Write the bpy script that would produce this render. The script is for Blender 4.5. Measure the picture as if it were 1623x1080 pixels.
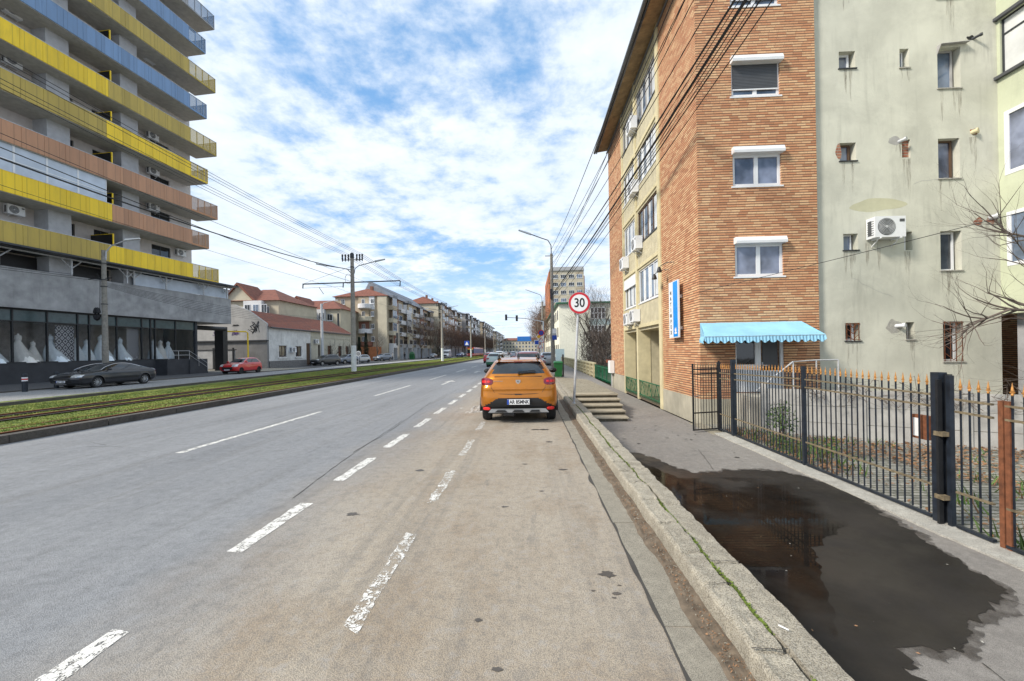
import bpy, math, random
from math import radians, sin, cos, pi, sqrt, atan2
from mathutils import Vector, Matrix, noise
random.seed(7)
R_ = random.random
def ru(a, b): return a + (b - a) * random.random()
for o in list(bpy.data.objects): bpy.data.objects.remove(o)
sc = bpy.context.scene
COL = sc.collection
# ---------------------------------------------------------------- camera
cd = bpy.data.cameras.new('camera'); cam = bpy.data.objects.new('camera', cd); COL.objects.link(cam)
cd.sensor_width = 36; cd.lens = 36 * 655 / 1623; cd.shift_y = 16.7 / 1623; cd.clip_start = .05; cd.clip_end = 6000
yaw = math.atan(27 / 655.)
cam.rotation_mode = 'QUATERNION'
cam.location = (0, 0, 1.7)
cam.rotation_quaternion = (Matrix.Rotation(yaw, 4, 'Z') @ Matrix.Rotation(radians(90), 4, 'X') @ Matrix.Rotation(-.0172, 4, 'Z')).to_quaternion()
sc.camera = cam
sc.render.resolution_x = 1024; sc.render.resolution_y = 681
# ---------------------------------------------------------------- world
SUN_EL, SUN_AZ = radians(38), radians(-118)     # azimuth from +Y towards +X
w = bpy.data.worlds.new('World'); sc.world = w; w.use_nodes = True
nt = w.node_tree; N = nt.nodes; L = nt.links; N.clear()
def nn(t, **k):
    n = N.new(t)
    for a, b in k.items(): setattr(n, a, b)
    return n
out = nn('ShaderNodeOutputWorld'); bg = nn('ShaderNodeBackground'); L.new(bg.outputs[0], out.inputs[0])
bg.inputs[1].default_value = .12
sky = nn('ShaderNodeTexSky', sky_type='NISHITA', sun_disc=False, sun_elevation=SUN_EL, sun_rotation=SUN_AZ, air_density=1.0, dust_density=.6, ozone_density=1.6)
tc = nn('ShaderNodeTexCoord'); sp = nn('ShaderNodeSeparateXYZ'); L.new(tc.outputs['Generated'], sp.inputs[0])
def mth(op, a, b=None, clamp=False):
    m = nn('ShaderNodeMath', operation=op, use_clamp=clamp)
    for i, v in enumerate((a, b)):
        if v is None: continue
        if isinstance(v, (int, float)): m.inputs[i].default_value = v
        else: L.new(v, m.inputs[i])
    return m.outputs[0]
zz = mth('ADD', mth('MAXIMUM', sp.outputs[2], 0.0), .16)
cx = mth('DIVIDE', sp.outputs[0], zz); cy = mth('DIVIDE', sp.outputs[1], zz)
cb = nn('ShaderNodeCombineXYZ'); L.new(cx, cb.inputs[0]); L.new(cy, cb.inputs[1])
def wn(scale, det, rough, dist, off):
    mp = nn('ShaderNodeMapping'); mp.inputs[1].default_value = off; L.new(cb.outputs[0], mp.inputs[0])
    n = nn('ShaderNodeTexNoise'); n.inputs['Scale'].default_value = scale; n.inputs['Detail'].default_value = det
    n.inputs['Roughness'].default_value = rough; n.inputs['Distortion'].default_value = dist
    L.new(mp.outputs[0], n.inputs['Vector']); return n.outputs['Fac']
big = wn(.6, 3, .5, .2, (3.1, 7.3, 0)); mid = wn(2.7, 7, .6, .2, (5.7, 1.3, 0)); fine = wn(8.5, 6, .62, .1, (2.2, 9.1, 0))
cov = mth('ADD', mth('ADD', mth('MULTIPLY', big, .62), mth('MULTIPLY', mid, .44)), mth('MULTIPLY', fine, .28))
mr = nn('ShaderNodeMapRange', interpolation_type='SMOOTHSTEP'); L.new(cov, mr.inputs[0])
mr.inputs[1].default_value = .53; mr.inputs[2].default_value = .70
dens = mth('MULTIPLY', mr.outputs[0], .93)
shade = nn('ShaderNodeMapRange'); L.new(mth('ADD', mth('MULTIPLY', mid, .6), mth('MULTIPLY', fine, .4)), shade.inputs[0])
shade.inputs[1].default_value = .35; shade.inputs[2].default_value = .62
cc = nn('ShaderNodeMix', data_type='RGBA'); L.new(shade.outputs[0], cc.inputs[0])
cc.inputs[6].default_value = (4.7, 5.4, 6.3, 1); cc.inputs[7].default_value = (6.2, 6.6, 7.0, 1)
veil = nn('ShaderNodeMix', data_type='RGBA'); veil.inputs[0].default_value = .5
L.new(sky.outputs[0], veil.inputs[6]); veil.inputs[7].default_value = (1.7, 3.9, 7.1, 1)
mx = nn('ShaderNodeMix', data_type='RGBA'); L.new(dens, mx.inputs[0]); L.new(veil.outputs[2], mx.inputs[6]); L.new(cc.outputs[2], mx.inputs[7])
hz = nn('ShaderNodeMapRange', interpolation_type='SMOOTHSTEP'); L.new(sp.outputs[2], hz.inputs[0]); hz.inputs[1].default_value = .0; hz.inputs[2].default_value = .25
hz.inputs[3].default_value = .75; hz.inputs[4].default_value = 0.
mh = nn('ShaderNodeMix', data_type='RGBA'); L.new(hz.outputs[0], mh.inputs[0]); L.new(mx.outputs[2], mh.inputs[6]); mh.inputs[7].default_value = (5.9, 6.5, 7.3, 1)
L.new(mh.outputs[2], bg.inputs[0])
# ---------------------------------------------------------------- sun
sd = bpy.data.lights.new('sun', 'SUN'); sd.energy = 3.3; sd.angle = radians(11); sd.color = (1, .93, .83)
sun = bpy.data.objects.new('sun', sd); COL.objects.link(sun)
dv = Vector((sin(SUN_AZ) * cos(SUN_EL), cos(SUN_AZ) * cos(SUN_EL), sin(SUN_EL)))
sun.rotation_euler = dv.to_track_quat('Z', 'Y').to_euler()
sun.location = (-40, -20, 40)
sc.view_settings.view_transform = 'Standard'; sc.view_settings.look = 'None'; sc.view_settings.exposure = .52; sc.view_settings.gamma = 1
sc.cycles.max_bounces = 6; sc.cycles.transparent_max_bounces = 12
# ---------------------------------------------------------------- materials
MATS = {}
class NB:
    def __init__(s, name):
        s.m = bpy.data.materials.new(name); s.m.use_nodes = True; s.t = s.m.node_tree
        s.n = s.t.nodes; s.b = s.n['Principled BSDF']; s.o = s.n['Material Output']
        s.tc = s.n.new('ShaderNodeTexCoord'); s.co = s.tc.outputs['Object']
    def l(s, a, b): s.t.links.new(a, b)
    def mapn(s, scale=(1, 1, 1), loc=(0, 0, 0), src=None):
        m = s.n.new('ShaderNodeMapping'); m.inputs[3].default_value = scale; m.inputs[1].default_value = loc
        s.l(src or s.co, m.inputs[0]); return m.outputs[0]
    def noise(s, scale, det=4, rough=.55, src=None, dist=0):
        n = s.n.new('ShaderNodeTexNoise'); n.inputs['Scale'].default_value = scale; n.inputs['Detail'].default_value = det
        n.inputs['Roughness'].default_value = rough; n.inputs['Distortion'].default_value = dist
        s.l(src or s.co, n.inputs['Vector']); return n.outputs['Fac']
    def vor(s, scale, feat='F1', src=None, out='Distance', rnd=1):
        n = s.n.new('ShaderNodeTexVoronoi'); n.feature = feat; n.inputs['Scale'].default_value = scale; n.inputs['Randomness'].default_value = rnd
        s.l(src or s.co, n.inputs['Vector']); return n.outputs[out]
    def math(s, op, a, b=None, clamp=False):
        m = s.n.new('ShaderNodeMath'); m.operation = op; m.use_clamp = clamp
        for i, v in enumerate((a, b)):
            if v is None: continue
            if isinstance(v, (int, float)): m.inputs[i].default_value = v
            else: s.l(v, m.inputs[i])
        return m.outputs[0]
    def rng(s, v, a, b, c=0., d=1.):
        m = s.n.new('ShaderNodeMapRange'); m.inputs[1].default_value = a; m.inputs[2].default_value = b
        m.inputs[3].default_value = c; m.inputs[4].default_value = d; s.l(v, m.inputs[0]); return m.outputs[0]
    def mix(s, f, a, b, mode='MIX'):
        m = s.n.new('ShaderNodeMix'); m.data_type = 'RGBA'; m.blend_type = mode
        if isinstance(f, (int, float)): m.inputs[0].default_value = f
        else: s.l(f, m.inputs[0])
        for i, v in ((6, a), (7, b)):
            if isinstance(v, tuple): m.inputs[i].default_value = (*v[:3], 1)
            else: s.l(v, m.inputs[i])
        return m.outputs[2]
    def xyz(s):
        q = s.n.new('ShaderNodeSeparateXYZ'); s.l(s.co, q.inputs[0]); return q.outputs
    def comb(s, x, y, z=None):
        q = s.n.new('ShaderNodeCombineXYZ')
        for i, v in enumerate((x, y, z)):
            if v is None: continue
            if isinstance(v, (int, float)): q.inputs[i].default_value = v
            else: s.l(v, q.inputs[i])
        return q.outputs[0]
    def col(s, c):
        if isinstance(c, tuple): s.b.inputs['Base Color'].default_value = (*c[:3], 1)
        else: s.l(c, s.b.inputs['Base Color'])
    def rough(s, r):
        if isinstance(r, (int, float)): s.b.inputs['Roughness'].default_value = r
        else: s.l(r, s.b.inputs['Roughness'])
    def bump(s, h, st=.3, d=.01):
        b = s.n.new('ShaderNodeBump'); b.inputs['Strength'].default_value = st; b.inputs['Distance'].default_value = d
        s.l(h, b.inputs['Height']); s.l(b.outputs[0], s.b.inputs['Normal'])
def M(name, col=(.5, .5, .5), rough=.6, metal=0, var=.15, scale=3, bump=.15, streak=0, bscale=40, spec=None, coat=0, em=None):
    """plain material with tonal variation, fine bump and optional rain streaks"""
    if name in MATS: return MATS[name]
    b = NB(name); dk = tuple(c * (1 - var) for c in col); lt = tuple(min(1, c * (1 + var)) for c in col)
    c = b.mix(b.rng(b.noise(scale, 5), .3, .7), dk, lt)
    if streak:
        s = b.math('MULTIPLY', b.rng(b.noise(1, 6, .65, src=b.mapn((4.2, 4.2, .5)), dist=.6), .5, .78), b.rng(b.noise(.55, 3), .42, .62))
        c = b.mix(b.math('MULTIPLY', s, streak * 1.1), c, tuple(x * .5 for x in col))
        s2 = b.rng(b.noise(.5, 8, .7, dist=.8), .47, .68)
        c = b.mix(b.math('MULTIPLY', s2, streak * .75), c, tuple(x * .68 for x in col))
        s3 = b.rng(b.noise(1.1, 7, .72, src=b.mapn((1, 1, 1), (7, 4, 2)), dist=.5), .5, .72)
        c = b.mix(b.math('MULTIPLY', s3, streak * .6), c, tuple(min(.9, x * 1.3) for x in col))
    b.col(c); b.rough(rough); b.b.inputs['Metallic'].default_value = metal
    if spec is not None: b.b.inputs['Specular IOR Level'].default_value = spec
    if coat: b.b.inputs['Coat Weight'].default_value = coat; b.b.inputs['Coat Roughness'].default_value = .04
    if em: b.b.inputs['Emission Color'].default_value = (*em[:3], 1); b.b.inputs['Emission Strength'].default_value = em[3]
    if bump: b.bump(b.noise(bscale, 4), bump, .01)
    MATS[name] = b.m; return b.m
def pavement(name, c1, c2, c3, crack=.0, seam=None, wet=False, blend=None, rough=.85, agg=260, bd=.007, grit=1.):
    b = NB(name); x, y, z = b.xyz()
    base = b.mix(b.rng(b.noise(.45, 6, .6, src=b.mapn((1, .35, 1))), .32, .68), c1, c2)
    base = b.mix(b.rng(b.noise(2.2, 6, .65), .52, .78), base, c3)
    if blend:   # colour drifts across the carriageway, from X=a to X=b
        a_, b_, cb1, cb2 = blend
        f = b.rng(b.math('ADD', x, b.rng(b.noise(.5, 4), 0, 1, -1.0, 1.0)), a_, b_)
        side = b.mix(b.rng(b.noise(.5, 6, .6, src=b.mapn((1, .4, 1))), .35, .68), cb1, cb2)
        base = b.mix(f, base, side)
    if blend:
        tr_ = b.rng(b.noise(1, 5, .6, src=b.mapn((1.5, .035, 1), (3, 1, 0))), .35, .65); lt_ = b.mix(b.rng(x, -3, -1.7), (.33, .335, .345), (.45, .39, .31)); base = b.mix(b.math('MULTIPLY', tr_, .45), base, lt_); t2 = b.rng(b.noise(1, 6, .7, src=b.mapn((2.6, .12, 1), (8, 5, 0))), .52, .72); base = b.mix(b.math('MULTIPLY', t2, .5), base, (.135, .125, .112))
        t3 = b.rng(b.noise(.9, 6, .7, src=b.mapn((1, .55, 1), (1, 9, 0))), .49, .68); base = b.mix(b.math('MULTIPLY', b.math('MULTIPLY', t3, b.rng(x, -3, -1.5)), .75), base, (.28, .20, .12))
    g = b.noise(agg, 3, .7); gv = b.rng(b.vor(agg * .55), .1, .65)
    base = b.mix(b.math('MULTIPLY', b.rng(g, .5, .68), .5 * grit), base, tuple(min(.6, c * 1.75) for c in c2))
    base = b.mix(b.math('MULTIPLY', b.rng(gv, .76, 1), .7 * grit), base, tuple(c * .3 for c in c1))
    pt_ = b.noise(9, 6, .75); base = b.mix(b.math('MULTIPLY', b.rng(pt_, .35, .5, 1, 0), .35), base, tuple(c * .6 for c in c1)); base = b.mix(b.math('MULTIPLY', b.rng(pt_, .52, .66), .3), base, tuple(min(.7, c * 1.3) for c in c2))
    st = b.rng(b.noise(1.3, 5, .7, src=b.mapn((3.2, .5, 1), (9, 3, 0))), .62, .74)
    base = b.mix(b.math('MULTIPLY', st, .45), base, tuple(c * .5 for c in c1))
    h = b.math('ADD', b.math('MULTIPLY', g, .6), b.math('MULTIPLY', gv, -.5))
    if crack:
        warp = b.n.new('ShaderNodeVectorMath'); warp.operation = 'ADD'
        nz = b.n.new('ShaderNodeTexNoise'); nz.inputs['Scale'].default_value = 2.5; nz.inputs['Detail'].default_value = 5
        b.l(b.mapn((.6, .35, 1)), nz.inputs['Vector']); b.l(b.mapn((.6, .35, 1)), warp.inputs[0]); b.l(nz.outputs['Color'], warp.inputs[1])
        e = b.vor(1.7, 'DISTANCE_TO_EDGE', src=warp.outputs[0])
        cr = b.rng(e, .003, .016, 1, 0)
        msk = b.rng(b.noise(.35, 3, src=b.mapn((1, .5, 1), (4, 8, 0))), .48, .6)
        f = b.math('MULTIPLY', b.math('MULTIPLY', cr, msk), crack)
        base = b.mix(f, base, tuple(c * .28 for c in c1)); h = b.math('SUBTRACT', h, f)
    b.col(base); b.rough(rough); b.bump(b.math('ADD', h, b.math('MULTIPLY', b.noise(28, 5, .7), 1.2)), .7, bd); MATS[name] = b.m; return b.m
def brick(name, c1, c2, mortar, bw=.25, rh=.07, ms=.011, ground=False, vj=None):
    """courses of long bricks: every brick picks its own tone, deep mortar-coloured bed joints, thin head joints"""
    b = NB(name); x, y, z = b.xyz()
    u, v = (b.math('ADD', x, y), z) if not ground else (x, y)
    vr = b.math('DIVIDE', v, rh); row = b.math('FLOOR', vr); fr_ = b.math('FRACT', vr)
    rh_ = b.n.new('ShaderNodeTexWhiteNoise'); rh_.noise_dimensions = '1D'; b.l(row, rh_.inputs['W'])
    uu = b.math('ADD', b.math('DIVIDE', u, bw), b.math('MULTIPLY', rh_.outputs['Value'], 1. if not ground else 1.)); cell = b.math('FLOOR', uu); fu = b.math('FRACT', uu)
    wn_ = b.n.new('ShaderNodeTexWhiteNoise'); wn_.noise_dimensions = '2D'; b.l(b.comb(cell, row), wn_.inputs['Vector'])
    cr = b.n.new('ShaderNodeValToRGB'); e = cr.color_ramp.elements; e[0].color = (*[q * .74 for q in c1], 1); e[0].position = 0; e[1].color = (*c2, 1); e[1].position = 1
    for p_, f_ in ((.12, 0.), (.5, .35), (.8, .7)): k = e.new(p_); k.color = (*[c1[i] + (c2[i] - c1[i]) * f_ for i in range(3)], 1)
    b.l(wn_.outputs['Value'], cr.inputs[0]); c = cr.outputs[0]
    c = b.mix(b.math('MULTIPLY', b.rng(b.noise(16, 4, .7), .4, .7), .3), c, tuple(q * .6 for q in c1))
    c = b.mix(b.math('MULTIPLY', b.rng(b.noise(.5, 5, .6), .45, .7), .3), c, tuple(q * .7 for q in c1))
    jh = b.math('MAXIMUM', b.rng(b.math('ABSOLUTE', b.math('SUBTRACT', fr_, .5)), .5 - ms / rh, .5 - ms / rh * .55, 0, 1), b.math('MULTIPLY', b.rng(b.math('ABSOLUTE', b.math('SUBTRACT', fu, .5)), .5 - (vj or ms * .5) / bw, .5 - (vj or ms * .5) / bw * .5, 0, 1), .7))
    c = b.mix(jh, c, mortar); b.col(c); b.rough(.85)
    b.bump(b.math('ADD', b.math('MULTIPLY', jh, -1), b.math('MULTIPLY', b.noise(60, 3), .25)), .7, .012)
    MATS[name] = b.m; return b.m
def panelmat(name, col, ph=0.):
    """perforated balcony sheet: every sheet its own tone, posts behind it showing faintly, grime along the foot"""
    b = NB(name); x, y, z = b.xyz(); yy = b.math('ADD', y, ph); wn_ = b.n.new('ShaderNodeTexWhiteNoise'); wn_.noise_dimensions = '1D'; b.l(b.math('FLOOR', b.math('DIVIDE', yy, .607)), wn_.inputs['W'])
    c = b.mix(wn_.outputs['Value'], tuple(q * .86 for q in col), tuple(min(1, q * 1.08) for q in col))
    f = b.math('FRACT', b.math('DIVIDE', yy, .607)); c = b.mix(b.math('MULTIPLY', b.math('LESS_THAN', f, .09), .5), c, tuple(q * .5 for q in col))
    g = b.rng(b.noise(1, 6, .7, src=b.mapn((3, 3, .5)), dist=.4), .48, .75); c = b.mix(b.math('MULTIPLY', g, .4), c, tuple(q * .45 + .02 for q in col))
    v = b.vor(22, rnd=.0, src=b.mapn((1, 1, 1))); c = b.mix(b.math('MULTIPLY', b.rng(v, .2, .35, 1, 0), .22), c, tuple(q * .4 for q in col))
    b.col(c); b.rough(.42); MATS[name] = b.m
def glassmat(name, tint=(.03, .04, .05), rough=.04, wav=.02, spec=.8):
    b = NB(name); b.col(b.mix(b.rng(b.noise(1.3, 3), .35, .65), tuple(c * .5 for c in tint), tuple(c * 1.7 for c in tint)))
    b.rough(rough); b.b.inputs['Specular IOR Level'].default_value = spec
    b.bump(b.noise(2.2, 2), wav, .05); MATS[name] = b.m; return b.m
def seethru(name, tint, fac, rough=.05):
    b = NB(name); tr = b.n.new('ShaderNodeBsdfTransparent'); mixs = b.n.new('ShaderNodeMixShader')
    b.col(tint); b.rough(rough); mixs.inputs[0].default_value = fac
    b.l(tr.outputs[0], mixs.inputs[1]); b.l(b.b.outputs[0], mixs.inputs[2]); b.l(mixs.outputs[0], b.o.inputs[0]); MATS[name] = b.m; return b.m
# ---------------------------------------------------------------- mesh builder
class Fr:     # a local frame: u along, v up, n out of the wall
    def __init__(s, o, u, n, v=(0, 0, 1)): s.o = Vector(o); s.u = Vector(u).normalized(); s.n = Vector(n).normalized(); s.v = Vector(v)
    def p(s, u, v, n=0): return s.o + s.u * u + s.v * v + s.n * n
class MB:
    def __init__(s): s.v = []; s.f = []; s.mi = []; s.c = 0
    def face(s, pts, m=None):
        i = len(s.v); s.v += [tuple(p) for p in pts]; s.f.append(tuple(range(i, i + len(pts)))); s.mi.append(s.c if m is None else m)
    def add(s, vs, fs, m=None):
        i = len(s.v); s.v += [tuple(p) for p in vs]
        for f in fs: s.f.append(tuple(a + i for a in f)); s.mi.append(s.c if m is None else m)
    def hexa(s, p, m=None):   # p: 8 points, bottom ring then top ring
        s.add(p, [(3, 2, 1, 0), (4, 5, 6, 7), (0, 1, 5, 4), (1, 2, 6, 5), (2, 3, 7, 6), (3, 0, 4, 7)], m)
    def box(s, x0, y0, z0, x1, y1, z1, m=None):
        s.hexa([(x0, y0, z0), (x1, y0, z0), (x1, y1, z0), (x0, y1, z0), (x0, y0, z1), (x1, y0, z1), (x1, y1, z1), (x0, y1, z1)], m)
    def fbox(s, fr, u0, u1, v0, v1, n0, n1, m=None):
        s.hexa([fr.p(u0, v0, n0), fr.p(u1, v0, n0), fr.p(u1, v0, n1), fr.p(u0, v0, n1), fr.p(u0, v1, n0), fr.p(u1, v1, n0), fr.p(u1, v1, n1), fr.p(u0, v1, n1)], m)
    def tube(s, pts, rs, n=8, cap=True, m=None):
        pts = [Vector(p) for p in pts]
        if isinstance(rs, (int, float)): rs = [rs] * len(pts)
        vs = []; fs = []
        ref = None
        for i, p in enumerate(pts):
            d = (pts[min(i + 1, len(pts) - 1)] - pts[max(i - 1, 0)]).normalized()
            if ref is None: ref = Vector((0, 0, 1)) if abs(d.z) < .9 else Vector((1, 0, 0))
            a = d.cross(ref).normalized(); b = d.cross(a).normalized(); ref = -b if False else ref
            for k in range(n):
                t = 2 * pi * k / n; vs.append(p + (a * cos(t) + b * sin(t)) * rs[i])
        for i in range(len(pts) - 1):
            for k in range(n):
                k2 = (k + 1) % n; fs.append((i * n + k, i * n + k2, (i + 1) * n + k2, (i + 1) * n + k))
        if cap: fs.append(tuple(range(n - 1, -1, -1))); fs.append(tuple((len(pts) - 1) * n + k for k in range(n)))
        s.add(vs, fs, m)
    def bar(s, a, b, w, h=None, m=None):
        a = Vector(a); b = Vector(b); h = h or w; d = (b - a).normalized()
        up = Vector((0, 0, 1)) if abs(d.z) < .95 else Vector((0, 1, 0))
        x = d.cross(up).normalized() * w / 2; y = x.cross(d).normalized() * h / 2
        s.hexa([a - x - y, a + x - y, a + x + y, a - x + y, b - x - y, b + x - y, b + x + y, b - x + y], m)
    def lathe(s, c, prof, n=24, axis='z', m=None, cap=True):
        vs = []; fs = []
        c = Vector(c)
        for r, h in prof:
            for k in range(n):
                t = 2 * pi * k / n
                if axis == 'z': vs.append(c + Vector((r * cos(t), r * sin(t), h)))
                elif axis == 'y': vs.append(c + Vector((r * cos(t), h, r * sin(t))))
                else: vs.append(c + Vector((h, r * cos(t), r * sin(t))))
        for i in range(len(prof) - 1):
            for k in range(n):
                k2 = (k + 1) % n; fs.append((i * n + k, i * n + k2, (i + 1) * n + k2, (i + 1) * n + k))
        if cap: fs.append(tuple(range(n))); fs.append(tuple((len(prof) - 1) * n + k for k in range(n)))
        s.add(vs, fs, m)
    def prism(s, poly, d, m=None):   # poly: list of points, d: extrusion vector
        n = len(poly); d = Vector(d); a = [Vector(p) for p in poly]; b = [p + d for p in a]
        s.add(a + b, [tuple(range(n - 1, -1, -1)), tuple(range(n, 2 * n))] + [(i, (i + 1) % n, n + (i + 1) % n, n + i) for i in range(n)], m)
    def holes(s, fr, u0, u1, v0, v1, hs, depth, m=None, mr=None):
        us = sorted({u0, u1, *[h[0] for h in hs], *[h[1] for h in hs]}); vs = sorted({v0, v1, *[h[2] for h in hs], *[h[3] for h in hs]})
        us = [u for u in us if u0 <= u <= u1]; vs = [v for v in vs if v0 <= v <= v1]
        for a, b in zip(us, us[1:]):
            for c, d in zip(vs, vs[1:]):
                mu, mv = (a + b) / 2, (c + d) / 2
                if any(h[0] < mu < h[1] and h[2] < mv < h[3] for h in hs): continue
                s.face([fr.p(a, c), fr.p(b, c), fr.p(b, d), fr.p(a, d)], m)
        mr = m if mr is None else mr
        for a, b, c, d in [h[:4] for h in hs]:
            for q in (((a, c), (b, c)), ((b, c), (b, d)), ((b, d), (a, d)), ((a, d), (a, c))):
                s.face([fr.p(*q[0]), fr.p(*q[1]), fr.p(*q[1], -depth), fr.p(*q[0], -depth)], mr)
    def build(s, name, mats, parent=None, world=True, smooth=False, autos=None):
        me = bpy.data.meshes.new(name)
        if not isinstance(mats, (list, tuple)): mats = [mats]
        off = Vector((0, 0, 0))
        if parent is not None and world: off = wloc(parent)
        me.from_pydata([(p[0] - off[0], p[1] - off[1], p[2] - off[2]) for p in s.v], [], s.f)
        for m in mats: me.materials.append(m if not isinstance(m, str) else MATS[m])
        if len(mats) > 1: me.polygons.foreach_set('material_index', s.mi)
        if smooth: me.polygons.foreach_set('use_smooth', [True] * len(me.polygons))
        me.update()
        o = bpy.data.objects.new(name, me); COL.objects.link(o)
        if parent is not None: o.parent = parent
        if smooth and autos:
            me.set_sharp_from_angle(angle=radians(autos))
        return o
def wloc(o):
    v = Vector((0, 0, 0))
    while o is not None: v = v + o.location; o = o.parent
    return v
def tag(o, label=None, cat=None, group=None, kind=None):
    if label: o['label'] = label
    if cat: o['category'] = cat
    if group: o['group'] = group
    if kind: o['kind'] = kind
    return o
def thing(name, label, cat, loc=(0, 0, 0), group=None, rz=0):
    o = bpy.data.objects.new(name, None); COL.objects.link(o); o.location = loc; o.rotation_euler[2] = rz; o.empty_display_size = .2
    return tag(o, label, cat, group)
def struct(mb, name, mat, **k): return tag(mb.build(name, mat, **k), kind='structure')
def dup(root, loc=None, rz=None, label=None, group=None, swap=None):
    kids = {}
    for ob in list(bpy.data.objects):
        if ob.parent: kids.setdefault(ob.parent.name, []).append(ob)
    def rec(o, par):
        c = o.copy(); COL.objects.link(c); c.parent = par
        if swap and c.type == 'MESH':
            for i, s in enumerate(c.material_slots):
                if s.material and s.material.name in swap:
                    s.link = 'OBJECT'; s.material = MATS[swap[o.material_slots[i].material.name]] if o.material_slots[i].material.name in swap else o.material_slots[i].material
        for k in kids.get(o.name, []): rec(k, c)
        return c
    c = rec(root, None)
    if loc is not None: c.location = loc
    if rz is not None: c.rotation_euler[2] = rz
    if label: c['label'] = label
    if group: c['group'] = group
    return c
def text(name, s, size, mat, origin, u, v, parent, depth=.002, align='CENTER', bold=0, sx=1.):
    """lettering as a thin mesh lying on the plane (u, v)"""
    cu = bpy.data.curves.new(name, 'FONT'); cu.body = s; cu.size = size; cu.extrude = depth; cu.align_x = align; cu.align_y = 'CENTER'; cu.offset = bold
    o = bpy.data.objects.new(name + '_c', cu); COL.objects.link(o)
    dg = bpy.context.evaluated_depsgraph_get(); me = bpy.data.meshes.new_from_object(o.evaluated_get(dg))
    bpy.data.objects.remove(o)
    u = Vector(u).normalized(); v = Vector(v).normalized(); n = u.cross(v); off = wloc(parent)
    for p in me.vertices: p.co = Vector(origin) + u * p.co.x * sx + v * p.co.y + n * p.co.z - off
    me.materials.clear(); me.materials.append(MATS[mat] if isinstance(mat, str) else mat); me.name = name
    r = bpy.data.objects.new(name, me); COL.objects.link(r); r.parent = parent; return r
def window(par, fr, u0, u1, v0, v1, n, fmat='pvc', gmat='glass', fw=.06, panes=2, name='window', hbar=None, dep=.05, sill=None, weights=None):
    b = MB(); ws = weights or [1] * panes
    b.fbox(fr, u0, u1, v0, v0 + fw, n, n + dep); b.fbox(fr, u0, u1, v1 - fw, v1, n, n + dep)
    b.fbox(fr, u0, u0 + fw, v0 + fw, v1 - fw, n, n + dep - .002); b.fbox(fr, u1 - fw, u1, v0 + fw, v1 - fw, n, n + dep - .002)
    acc = u0; tot = sum(ws)
    for w_ in ws[:-1]:
        acc += (u1 - u0) * w_ / tot; b.fbox(fr, acc - fw * .75, acc + fw * .75, v0 + fw, v1 - fw, n, n + dep - .004)
    if hbar: b.fbox(fr, u0 + fw, u1 - fw, v0 + (v1 - v0) * hbar - fw / 2, v0 + (v1 - v0) * hbar + fw / 2, n, n + dep - .006)
    o = b.build(name, fmat, par)
    g = MB(); g.fbox(fr, u0 + fw * .8, u1 - fw * .8, v0 + fw * .8, v1 - fw * .8, n + .012, n + .02); g.build('pane', gmat, o)
    if sill:
        q = MB(); q.fbox(fr, u0 - .05, u1 + .05, v0 - .045, v0 - .003, n - .02, sill); q.build('sill', 'pvc' if fmat == 'pvc' else 'dark_metal', o)
    return o
# ---------------------------------------------------------------- palette
M('pvc', (.74, .75, .76), .35, var=.05, bump=0); M('dark_metal', (.03, .033, .038), .45, var=.3)
M('black', (.012, .012, .013), .5, var=.2, bump=.05); M('rubber', (.018, .018, .019), .8, var=.3, scale=20)
M('steel', (.42, .43, .44), .38, .85, var=.15, scale=8); M('galv', (.5, .51, .52), .5, .3, var=.2, scale=10)
M('chrome', (.7, .7, .71), .16, .95, var=.05, bump=0); M('white', (.78, .78, .77), .5, var=.06); M('cable', (.012, .012, .014), .6, bump=0)
M('pole_concrete', (.30, .275, .235), .9, var=.22, scale=5, streak=.5, bump=.4); M('whitewash', (.74, .74, .72), .8, var=.12, scale=4, streak=.25)
M('concrete', (.36, .35, .325), .9, var=.2, streak=.6, bump=.35, bscale=60); M('concrete_dark', (.36, .36, .36), .85, var=.25, scale=1.2, streak=.7, bump=.3)
M('base_dark', (.045, .047, .052), .8, var=.2, scale=1.5, bump=.2); M('cream', (.60, .53, .33), .85, var=.12, streak=.35, bump=.25)
M('tan_render', (.50, .45, .31), .9, var=.15, streak=.4, bump=.7, bscale=25)
M('tower_wall', (.60, .57, .55), .85, var=.08, streak=.15); M('tower_col', (.46, .465, .48), .85, var=.1, streak=.2); M('slab', (.52, .50, .46), .85, var=.15, streak=.2)
M('yellow', (.90, .60, .008), .38, var=.09, scale=1.2, bump=.05, streak=.06); M('olive', (.44, .32, .045), .5, var=.14, scale=1.5, bump=.05, streak=.15)
M('terracotta', (.50, .24, .11), .5, var=.12, scale=1.5, bump=.05, streak=.12); M('panel_blue', (.15, .27, .46), .45, var=.12, scale=1.5, bump=.05)
M('panel_grey', (.3, .3, .3), .5, var=.12); M('dirt', (.13, .10, .07), .95, var=.35, scale=12, bump=.6, bscale=60)
M('plate', (.8, .8, .8), .35, var=.02, bump=0); M('ink', (.01, .01, .012), .6, bump=0); M('blue_paint', (.01, .06, .38), .4, var=.1, bump=0)
M('red_paint', (.55, .02, .03), .4, var=.08, bump=0); M('tail_red', (.16, .006, .016), .12, var=.3, scale=14, bump=0, coat=1); M('refl_red', (.62, .02, .02), .2, bump=0)
M('head_lamp', (.62, .64, .66), .08, .3, var=.3, scale=16, bump=0, coat=1); M('silver_plastic', (.40, .42, .44), .35, .5, var=.05, bump=0)
M('rim_silver', (.55, .56, .58), .28, .8, var=.08, bump=0); M('rim_black', (.02, .02, .02), .4, bump=0)
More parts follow.
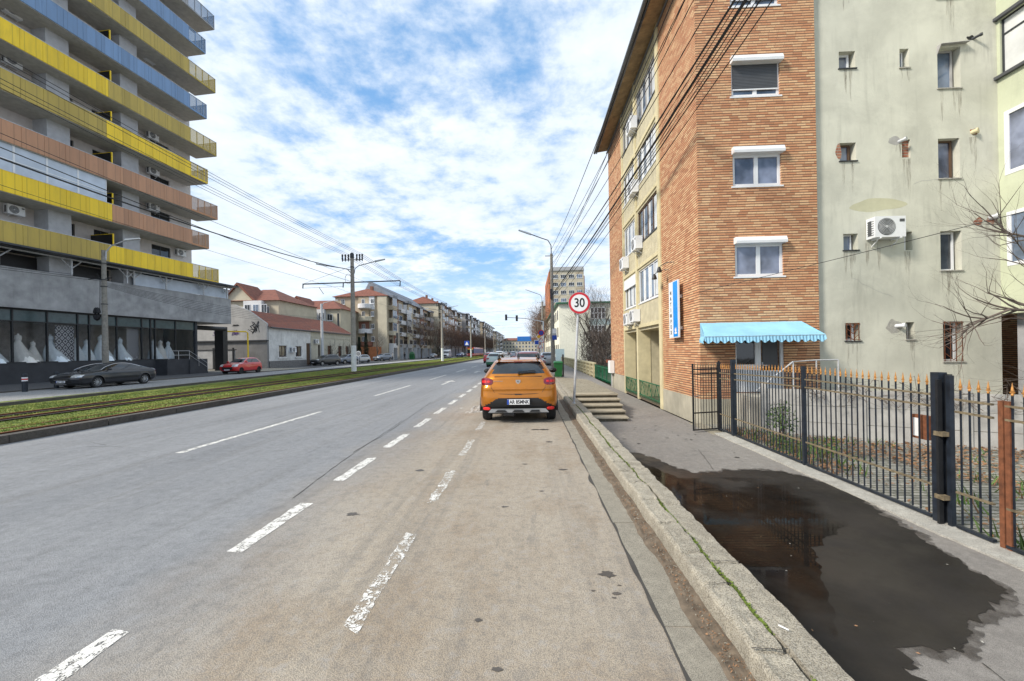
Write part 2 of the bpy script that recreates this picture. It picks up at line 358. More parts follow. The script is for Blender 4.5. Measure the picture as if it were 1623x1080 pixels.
M('rust', (.17, .06, .025), .85, var=.4, scale=14, bump=.3); M('iron_blue', (.012, .017, .026), .5, var=.5, scale=9, bump=.15); M('iron_black', (.012, .013, .015), .5, var=.3, scale=9)
M('iron_worn', (.16, .125, .075), .8, var=.45, scale=18, bump=.3); M('gold', (.46, .22, .06), .6, .3, var=.4, scale=30, bump=.2)
M('green_iron', (.012, .12, .055), .5, var=.3, scale=6); M('bin_green', (.008, .10, .025), .4, var=.15); M('awning_cloth', (.27, .54, .71), .8, var=.14, scale=1.5, bump=.2, bscale=90, streak=.1)
M('bark', (.085, .065, .05), .95, var=.3, scale=12, bump=.6); M('twig', (.125, .10, .083), .95, var=.3, scale=5, bump=0); M('twig_brown', (.155, .098, .068), .95, var=.3, scale=2, bump=0)
M('leaf', (.07, .13, .02), .6, var=.4, scale=3, bump=0); M('leaf_dry', (.24, .13, .065), .8, var=.5, scale=6, bump=0); M('conifer', (.012, .028, .014), .8, var=.4, scale=5, bump=0)
M('moss', (.12, .17, .02), .9, var=.4, scale=30, bump=.4)
M('roof_tile_far', (.175, .06, .036), .8, var=.3, scale=2, bump=.2)
panelmat('yellow_sheet', (.92, .62, .008)); panelmat('olive_sheet', (.50, .36, .06)); panelmat('terracotta_sheet', (.50, .25, .13)); panelmat('blue_sheet', (.17, .29, .48)); panelmat('grey_sheet', (.34, .34, .34))
glassmat('glass', (.045, .052, .06)); glassmat('sheer', (.15, .17, .23), .12)
glassmat('glass_dark', (.012, .014, .017)); glassmat('glass_blue', (.10, .13, .18)); glassmat('car_glass', (.014, .02, .026), .03, .004)
M('curtain', (.62, .63, .62), .25, var=.12, scale=2.5, bump=.1, bscale=8, spec=.7); M('shutter', (.075, .078, .085), .5, var=.1); M('frost', (.52, .58, .66), .18, var=.12, scale=1.2, bump=.02)
seethru('shop_glass', (.03, .04, .045), .16, .02); seethru('mesh_yellow', (.55, .40, .10), .5, .5); seethru('mesh_blue', (.16, .25, .38), .5, .5); seethru('mesh_terra', (.42, .25, .15), .55, .5)
DAMP = [(2.17, 8.61), (2.45, 8.01), (2.63, 7.5), (2.8, 7.15), (3.38, 7.33), (3.87, 7.36), (4.28, 7.24), (4.51, 6.92), (4.62, 6.52), (4.60, 6.0), (4.45, 5.38), (4.34, 4.89), (4.19, 4.35), (4.19, 4.1), (4.17, 3.92), (4.0, 3.68), (3.76, 3.5), (3.5, 3.36), (3.38, 3.34), (3.27, 3.21), (3.11, 3.07), (2.97, 2.99), (2.84, 2.99), (2.74, 3.01), (2.61, 3.06), (2.53, 2.99), (2.44, 2.86), (2.41, 2.74)]
WET = [(2.0, 8.1), (2.44, 6.9), (3.23, 6.95), (4.0, 6.85), (4.15, 5.76), (3.9, 5.2), (2.97, 4.5), (2.5, 3.6), (2.1, 2.9)]
# ================================================================= GROUND
pavement('asphalt', (.195, .203, .215), (.265, .272, .282), (.155, .158, .163), blend=(-3.1, -1.6, (.33, .265, .19), (.44, .38, .295)), grit=.55)
pavement('asphalt_far', (.30, .30, .30), (.38, .38, .375), (.2, .2, .2), crack=.3, agg=90)
pavement('walk_asphalt', (.22, .20, .18), (.295, .275, .25), (.18, .168, .155), agg=350, grit=.7)
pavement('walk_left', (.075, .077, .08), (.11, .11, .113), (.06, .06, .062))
pavement('gutter_concrete', (.30, .27, .215), (.37, .335, .27), (.24, .215, .175), agg=420)
pavement('kerb_stone', (.33, .29, .22), (.49, .445, .35), (.235, .205, .155), agg=230, rough=.95, bd=.012, grit=.95)
pavement('kerb_dark', (.07, .062, .055), (.13, .12, .105), (.035, .032, .03), agg=200)
pavement('kerb_light', (.42, .40, .35), (.54, .52, .46), (.30, .28, .24), agg=300)
pavement('landing_concrete', (.27, .235, .165), (.37, .33, .25), (.20, .17, .12), crack=.6, agg=250)
M('ground', (.12, .11, .09), .95, scale=.3, bump=.3)
b = MB(); b.face([(-1500, -60, -.62), (1500, -60, -.62), (1500, 3000, -.62), (-1500, 3000, -.62)]); struct(b, 'ground', 'ground')
# worn white paint: opaque where the paint survives, bare asphalt shows through the flaked-off parts
def paint(name, wear):
    b = NB(name); b.col(b.mix(b.rng(b.noise(60, 4), .4, .75), (.78, .77, .73), (.52, .50, .46))); b.rough(.7)
    tr = b.n.new('ShaderNodeBsdfTransparent'); ms = b.n.new('ShaderNodeMixShader')
    a = b.math('ADD', b.math('MULTIPLY', b.noise(11, 6, .7), .6), b.math('MULTIPLY', b.noise(60, 4, .7), .4))
    e = b.vor(26, 'DISTANCE_TO_EDGE'); a = b.math('SUBTRACT', a, b.math('MULTIPLY', b.rng(e, .0, .06, 1, 0), .09 if wear > .4 else .03))
    f = b.rng(a, wear, wear + .03); b.l(f, ms.inputs[0]); b.l(tr.outputs[0], ms.inputs[1]); b.l(b.b.outputs[0], ms.inputs[2]); b.l(ms.outputs[0], b.o.inputs[0]); MATS[name] = b.m
paint('paint_worn', .485); paint('paint_ok', .435)
# roadway
b = MB()
for i in range(60):
    y0 = -8 + i * i * .36 if i < 50 else 0
b.face([(-10.6, -8, 0), (1.12, -8, 0), (1.12, 900, 0), (-10.6, 900, 0)]); struct(b, 'road', 'asphalt')
b = MB(); b.face([(-27.2, -8, 0.0), (-18.3, -8, 0.0), (-18.3, 12, 0), (-20.4, 40, 0), (-20.4, 900, 0), (-27.2, 900, 0)]); struct(b, 'road', 'asphalt_far')
# lane markings, each dash with ragged ends
def dash(x, y0, y1, wd, mat, b):
    n = max(2, int((y1 - y0) / .12)); pl = []; pr = []
    for i in range(n + 1):
        y = y0 + (y1 - y0) * i / n; r = .012 if y < 14 else 0
        pl.append((x - wd / 2 + ru(-r, r), y + (ru(-.05, .05) if i in (0, n) and y < 14 else 0), .004)); pr.append((x + wd / 2 + ru(-r, r), y + (ru(-.05, .05) if i in (0, n) and y < 14 else 0), .004))
    for i in range(n): b.face([pl[i], pr[i], pr[i + 1], pl[i + 1]])
b = MB()
y = .2
for s in (1.3, 3.45, 5.42, 7.36, 9.35, 11.35, 13.35, 15.35, 17.35, 19.35): dash(-2.56 - .004 * s, s, s + 1.2, .15, 0, b)
y = 21.4
while y < 70: dash(-2.66, y, y + 1.15, .15, 0, b); y += 2.0
struct(b, 'lane_marking', 'paint_ok')
b = MB()
for s, e in ((2.5, 3.82), (4.66, 5.9), (6.72, 7.95), (8.85, 10.0), (-1.5, .6)): dash(-1.13, s, e, .12, 0, b)
for i in range(12): dash(-1.75 + ru(-.4, .4), 11.2 + ru(0, 2), 11.5 + ru(0, 2.2), ru(.05, .15), 0, b)
struct(b, 'lane_marking', 'paint_worn')
b = MB()
for k in range(30): dash(-6.2, 7.0 + 9.3 * k, 12.0 + 9.3 * k, .13, 0, b)
for (x, y) in ((-4.6, 21.5), (-4.4, 33)):      # faded arrows on the lane
    dash(x, y, y + 2.2, .14, 0, b); b.face([(x - .35, y + 2.1, .005), (x + .35, y + 2.1, .005), (x, y + 3.0, .005)])
for k in range(9): dash(-9.6 + k * 1.0, 92, 96, .5, 0, b)
struct(b, 'lane_marking', 'paint_ok')
# tar seam and oil spots
M('tar', (.05, .046, .04), .75, var=.3); M('oil', (.075, .065, .055), .55, var=.3, bump=.1)
def blob(b, x, y, z, rx, ry, n=22, j=.25):
    ph = ru(0, 9); b.face([(x + rx * cos(2 * pi * k / n) * (1 + 1.6 * j * noise.noise((cos(2 * pi * k / n) * 2.5 + ph, sin(2 * pi * k / n) * 2.5, ph))), y + ry * sin(2 * pi * k / n) * (1 + 1.6 * j * noise.noise((cos(2 * pi * k / n) * 2.5 + ph, 5 + sin(2 * pi * k / n) * 2.5, ph))), z) for k in range(n)])
b = MB()
for (x, y, r) in ((.56, 3.15, .05), (.42, 2.93, .012), (.58, 2.9, .022), (.55, 2.85, .012), (.62, 3.0, .01), (-.35, 2.6, .018), (-.1, 6.2, .03), (.12, 5.0, .02), (-1.6, 5.9, .05), (.35, 7.7, .05), (-.3, 4.5, .03), (.3, 8.9, .08), (.1, 8.9, .07), (-1.9, 4.3, .05), (-.2, 2.2, .02), (.45, 5.9, .04)): blob(b, x, y, .004, r * 1.25, r * .8, j=.5)
struct(b, 'oil_stain', 'oil')
b = MB()      # ragged dark joint between asphalt and gutter slab
y = 1.2
while y < 24:
    st = .05 if y < 6 else .2; wv = .010 + (.045 if y < 7 else .02) * max(0, noise.noise((y * 2.3, 2, 0)) + .12); x = .79 + .02 * noise.noise((y * 2.9, 0, 0)); y2 = y + st
    wv2 = .010 + (.045 if y2 < 7 else .02) * max(0, noise.noise((y2 * 2.3, 2, 0)) + .12); x2 = .79 + .02 * noise.noise((y2 * 2.9, 0, 0))
    b.face([(x - wv, y, .006), (x + wv * .5, y, .006), (x2 + wv2 * .5, y2, .006), (x2 - wv2, y2, .006)]); y = y2
struct(b, 'tar_joint', 'tar')
b = MB()
for k in range(34):
    y = -2 + k * 1.52; b.box(.792, y, -.05, 1.02, y + 1.505, .0045 + ru(0, .003))
struct(b, 'gutter', 'gutter_concrete')
# gutter dirt: low uneven bank against the kerb
b = MB(); ys = [1.0 + .05 * i for i in range(180)] + [10 + .4 * i for i in range(60)]
rows = []
for y in ys:
    e = .975 + .05 * noise.noise((y * 1.7, 4, 0)) + .015 * noise.noise((y * 9, 1, 0))
    rows.append([(e + (1.13 - e) * t / 5, y, -.002 + (.012 + .02 * (t / 5) ** 1.5 + .012 * noise.noise((t * 1.3, y * 7, 3))) * (0 if t == 0 else 1) + .004) for t in range(6)])
for r0, r1 in zip(rows, rows[1:]):
    for i in range(5): b.face([r0[i], r0[i + 1], r1[i + 1], r1[i]])
struct(b, 'gutter_dirt', 'dirt', smooth=True)
# kerb: two rows of old stone blocks with a wandering mossy crack between them
def xc(y): return 1.30 + .035 * noise.noise((y * .8, 1.5, 0)) + .018 * noise.noise((y * 3.1, 7, 0)) + .008 * noise.noise((y * 11, 3, 0))
def gapw(y): return .014 + .022 * max(0, noise.noise((y * 1.7, 11, 0)) + .35)
j1 = [.1 + i * .52 + .17 * noise.noise((i * 3.3, 0, 0)) for i in range(-2, 110)]; j2 = [.55 + i * 1.22 + .15 * noise.noise((i * 2.1, 5, 0)) for i in range(-2, 48)]
def kz(x, y, row):
    z = .155 + .014 * noise.noise((x * 2.5, y * .7, 2)) + .010 * noise.noise((x * 9, y * 9, 5)) + .006 * noise.noise((x * 40, y * 40, 5))
    js = j1 if row == 0 else j2
    d = min(abs(y - q + .03 * noise.noise((x * 14, q, 0))) for q in js)
    i = sum(1 for q in js if q < y); z += .022 * noise.noise((i * 7.7, row * 3, 0)); 
    if d < .022: z -= .045 * (1 - d / .022)
    return z
b = MB(); ys = [1.0 + .022 * i for i in range(360)]; y = ys[-1]
while y < 24: y += .09; ys.append(y)
while y < 130: y += 1.5; ys.append(y)
rows = []
for y in ys:
    c = xc(y); g = gapw(y); x0 = 1.112 + .012 * noise.noise((y * 2.3, 9, 0)) + .006 * noise.noise((y * 14, 9, 0)) + (0 if y < 12 else min(.14, (y - 12) * .01)); c += x0 - 1.112
    xr = 1.497 + .022 * noise.noise((y * 1.6, 21, 0)) + .012 * noise.noise((y * 8, 21, 0)) + (x0 - 1.112)
    r = [(x0, y, -.05), (x0 - .002, y, .06), (x0 + .004, y, kz(x0, y, 0) - .022), (x0 + .012, y, kz(x0, y, 0) - .008), (x0 + .028, y, kz(x0, y, 0))]
    for k in range(1, 7): xx = x0 + .028 + (c - g / 2 - .006 - x0 - .028) * k / 6; r.append((xx, y, kz(xx, y, 0)))
    r += [(c - g / 2, y, kz(c, y, 0) - .008), (c - g / 2 + .001, y, .10), (c + g / 2 - .001, y, .10), (c + g / 2, y, kz(c, y, 1) - .006)]
    for k in range(1, 7): xx = c + g / 2 + .006 + (xr - .012 - c - g / 2 - .006) * k / 6; r.append((xx, y, kz(xx, y, 1)))
    r += [(xr - .003, y, kz(xr, y, 1) - .012), (xr, y, kz(xr, y, 1) - .04), (xr + .01 * noise.noise((y * 6, 0, 4)), y, -.2), (xr + .005, y, -.62)]
    rows.append(r)
for r0, r1 in zip(rows, rows[1:]):
    for i in range(len(r0) - 1): b.face([r0[i], r0[i + 1], r1[i + 1], r1[i]])
struct(b, 'kerb', 'kerb_stone', smooth=True, autos=40)
b = MB()      # dirt packed in the joints between the stones
for row, js in ((0, j1), (1, j2)):
    for q in js:
        if not 1.2 < q < 30: continue
        c = xc(q); xa, xb = (1.118, c) if row == 0 else (c, 1.485); xo = 0 if q < 12 else min(.14, (q - 12) * .01); w_ = ru(.002, .006); P = []
        if R_() < .25: continue
        for k in range(9): x = xa + (xb - xa) * k / 8; P.append((x + xo, q - .03 * noise.noise((x * 14, q, 0)) + .006 * noise.noise((x * 60, q, 1)), kz(x, q, row) + .009 + (.03 if False else 0)))
        for p0, p1 in zip(P, P[1:]): a_ = w_ * ru(.4, 1.); c_ = w_ * ru(.4, 1.); z0_ = max(kz(p0[0] - xo, p0[1] + .03, row), kz(p0[0] - xo, p0[1] - .03, row)) + .001; z1_ = max(kz(p1[0] - xo, p1[1] + .03, row), kz(p1[0] - xo, p1[1] - .03, row)) + .001; b.face([(p0[0], p0[1] - a_, z0_), (p1[0], p1[1] - c_, z1_), (p1[0], p1[1] + c_, z1_), (p0[0], p0[1] + a_, z0_)])
struct(b, 'kerb_joint', 'tar')
b = MB()      # moss growing in the crack, as tiny clumps
for k in range(9000):
    y = 1.3 + 12.5 * R_() ** 1.3
    dens = noise.noise((y * 2.1, 31, 0)) + .12
    if dens < ru(-.25, .25): continue
    g = gapw(y); x = xc(y) + (0 if y < 12 else min(.14, (y - 12) * .01)) + ru(-g, g) * .55; s = ru(.004, .011); z = .132 + ru(0, .024)
    a = ru(0, 6.28); b.face([(x + s * cos(a), y + s * sin(a), z), (x + s * cos(a + 2.1), y + s * sin(a + 2.1), z + ru(-.003, .004)), (x + s * cos(a + 4.2), y + s * sin(a + 4.2), z + ru(0, .008))])
tag(b.build('moss', 'moss'), 'strip of bright green moss growing along the crack in the kerb stones', 'moss', kind='stuff')
b = MB()      # dry bits in the gutter
for k in range(4200):
    y = 1.4 + 10 * R_() ** 1.5; x = 1.0 + .12 * R_() ** .7; z = .02 + ru(0, .012) * 1; s = ru(.003, .010) * (1.6 if R_() < .05 else 1); a = ru(0, 6.28); t = ru(-.006, .006)
    b.face([(x + s * cos(a), y + s * sin(a), z + t), (x - s * .35 * sin(a), y + s * .35 * cos(a), z), (x - s * cos(a), y - s * sin(a), z - t), (x + s * .35 * sin(a), y - s * .35 * cos(a), z + .003)], 0 if R_() < .7 else 1)
tag(b.build('leaf_litter', ['leaf_dry', 'gutter_concrete']), 'dry leaf crumbs and grit lying in the gutter along the kerb', 'litter', kind='stuff')
# ---- the sunken sidewalk
def sst(a, b_, x): t = max(0, min(1, (x - a) / (b_ - a))); return t * t * (3 - 2 * t)
def gz(x, y):
    ys_ = (-10, 16, 22, 31, 50, 80, 200); zs = (-.45, -.45, -.42, -.3, -.2, 0, .1); z = zs[-1]
    for i in range(6):
        if y <= ys_[i + 1]: z = zs[i] + (zs[i + 1] - zs[i]) * (y - ys_[i]) / (ys_[i + 1] - ys_[i]); break
    return z + (.13 - z) * sst(22.5, 30, y) * (1 - sst(1.5, 4.7, x)) + .006 * noise.noise((x * .9, y * .5, 0))
def sheet(name, mat, x0, x1, ys, nx, dz=0., zf=gz):
    b = MB(); g = [[(x0 + (x1 - x0) * i / nx, y, zf(x0 + (x1 - x0) * i / nx, y) + dz) for i in range(nx + 1)] for y in ys]
    for r0, r1 in zip(g, g[1:]):
        for i in range(nx): b.face([r0[i], r0[i + 1], r1[i + 1], r1[i]])
    return struct(b, name, mat, smooth=True)
sheet('sidewalk', 'walk_asphalt', 1.42, 4.62, [-4 + i * 1.0 for i in range(60)] + [56 + 4 * i for i in range(25)], 8)
b = MB(); y = -3.
while y < 10.4:     # pale ragged concrete strip under the fence
    y2 = y + .1; e = lambda q: 4.58 + .04 * noise.noise((q * 1.1, 3, 0)) + .015 * noise.noise((q * 8, 3, 0)) - .06 * sst(7.5, 6, q) * 0
    z = -.425
    b.face([(e(y), y, -.47), (e(y), y, z), (e(y2), y2, z), (e(y2), y2, -.47)][::-1]); b.face([(e(y), y, z), (4.93, y, z + .012), (4.93, y2, z + .012), (e(y2), y2, z)]); y = y2
struct(b, 'fence_footing', 'kerb_light')
b = MB(); b.box(4.52, 10.4, -.5, 4.86, 12.0, -.44); struct(b, 'fence_footing', 'landing_concrete')
# damp asphalt and standing water
bw = NB('damp_asphalt'); bw.col(bw.mix(bw.rng(bw.noise(1.1, 5), .35, .65), (.015, .013, .011), (.030, .026, .022))); bw.rough(bw.rng(bw.noise(1.6, 5, .6), .4, .62, .38, .7)); bw.b.inputs['Specular IOR Level'].default_value = .28
bw.bump(bw.noise(130, 3, .7), .32, .003); MATS['damp_asphalt'] = bw.m
bw = NB('puddle_water'); bw.col(bw.mix(bw.rng(bw.noise(1.4, 5), .35, .65), (.009, .008, .007), (.024, .016, .011))); bw.rough(bw.rng(bw.noise(2.5, 4), .45, .65, .012, .09)); bw.b.inputs['IOR'].default_value = 1.33; bw.b.inputs['Specular IOR Level'].default_value = .07; bw.bump(bw.noise(5, 2), .012, .01)
tr = bw.n.new('ShaderNodeBsdfTransparent'); ms = bw.n.new('ShaderNodeMixShader'); _x, _y, _z = bw.xyz(); _r = bw.math('SQRT', bw.math('ADD', bw.math('POWER', bw.math('DIVIDE', bw.math('SUBTRACT', _x, 2.5), 1.75), 2.), bw.math('POWER', bw.math('DIVIDE', bw.math('SUBTRACT', _y, 5.6), 2.9), 2.))); bw.l(bw.math('MULTIPLY', bw.rng(bw.math('ADD', _r, bw.rng(bw.noise(1.6, 5, .6), .2, .8, -.35, .35)), .5, .95, 1, 0), bw.rng(bw.noise(1.1, 5, .55, src=bw.mapn((1, 1, 1), (4, 4, 0))), .36, .56)), ms.inputs[0]); bw.l(tr.outputs[0], ms.inputs[1]); bw.l(bw.b.outputs[0], ms.inputs[2]); bw.l(ms.outputs[0], bw.o.inputs[0]); MATS['puddle_water'] = bw.m
DP = [(1.45, 9.1)] + DAMP + [(2.3, 1.2), (1.45, 1.2)]
def rag(pts, amp, st=.05, skip=1):
    o = []
    for i, p in enumerate(pts):
        q = pts[(i + 1) % len(pts)]; d = math.dist(p, q); n = max(1, int(d / st))
        for k in range(n):
            x = p[0] + (q[0] - p[0]) * k / n; y = p[1] + (q[1] - p[1]) * k / n
            o.append((x + amp * noise.noise((x * 6, y * 6, 1)) + amp * .5 * noise.noise((x * 23, y * 23, 1)), y + amp * noise.noise((x * 6, y * 6, 9)) + amp * .6 * noise.noise((x * 23, y * 23, 9))))
    return o
from mathutils.geometry import delaunay_2d_cdt
def flat(name, poly, z, mat):
    vs, es, fs, *_ = delaunay_2d_cdt([Vector(p) for p in poly], [], [list(range(len(poly)))], 1, 1e-5)
    b = MB(); b.add([(v.x, v.y, z) for v in vs], [tuple(f) for f in fs]); return struct(b, name, mat)
flat('wet_patch', rag(DP, .11, .025), -.4395, 'damp_asphalt')
mg = NB('damp_margin'); mg.col((.06, .05, .042)); mg.rough(.6); _t = mg.n.new('ShaderNodeBsdfTransparent'); _m = mg.n.new('ShaderNodeMixShader'); mg.l(mg.rng(mg.noise(7, 5, .7), .38, .62, .25, .75), _m.inputs[0]); mg.l(_t.outputs[0], _m.inputs[1]); mg.l(mg.b.outputs[0], _m.inputs[2]); mg.l(_m.outputs[0], mg.o.inputs[0]); MATS['damp_margin'] = mg.m
_cx, _cy = 3.0, 5.4; EX = [(p[0] + .055 * (p[0] - _cx) / max(.3, math.dist(p, (_cx, _cy))) * 1.0, p[1] + .075 * (p[1] - _cy) / max(.3, math.dist(p, (_cx, _cy)))) for p in DP]
flat('wet_margin', rag([(max(1.45, min(4.66, p[0])), p[1]) for p in EX], .09, .02), -.4415, 'damp_margin')
flat('puddle', rag(WET + [(1.45, 1.8), (1.45, 8.2)], .05), -.4355, 'puddle_water')
b = MB()
for k in range(46):
    x, y = ru(1.7, 4.4), ru(2.2, 10.5); s = ru(.006, .017); a = ru(0, 6.28); z = -.428
    b.face([(x + s * cos(a), y + s * sin(a), z), (x - s * .4 * sin(a), y + s * .4 * cos(a), z + .004), (x - s * cos(a), y - s * sin(a), z + .002), (x + s * .4 * sin(a), y - s * .4 * cos(a), z)], k % 2)
tag(b.build('fallen_leaf', ['leaf_dry', 'kerb_light']), 'scattered small fallen leaves on the wet sidewalk', 'leaves', kind='stuff')
b = MB(); b.tube([(1.345, 2.33, .168), (1.375, 2.29, .168)], .004, 8)
tag(b.build('cigarette_butt', 'white'), 'white cigarette butt lying in the mossy kerb crack', 'cigarette butt')
# thin cracks in the sidewalk asphalt and small dark marks
b = MB()
def crackline(pts, w0, z):
    P = rag2(pts)
    for p, q in zip(P, P[1:]):
        d = (Vector(q) - Vector(p)).normalized(); n = Vector((-d.y, d.x)) * w0 * ru(.4, 1.1); b.face([(p[0] - n.x, p[1] - n.y, z), (p[0] + n.x, p[1] + n.y, z), (q[0] + n.x, q[1] + n.y, z), (q[0] - n.x, q[1] - n.y, z)])
def rag2(pts):
    o = []
    for p, q in zip(pts, pts[1:]):
        for k in range(12): t = k / 12; x, y = p[0] + (q[0] - p[0]) * t, p[1] + (q[1] - p[1]) * t; o.append((x + .02 * noise.noise((x * 5, y * 5, 0)), y + .02 * noise.noise((y * 5, x * 5, 3))))
    return o + [pts[-1]]
for k in range(16):     # long joint cracks of the old carriageway
    x0_ = random.choice([-2.95, -3.2, -6.7, -6.95, -8.6]); y0_ = ru(3, 40); crackline([(x0_ + ru(-.15, .15), y0_), (x0_ + ru(-.2, .2), y0_ + ru(1.2, 3.5)), (x0_ + ru(-.25, .25), y0_ + ru(4, 7))], .007, .0035)
for k in range(7): y0_ = ru(5, 24); x0_ = ru(-9.5, -4); crackline([(x0_, y0_), (x0_ + ru(.6, 1.6), y0_ + ru(-.3, .3))], .006, .0035)
crackline([(3.55, 8.9), (3.2, 7.4)], .006, -.443); crackline([(3.0, 2.9), (2.9, 2.2), (2.85, 1.5)], .006, -.443); crackline([(3.9, 3.7), (4.3, 3.0)], .004, -.443); crackline([(2.2, 10.8), (2.7, 10.9), (3.2, 10.7)], .005, -.442)
for k in range(26): blob(b, ru(2.2, 4.4), ru(7.6, 14), -.442, ru(.015, .05), ru(.01, .035), 12, .8)
struct(b, 'pavement_crack', 'tar')
pavement('step_tread', (.36, .31, .22), (.46, .41, .31), (.25, .21, .15), agg=250, grit=.5); pavement('riser_stone', (.13, .11, .075), (.20, .175, .13), (.07, .06, .045), agg=120)
# landing and steps
st = thing('stone_steps', 'worn stone steps with a long raised landing beside the kerb, leading down to the sidewalk', 'steps', (2.3, 13.2, -.45))
b = MB(); xs = [1.5, 1.9, 2.4, 2.8, 3.03]; yy = [14.45, 16, 18, 20, 22, 24]
zz_ = lambda x, y: .16 - .0 * y - sst(21, 24.5, y) * .14 * sst(1.6, 3, x) + .012 * noise.noise((x, y, 0))
for i in range(4):
    for j in range(5): b.face([(xs[i], yy[j], zz_(xs[i], yy[j])), (xs[i + 1], yy[j], zz_(xs[i + 1], yy[j])), (xs[i + 1] + .0, yy[j + 1], zz_(xs[i + 1], yy[j + 1])), (xs[i], yy[j + 1], zz_(xs[i], yy[j + 1]))])
for j in range(5): b.face([(3.03, yy[j], -.5), (3.03, yy[j + 1], -.5), (3.03, yy[j + 1], zz_(3.03, yy[j + 1])), (3.03, yy[j], zz_(3.03, yy[j]))])
b.build('landing', 'landing_concrete', st)
for k in range(5):
    zt = .16 - .122 * k; y0 = 14.45 - .50 * k; xr = 3.03 - .03 * k
    b = MB(); b.box(1.5, y0 - .07, zt - .04, xr + .02, y0 + .5, zt - .002 + (0 if k else .006)); o = b.build('tread', 'step_tread', st)
    b = MB(); x = 1.5
    while x < xr - .05:
        x2 = min(xr, x + ru(.22, .42)); b.box(x + .006, y0 - .01 + ru(-.006, .006), zt - .125, x2 - .006, y0 + .4, zt - .045); x = x2
    b.box(1.5, y0 + .01, -.5, xr - .01, y0 + .45, zt - .05); b.build('riser', 'riser_stone', st)
# ---- tram median
b = MB()
for i in range(60):
    y = -6 + i * 2.0 + ru(-.02, .02); b.box(-10.86, y, -.05, -10.62, y + 1.985, .165 + ru(-.006, .006))
b.box(-10.86, 114, -.05, -10.62, 700, .165); struct(b, 'median_kerb', 'kerb_dark')
b = MB(); pts = [(-18.2, -8), (-18.2, 12), (-20.3, 40), (-20.3, 700)]
for p, q in zip(pts, pts[1:]): b.hexa([(p[0] - .2, p[1], -.05), (p[0], p[1], -.05), (q[0], q[1], -.05), (q[0] - .2, q[1], -.05), (p[0] - .2, p[1], .2), (p[0], p[1], .2), (q[0], q[1], .2), (q[0] - .2, q[1], .2)])
struct(b, 'median_kerb', 'kerb_dark')
bw = NB('turf'); bw.col(bw.mix(bw.rng(bw.noise(2.5, 5), .35, .65), (.05, .10, .012), bw.mix(bw.rng(bw.noise(9, 4), .4, .7), (.16, .22, .02), (.30, .27, .06)))); bw.rough(.95); bw.bump(bw.noise(30, 4), .9, .04); MATS['turf'] = bw.m
bw = NB('grass_blade'); bw.col(bw.mix(bw.rng(bw.noise(.9, 5, .65), .38, .64), bw.mix(bw.rng(bw.noise(14, 3), .4, .6), (.07, .13, .02), (.14, .21, .03)), bw.mix(bw.rng(bw.noise(20, 3), .4, .6), (.28, .33, .035), (.38, .32, .11)))); bw.rough(.7); MATS['grass_blade'] = bw.m
b = MB(); b.face([(-20.4, -8, .09), (-10.8, -8, .09), (-10.8, 700, .09), (-20.4, 700, .09)]); struct(b, 'median_ground', 'turf')
M('ballast', (.028, .019, .015), .95, var=.5, scale=9, bump=.6)
b = MB()
for x in (-11.25, -13.97, -15.08): b.face([(x - .27, -8, .122), (x + .25, -8, .122), (x + .25, 700, .122), (x - .27, 700, .122)])
struct(b, 'ballast', 'ballast')
RT = 'rails of the tram line'
for i, (x, lb) in enumerate(((-11.25, 'rusty tram rail nearest the road, running beside the median kerb'), (-12.3, 'tram rail half buried in grass, second from the road'), (-13.97, 'rusty tram rail in a dark groove, third from the road'), (-15.08, 'rusty tram rail farthest from the road, next to the tram poles'))):
    b = MB(); prof = [(-.07, .095), (.07, .095), (.012, .11), (.012, .135), (.035, .14), (.035, .155), (-.035, .155), (-.035, .14), (-.012, .135), (-.012, .11)] if i != 1 else [(-.03, .08), (.03, .08), (.03, .105), (-.03, .105)]
    b.prism([(x + p[0], -8, p[1]) for p in prof], (0, 600, 0)); tag(b.build('tram_rail', 'rust'), lb, 'rail', RT)
b = MB()
def blades(n, xa, xb, ya, yb, h, p=1.):
    for _ in range(n):
        y = ya + (yb - ya) * R_() ** p; x = ru(xa, xb)
        if min(abs(x + 11.25), abs(x + 13.97), abs(x + 15.08)) < .29 and R_() < .985: continue
        k = noise.noise((x * .8, y * .5, 0)) * .5 + .75; hh = h * ru(.4, 1.1) * k; a = ru(0, 6.28); s = .012 * (1 + y / 14); lx, ly = ru(-.5, .5) * hh, ru(-.5, .5) * hh
        b.face([(x + s * cos(a), y + s * sin(a), .085), (x - s * cos(a), y - s * sin(a), .085), (x + lx, y + ly, .09 + hh)])
blades(60000, -18.1, -10.9, 6, 30, .042, 1.3); blades(22000, -20.2, -10.9, 30, 80, .06, 1.4); blades(4000, -20.2, -10.9, 80, 160, .14)
tag(b.build('grass', 'grass_blade'), 'short green grass growing between the tram rails', 'grass', kind='stuff')
# left pavement
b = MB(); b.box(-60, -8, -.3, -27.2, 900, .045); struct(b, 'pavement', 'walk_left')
b = MB(); b.box(-27.2, -8, -.2, -27.05, 900, .06); struct(b, 'pavement_kerb', 'kerb_dark')
b = MB(); b.face([(-42, 41.5, .052), (-27.0, 41.5, .062), (-27.0, 50.5, .062), (-42, 50.5, .052)]); struct(b, 'driveway', 'gutter_concrete')
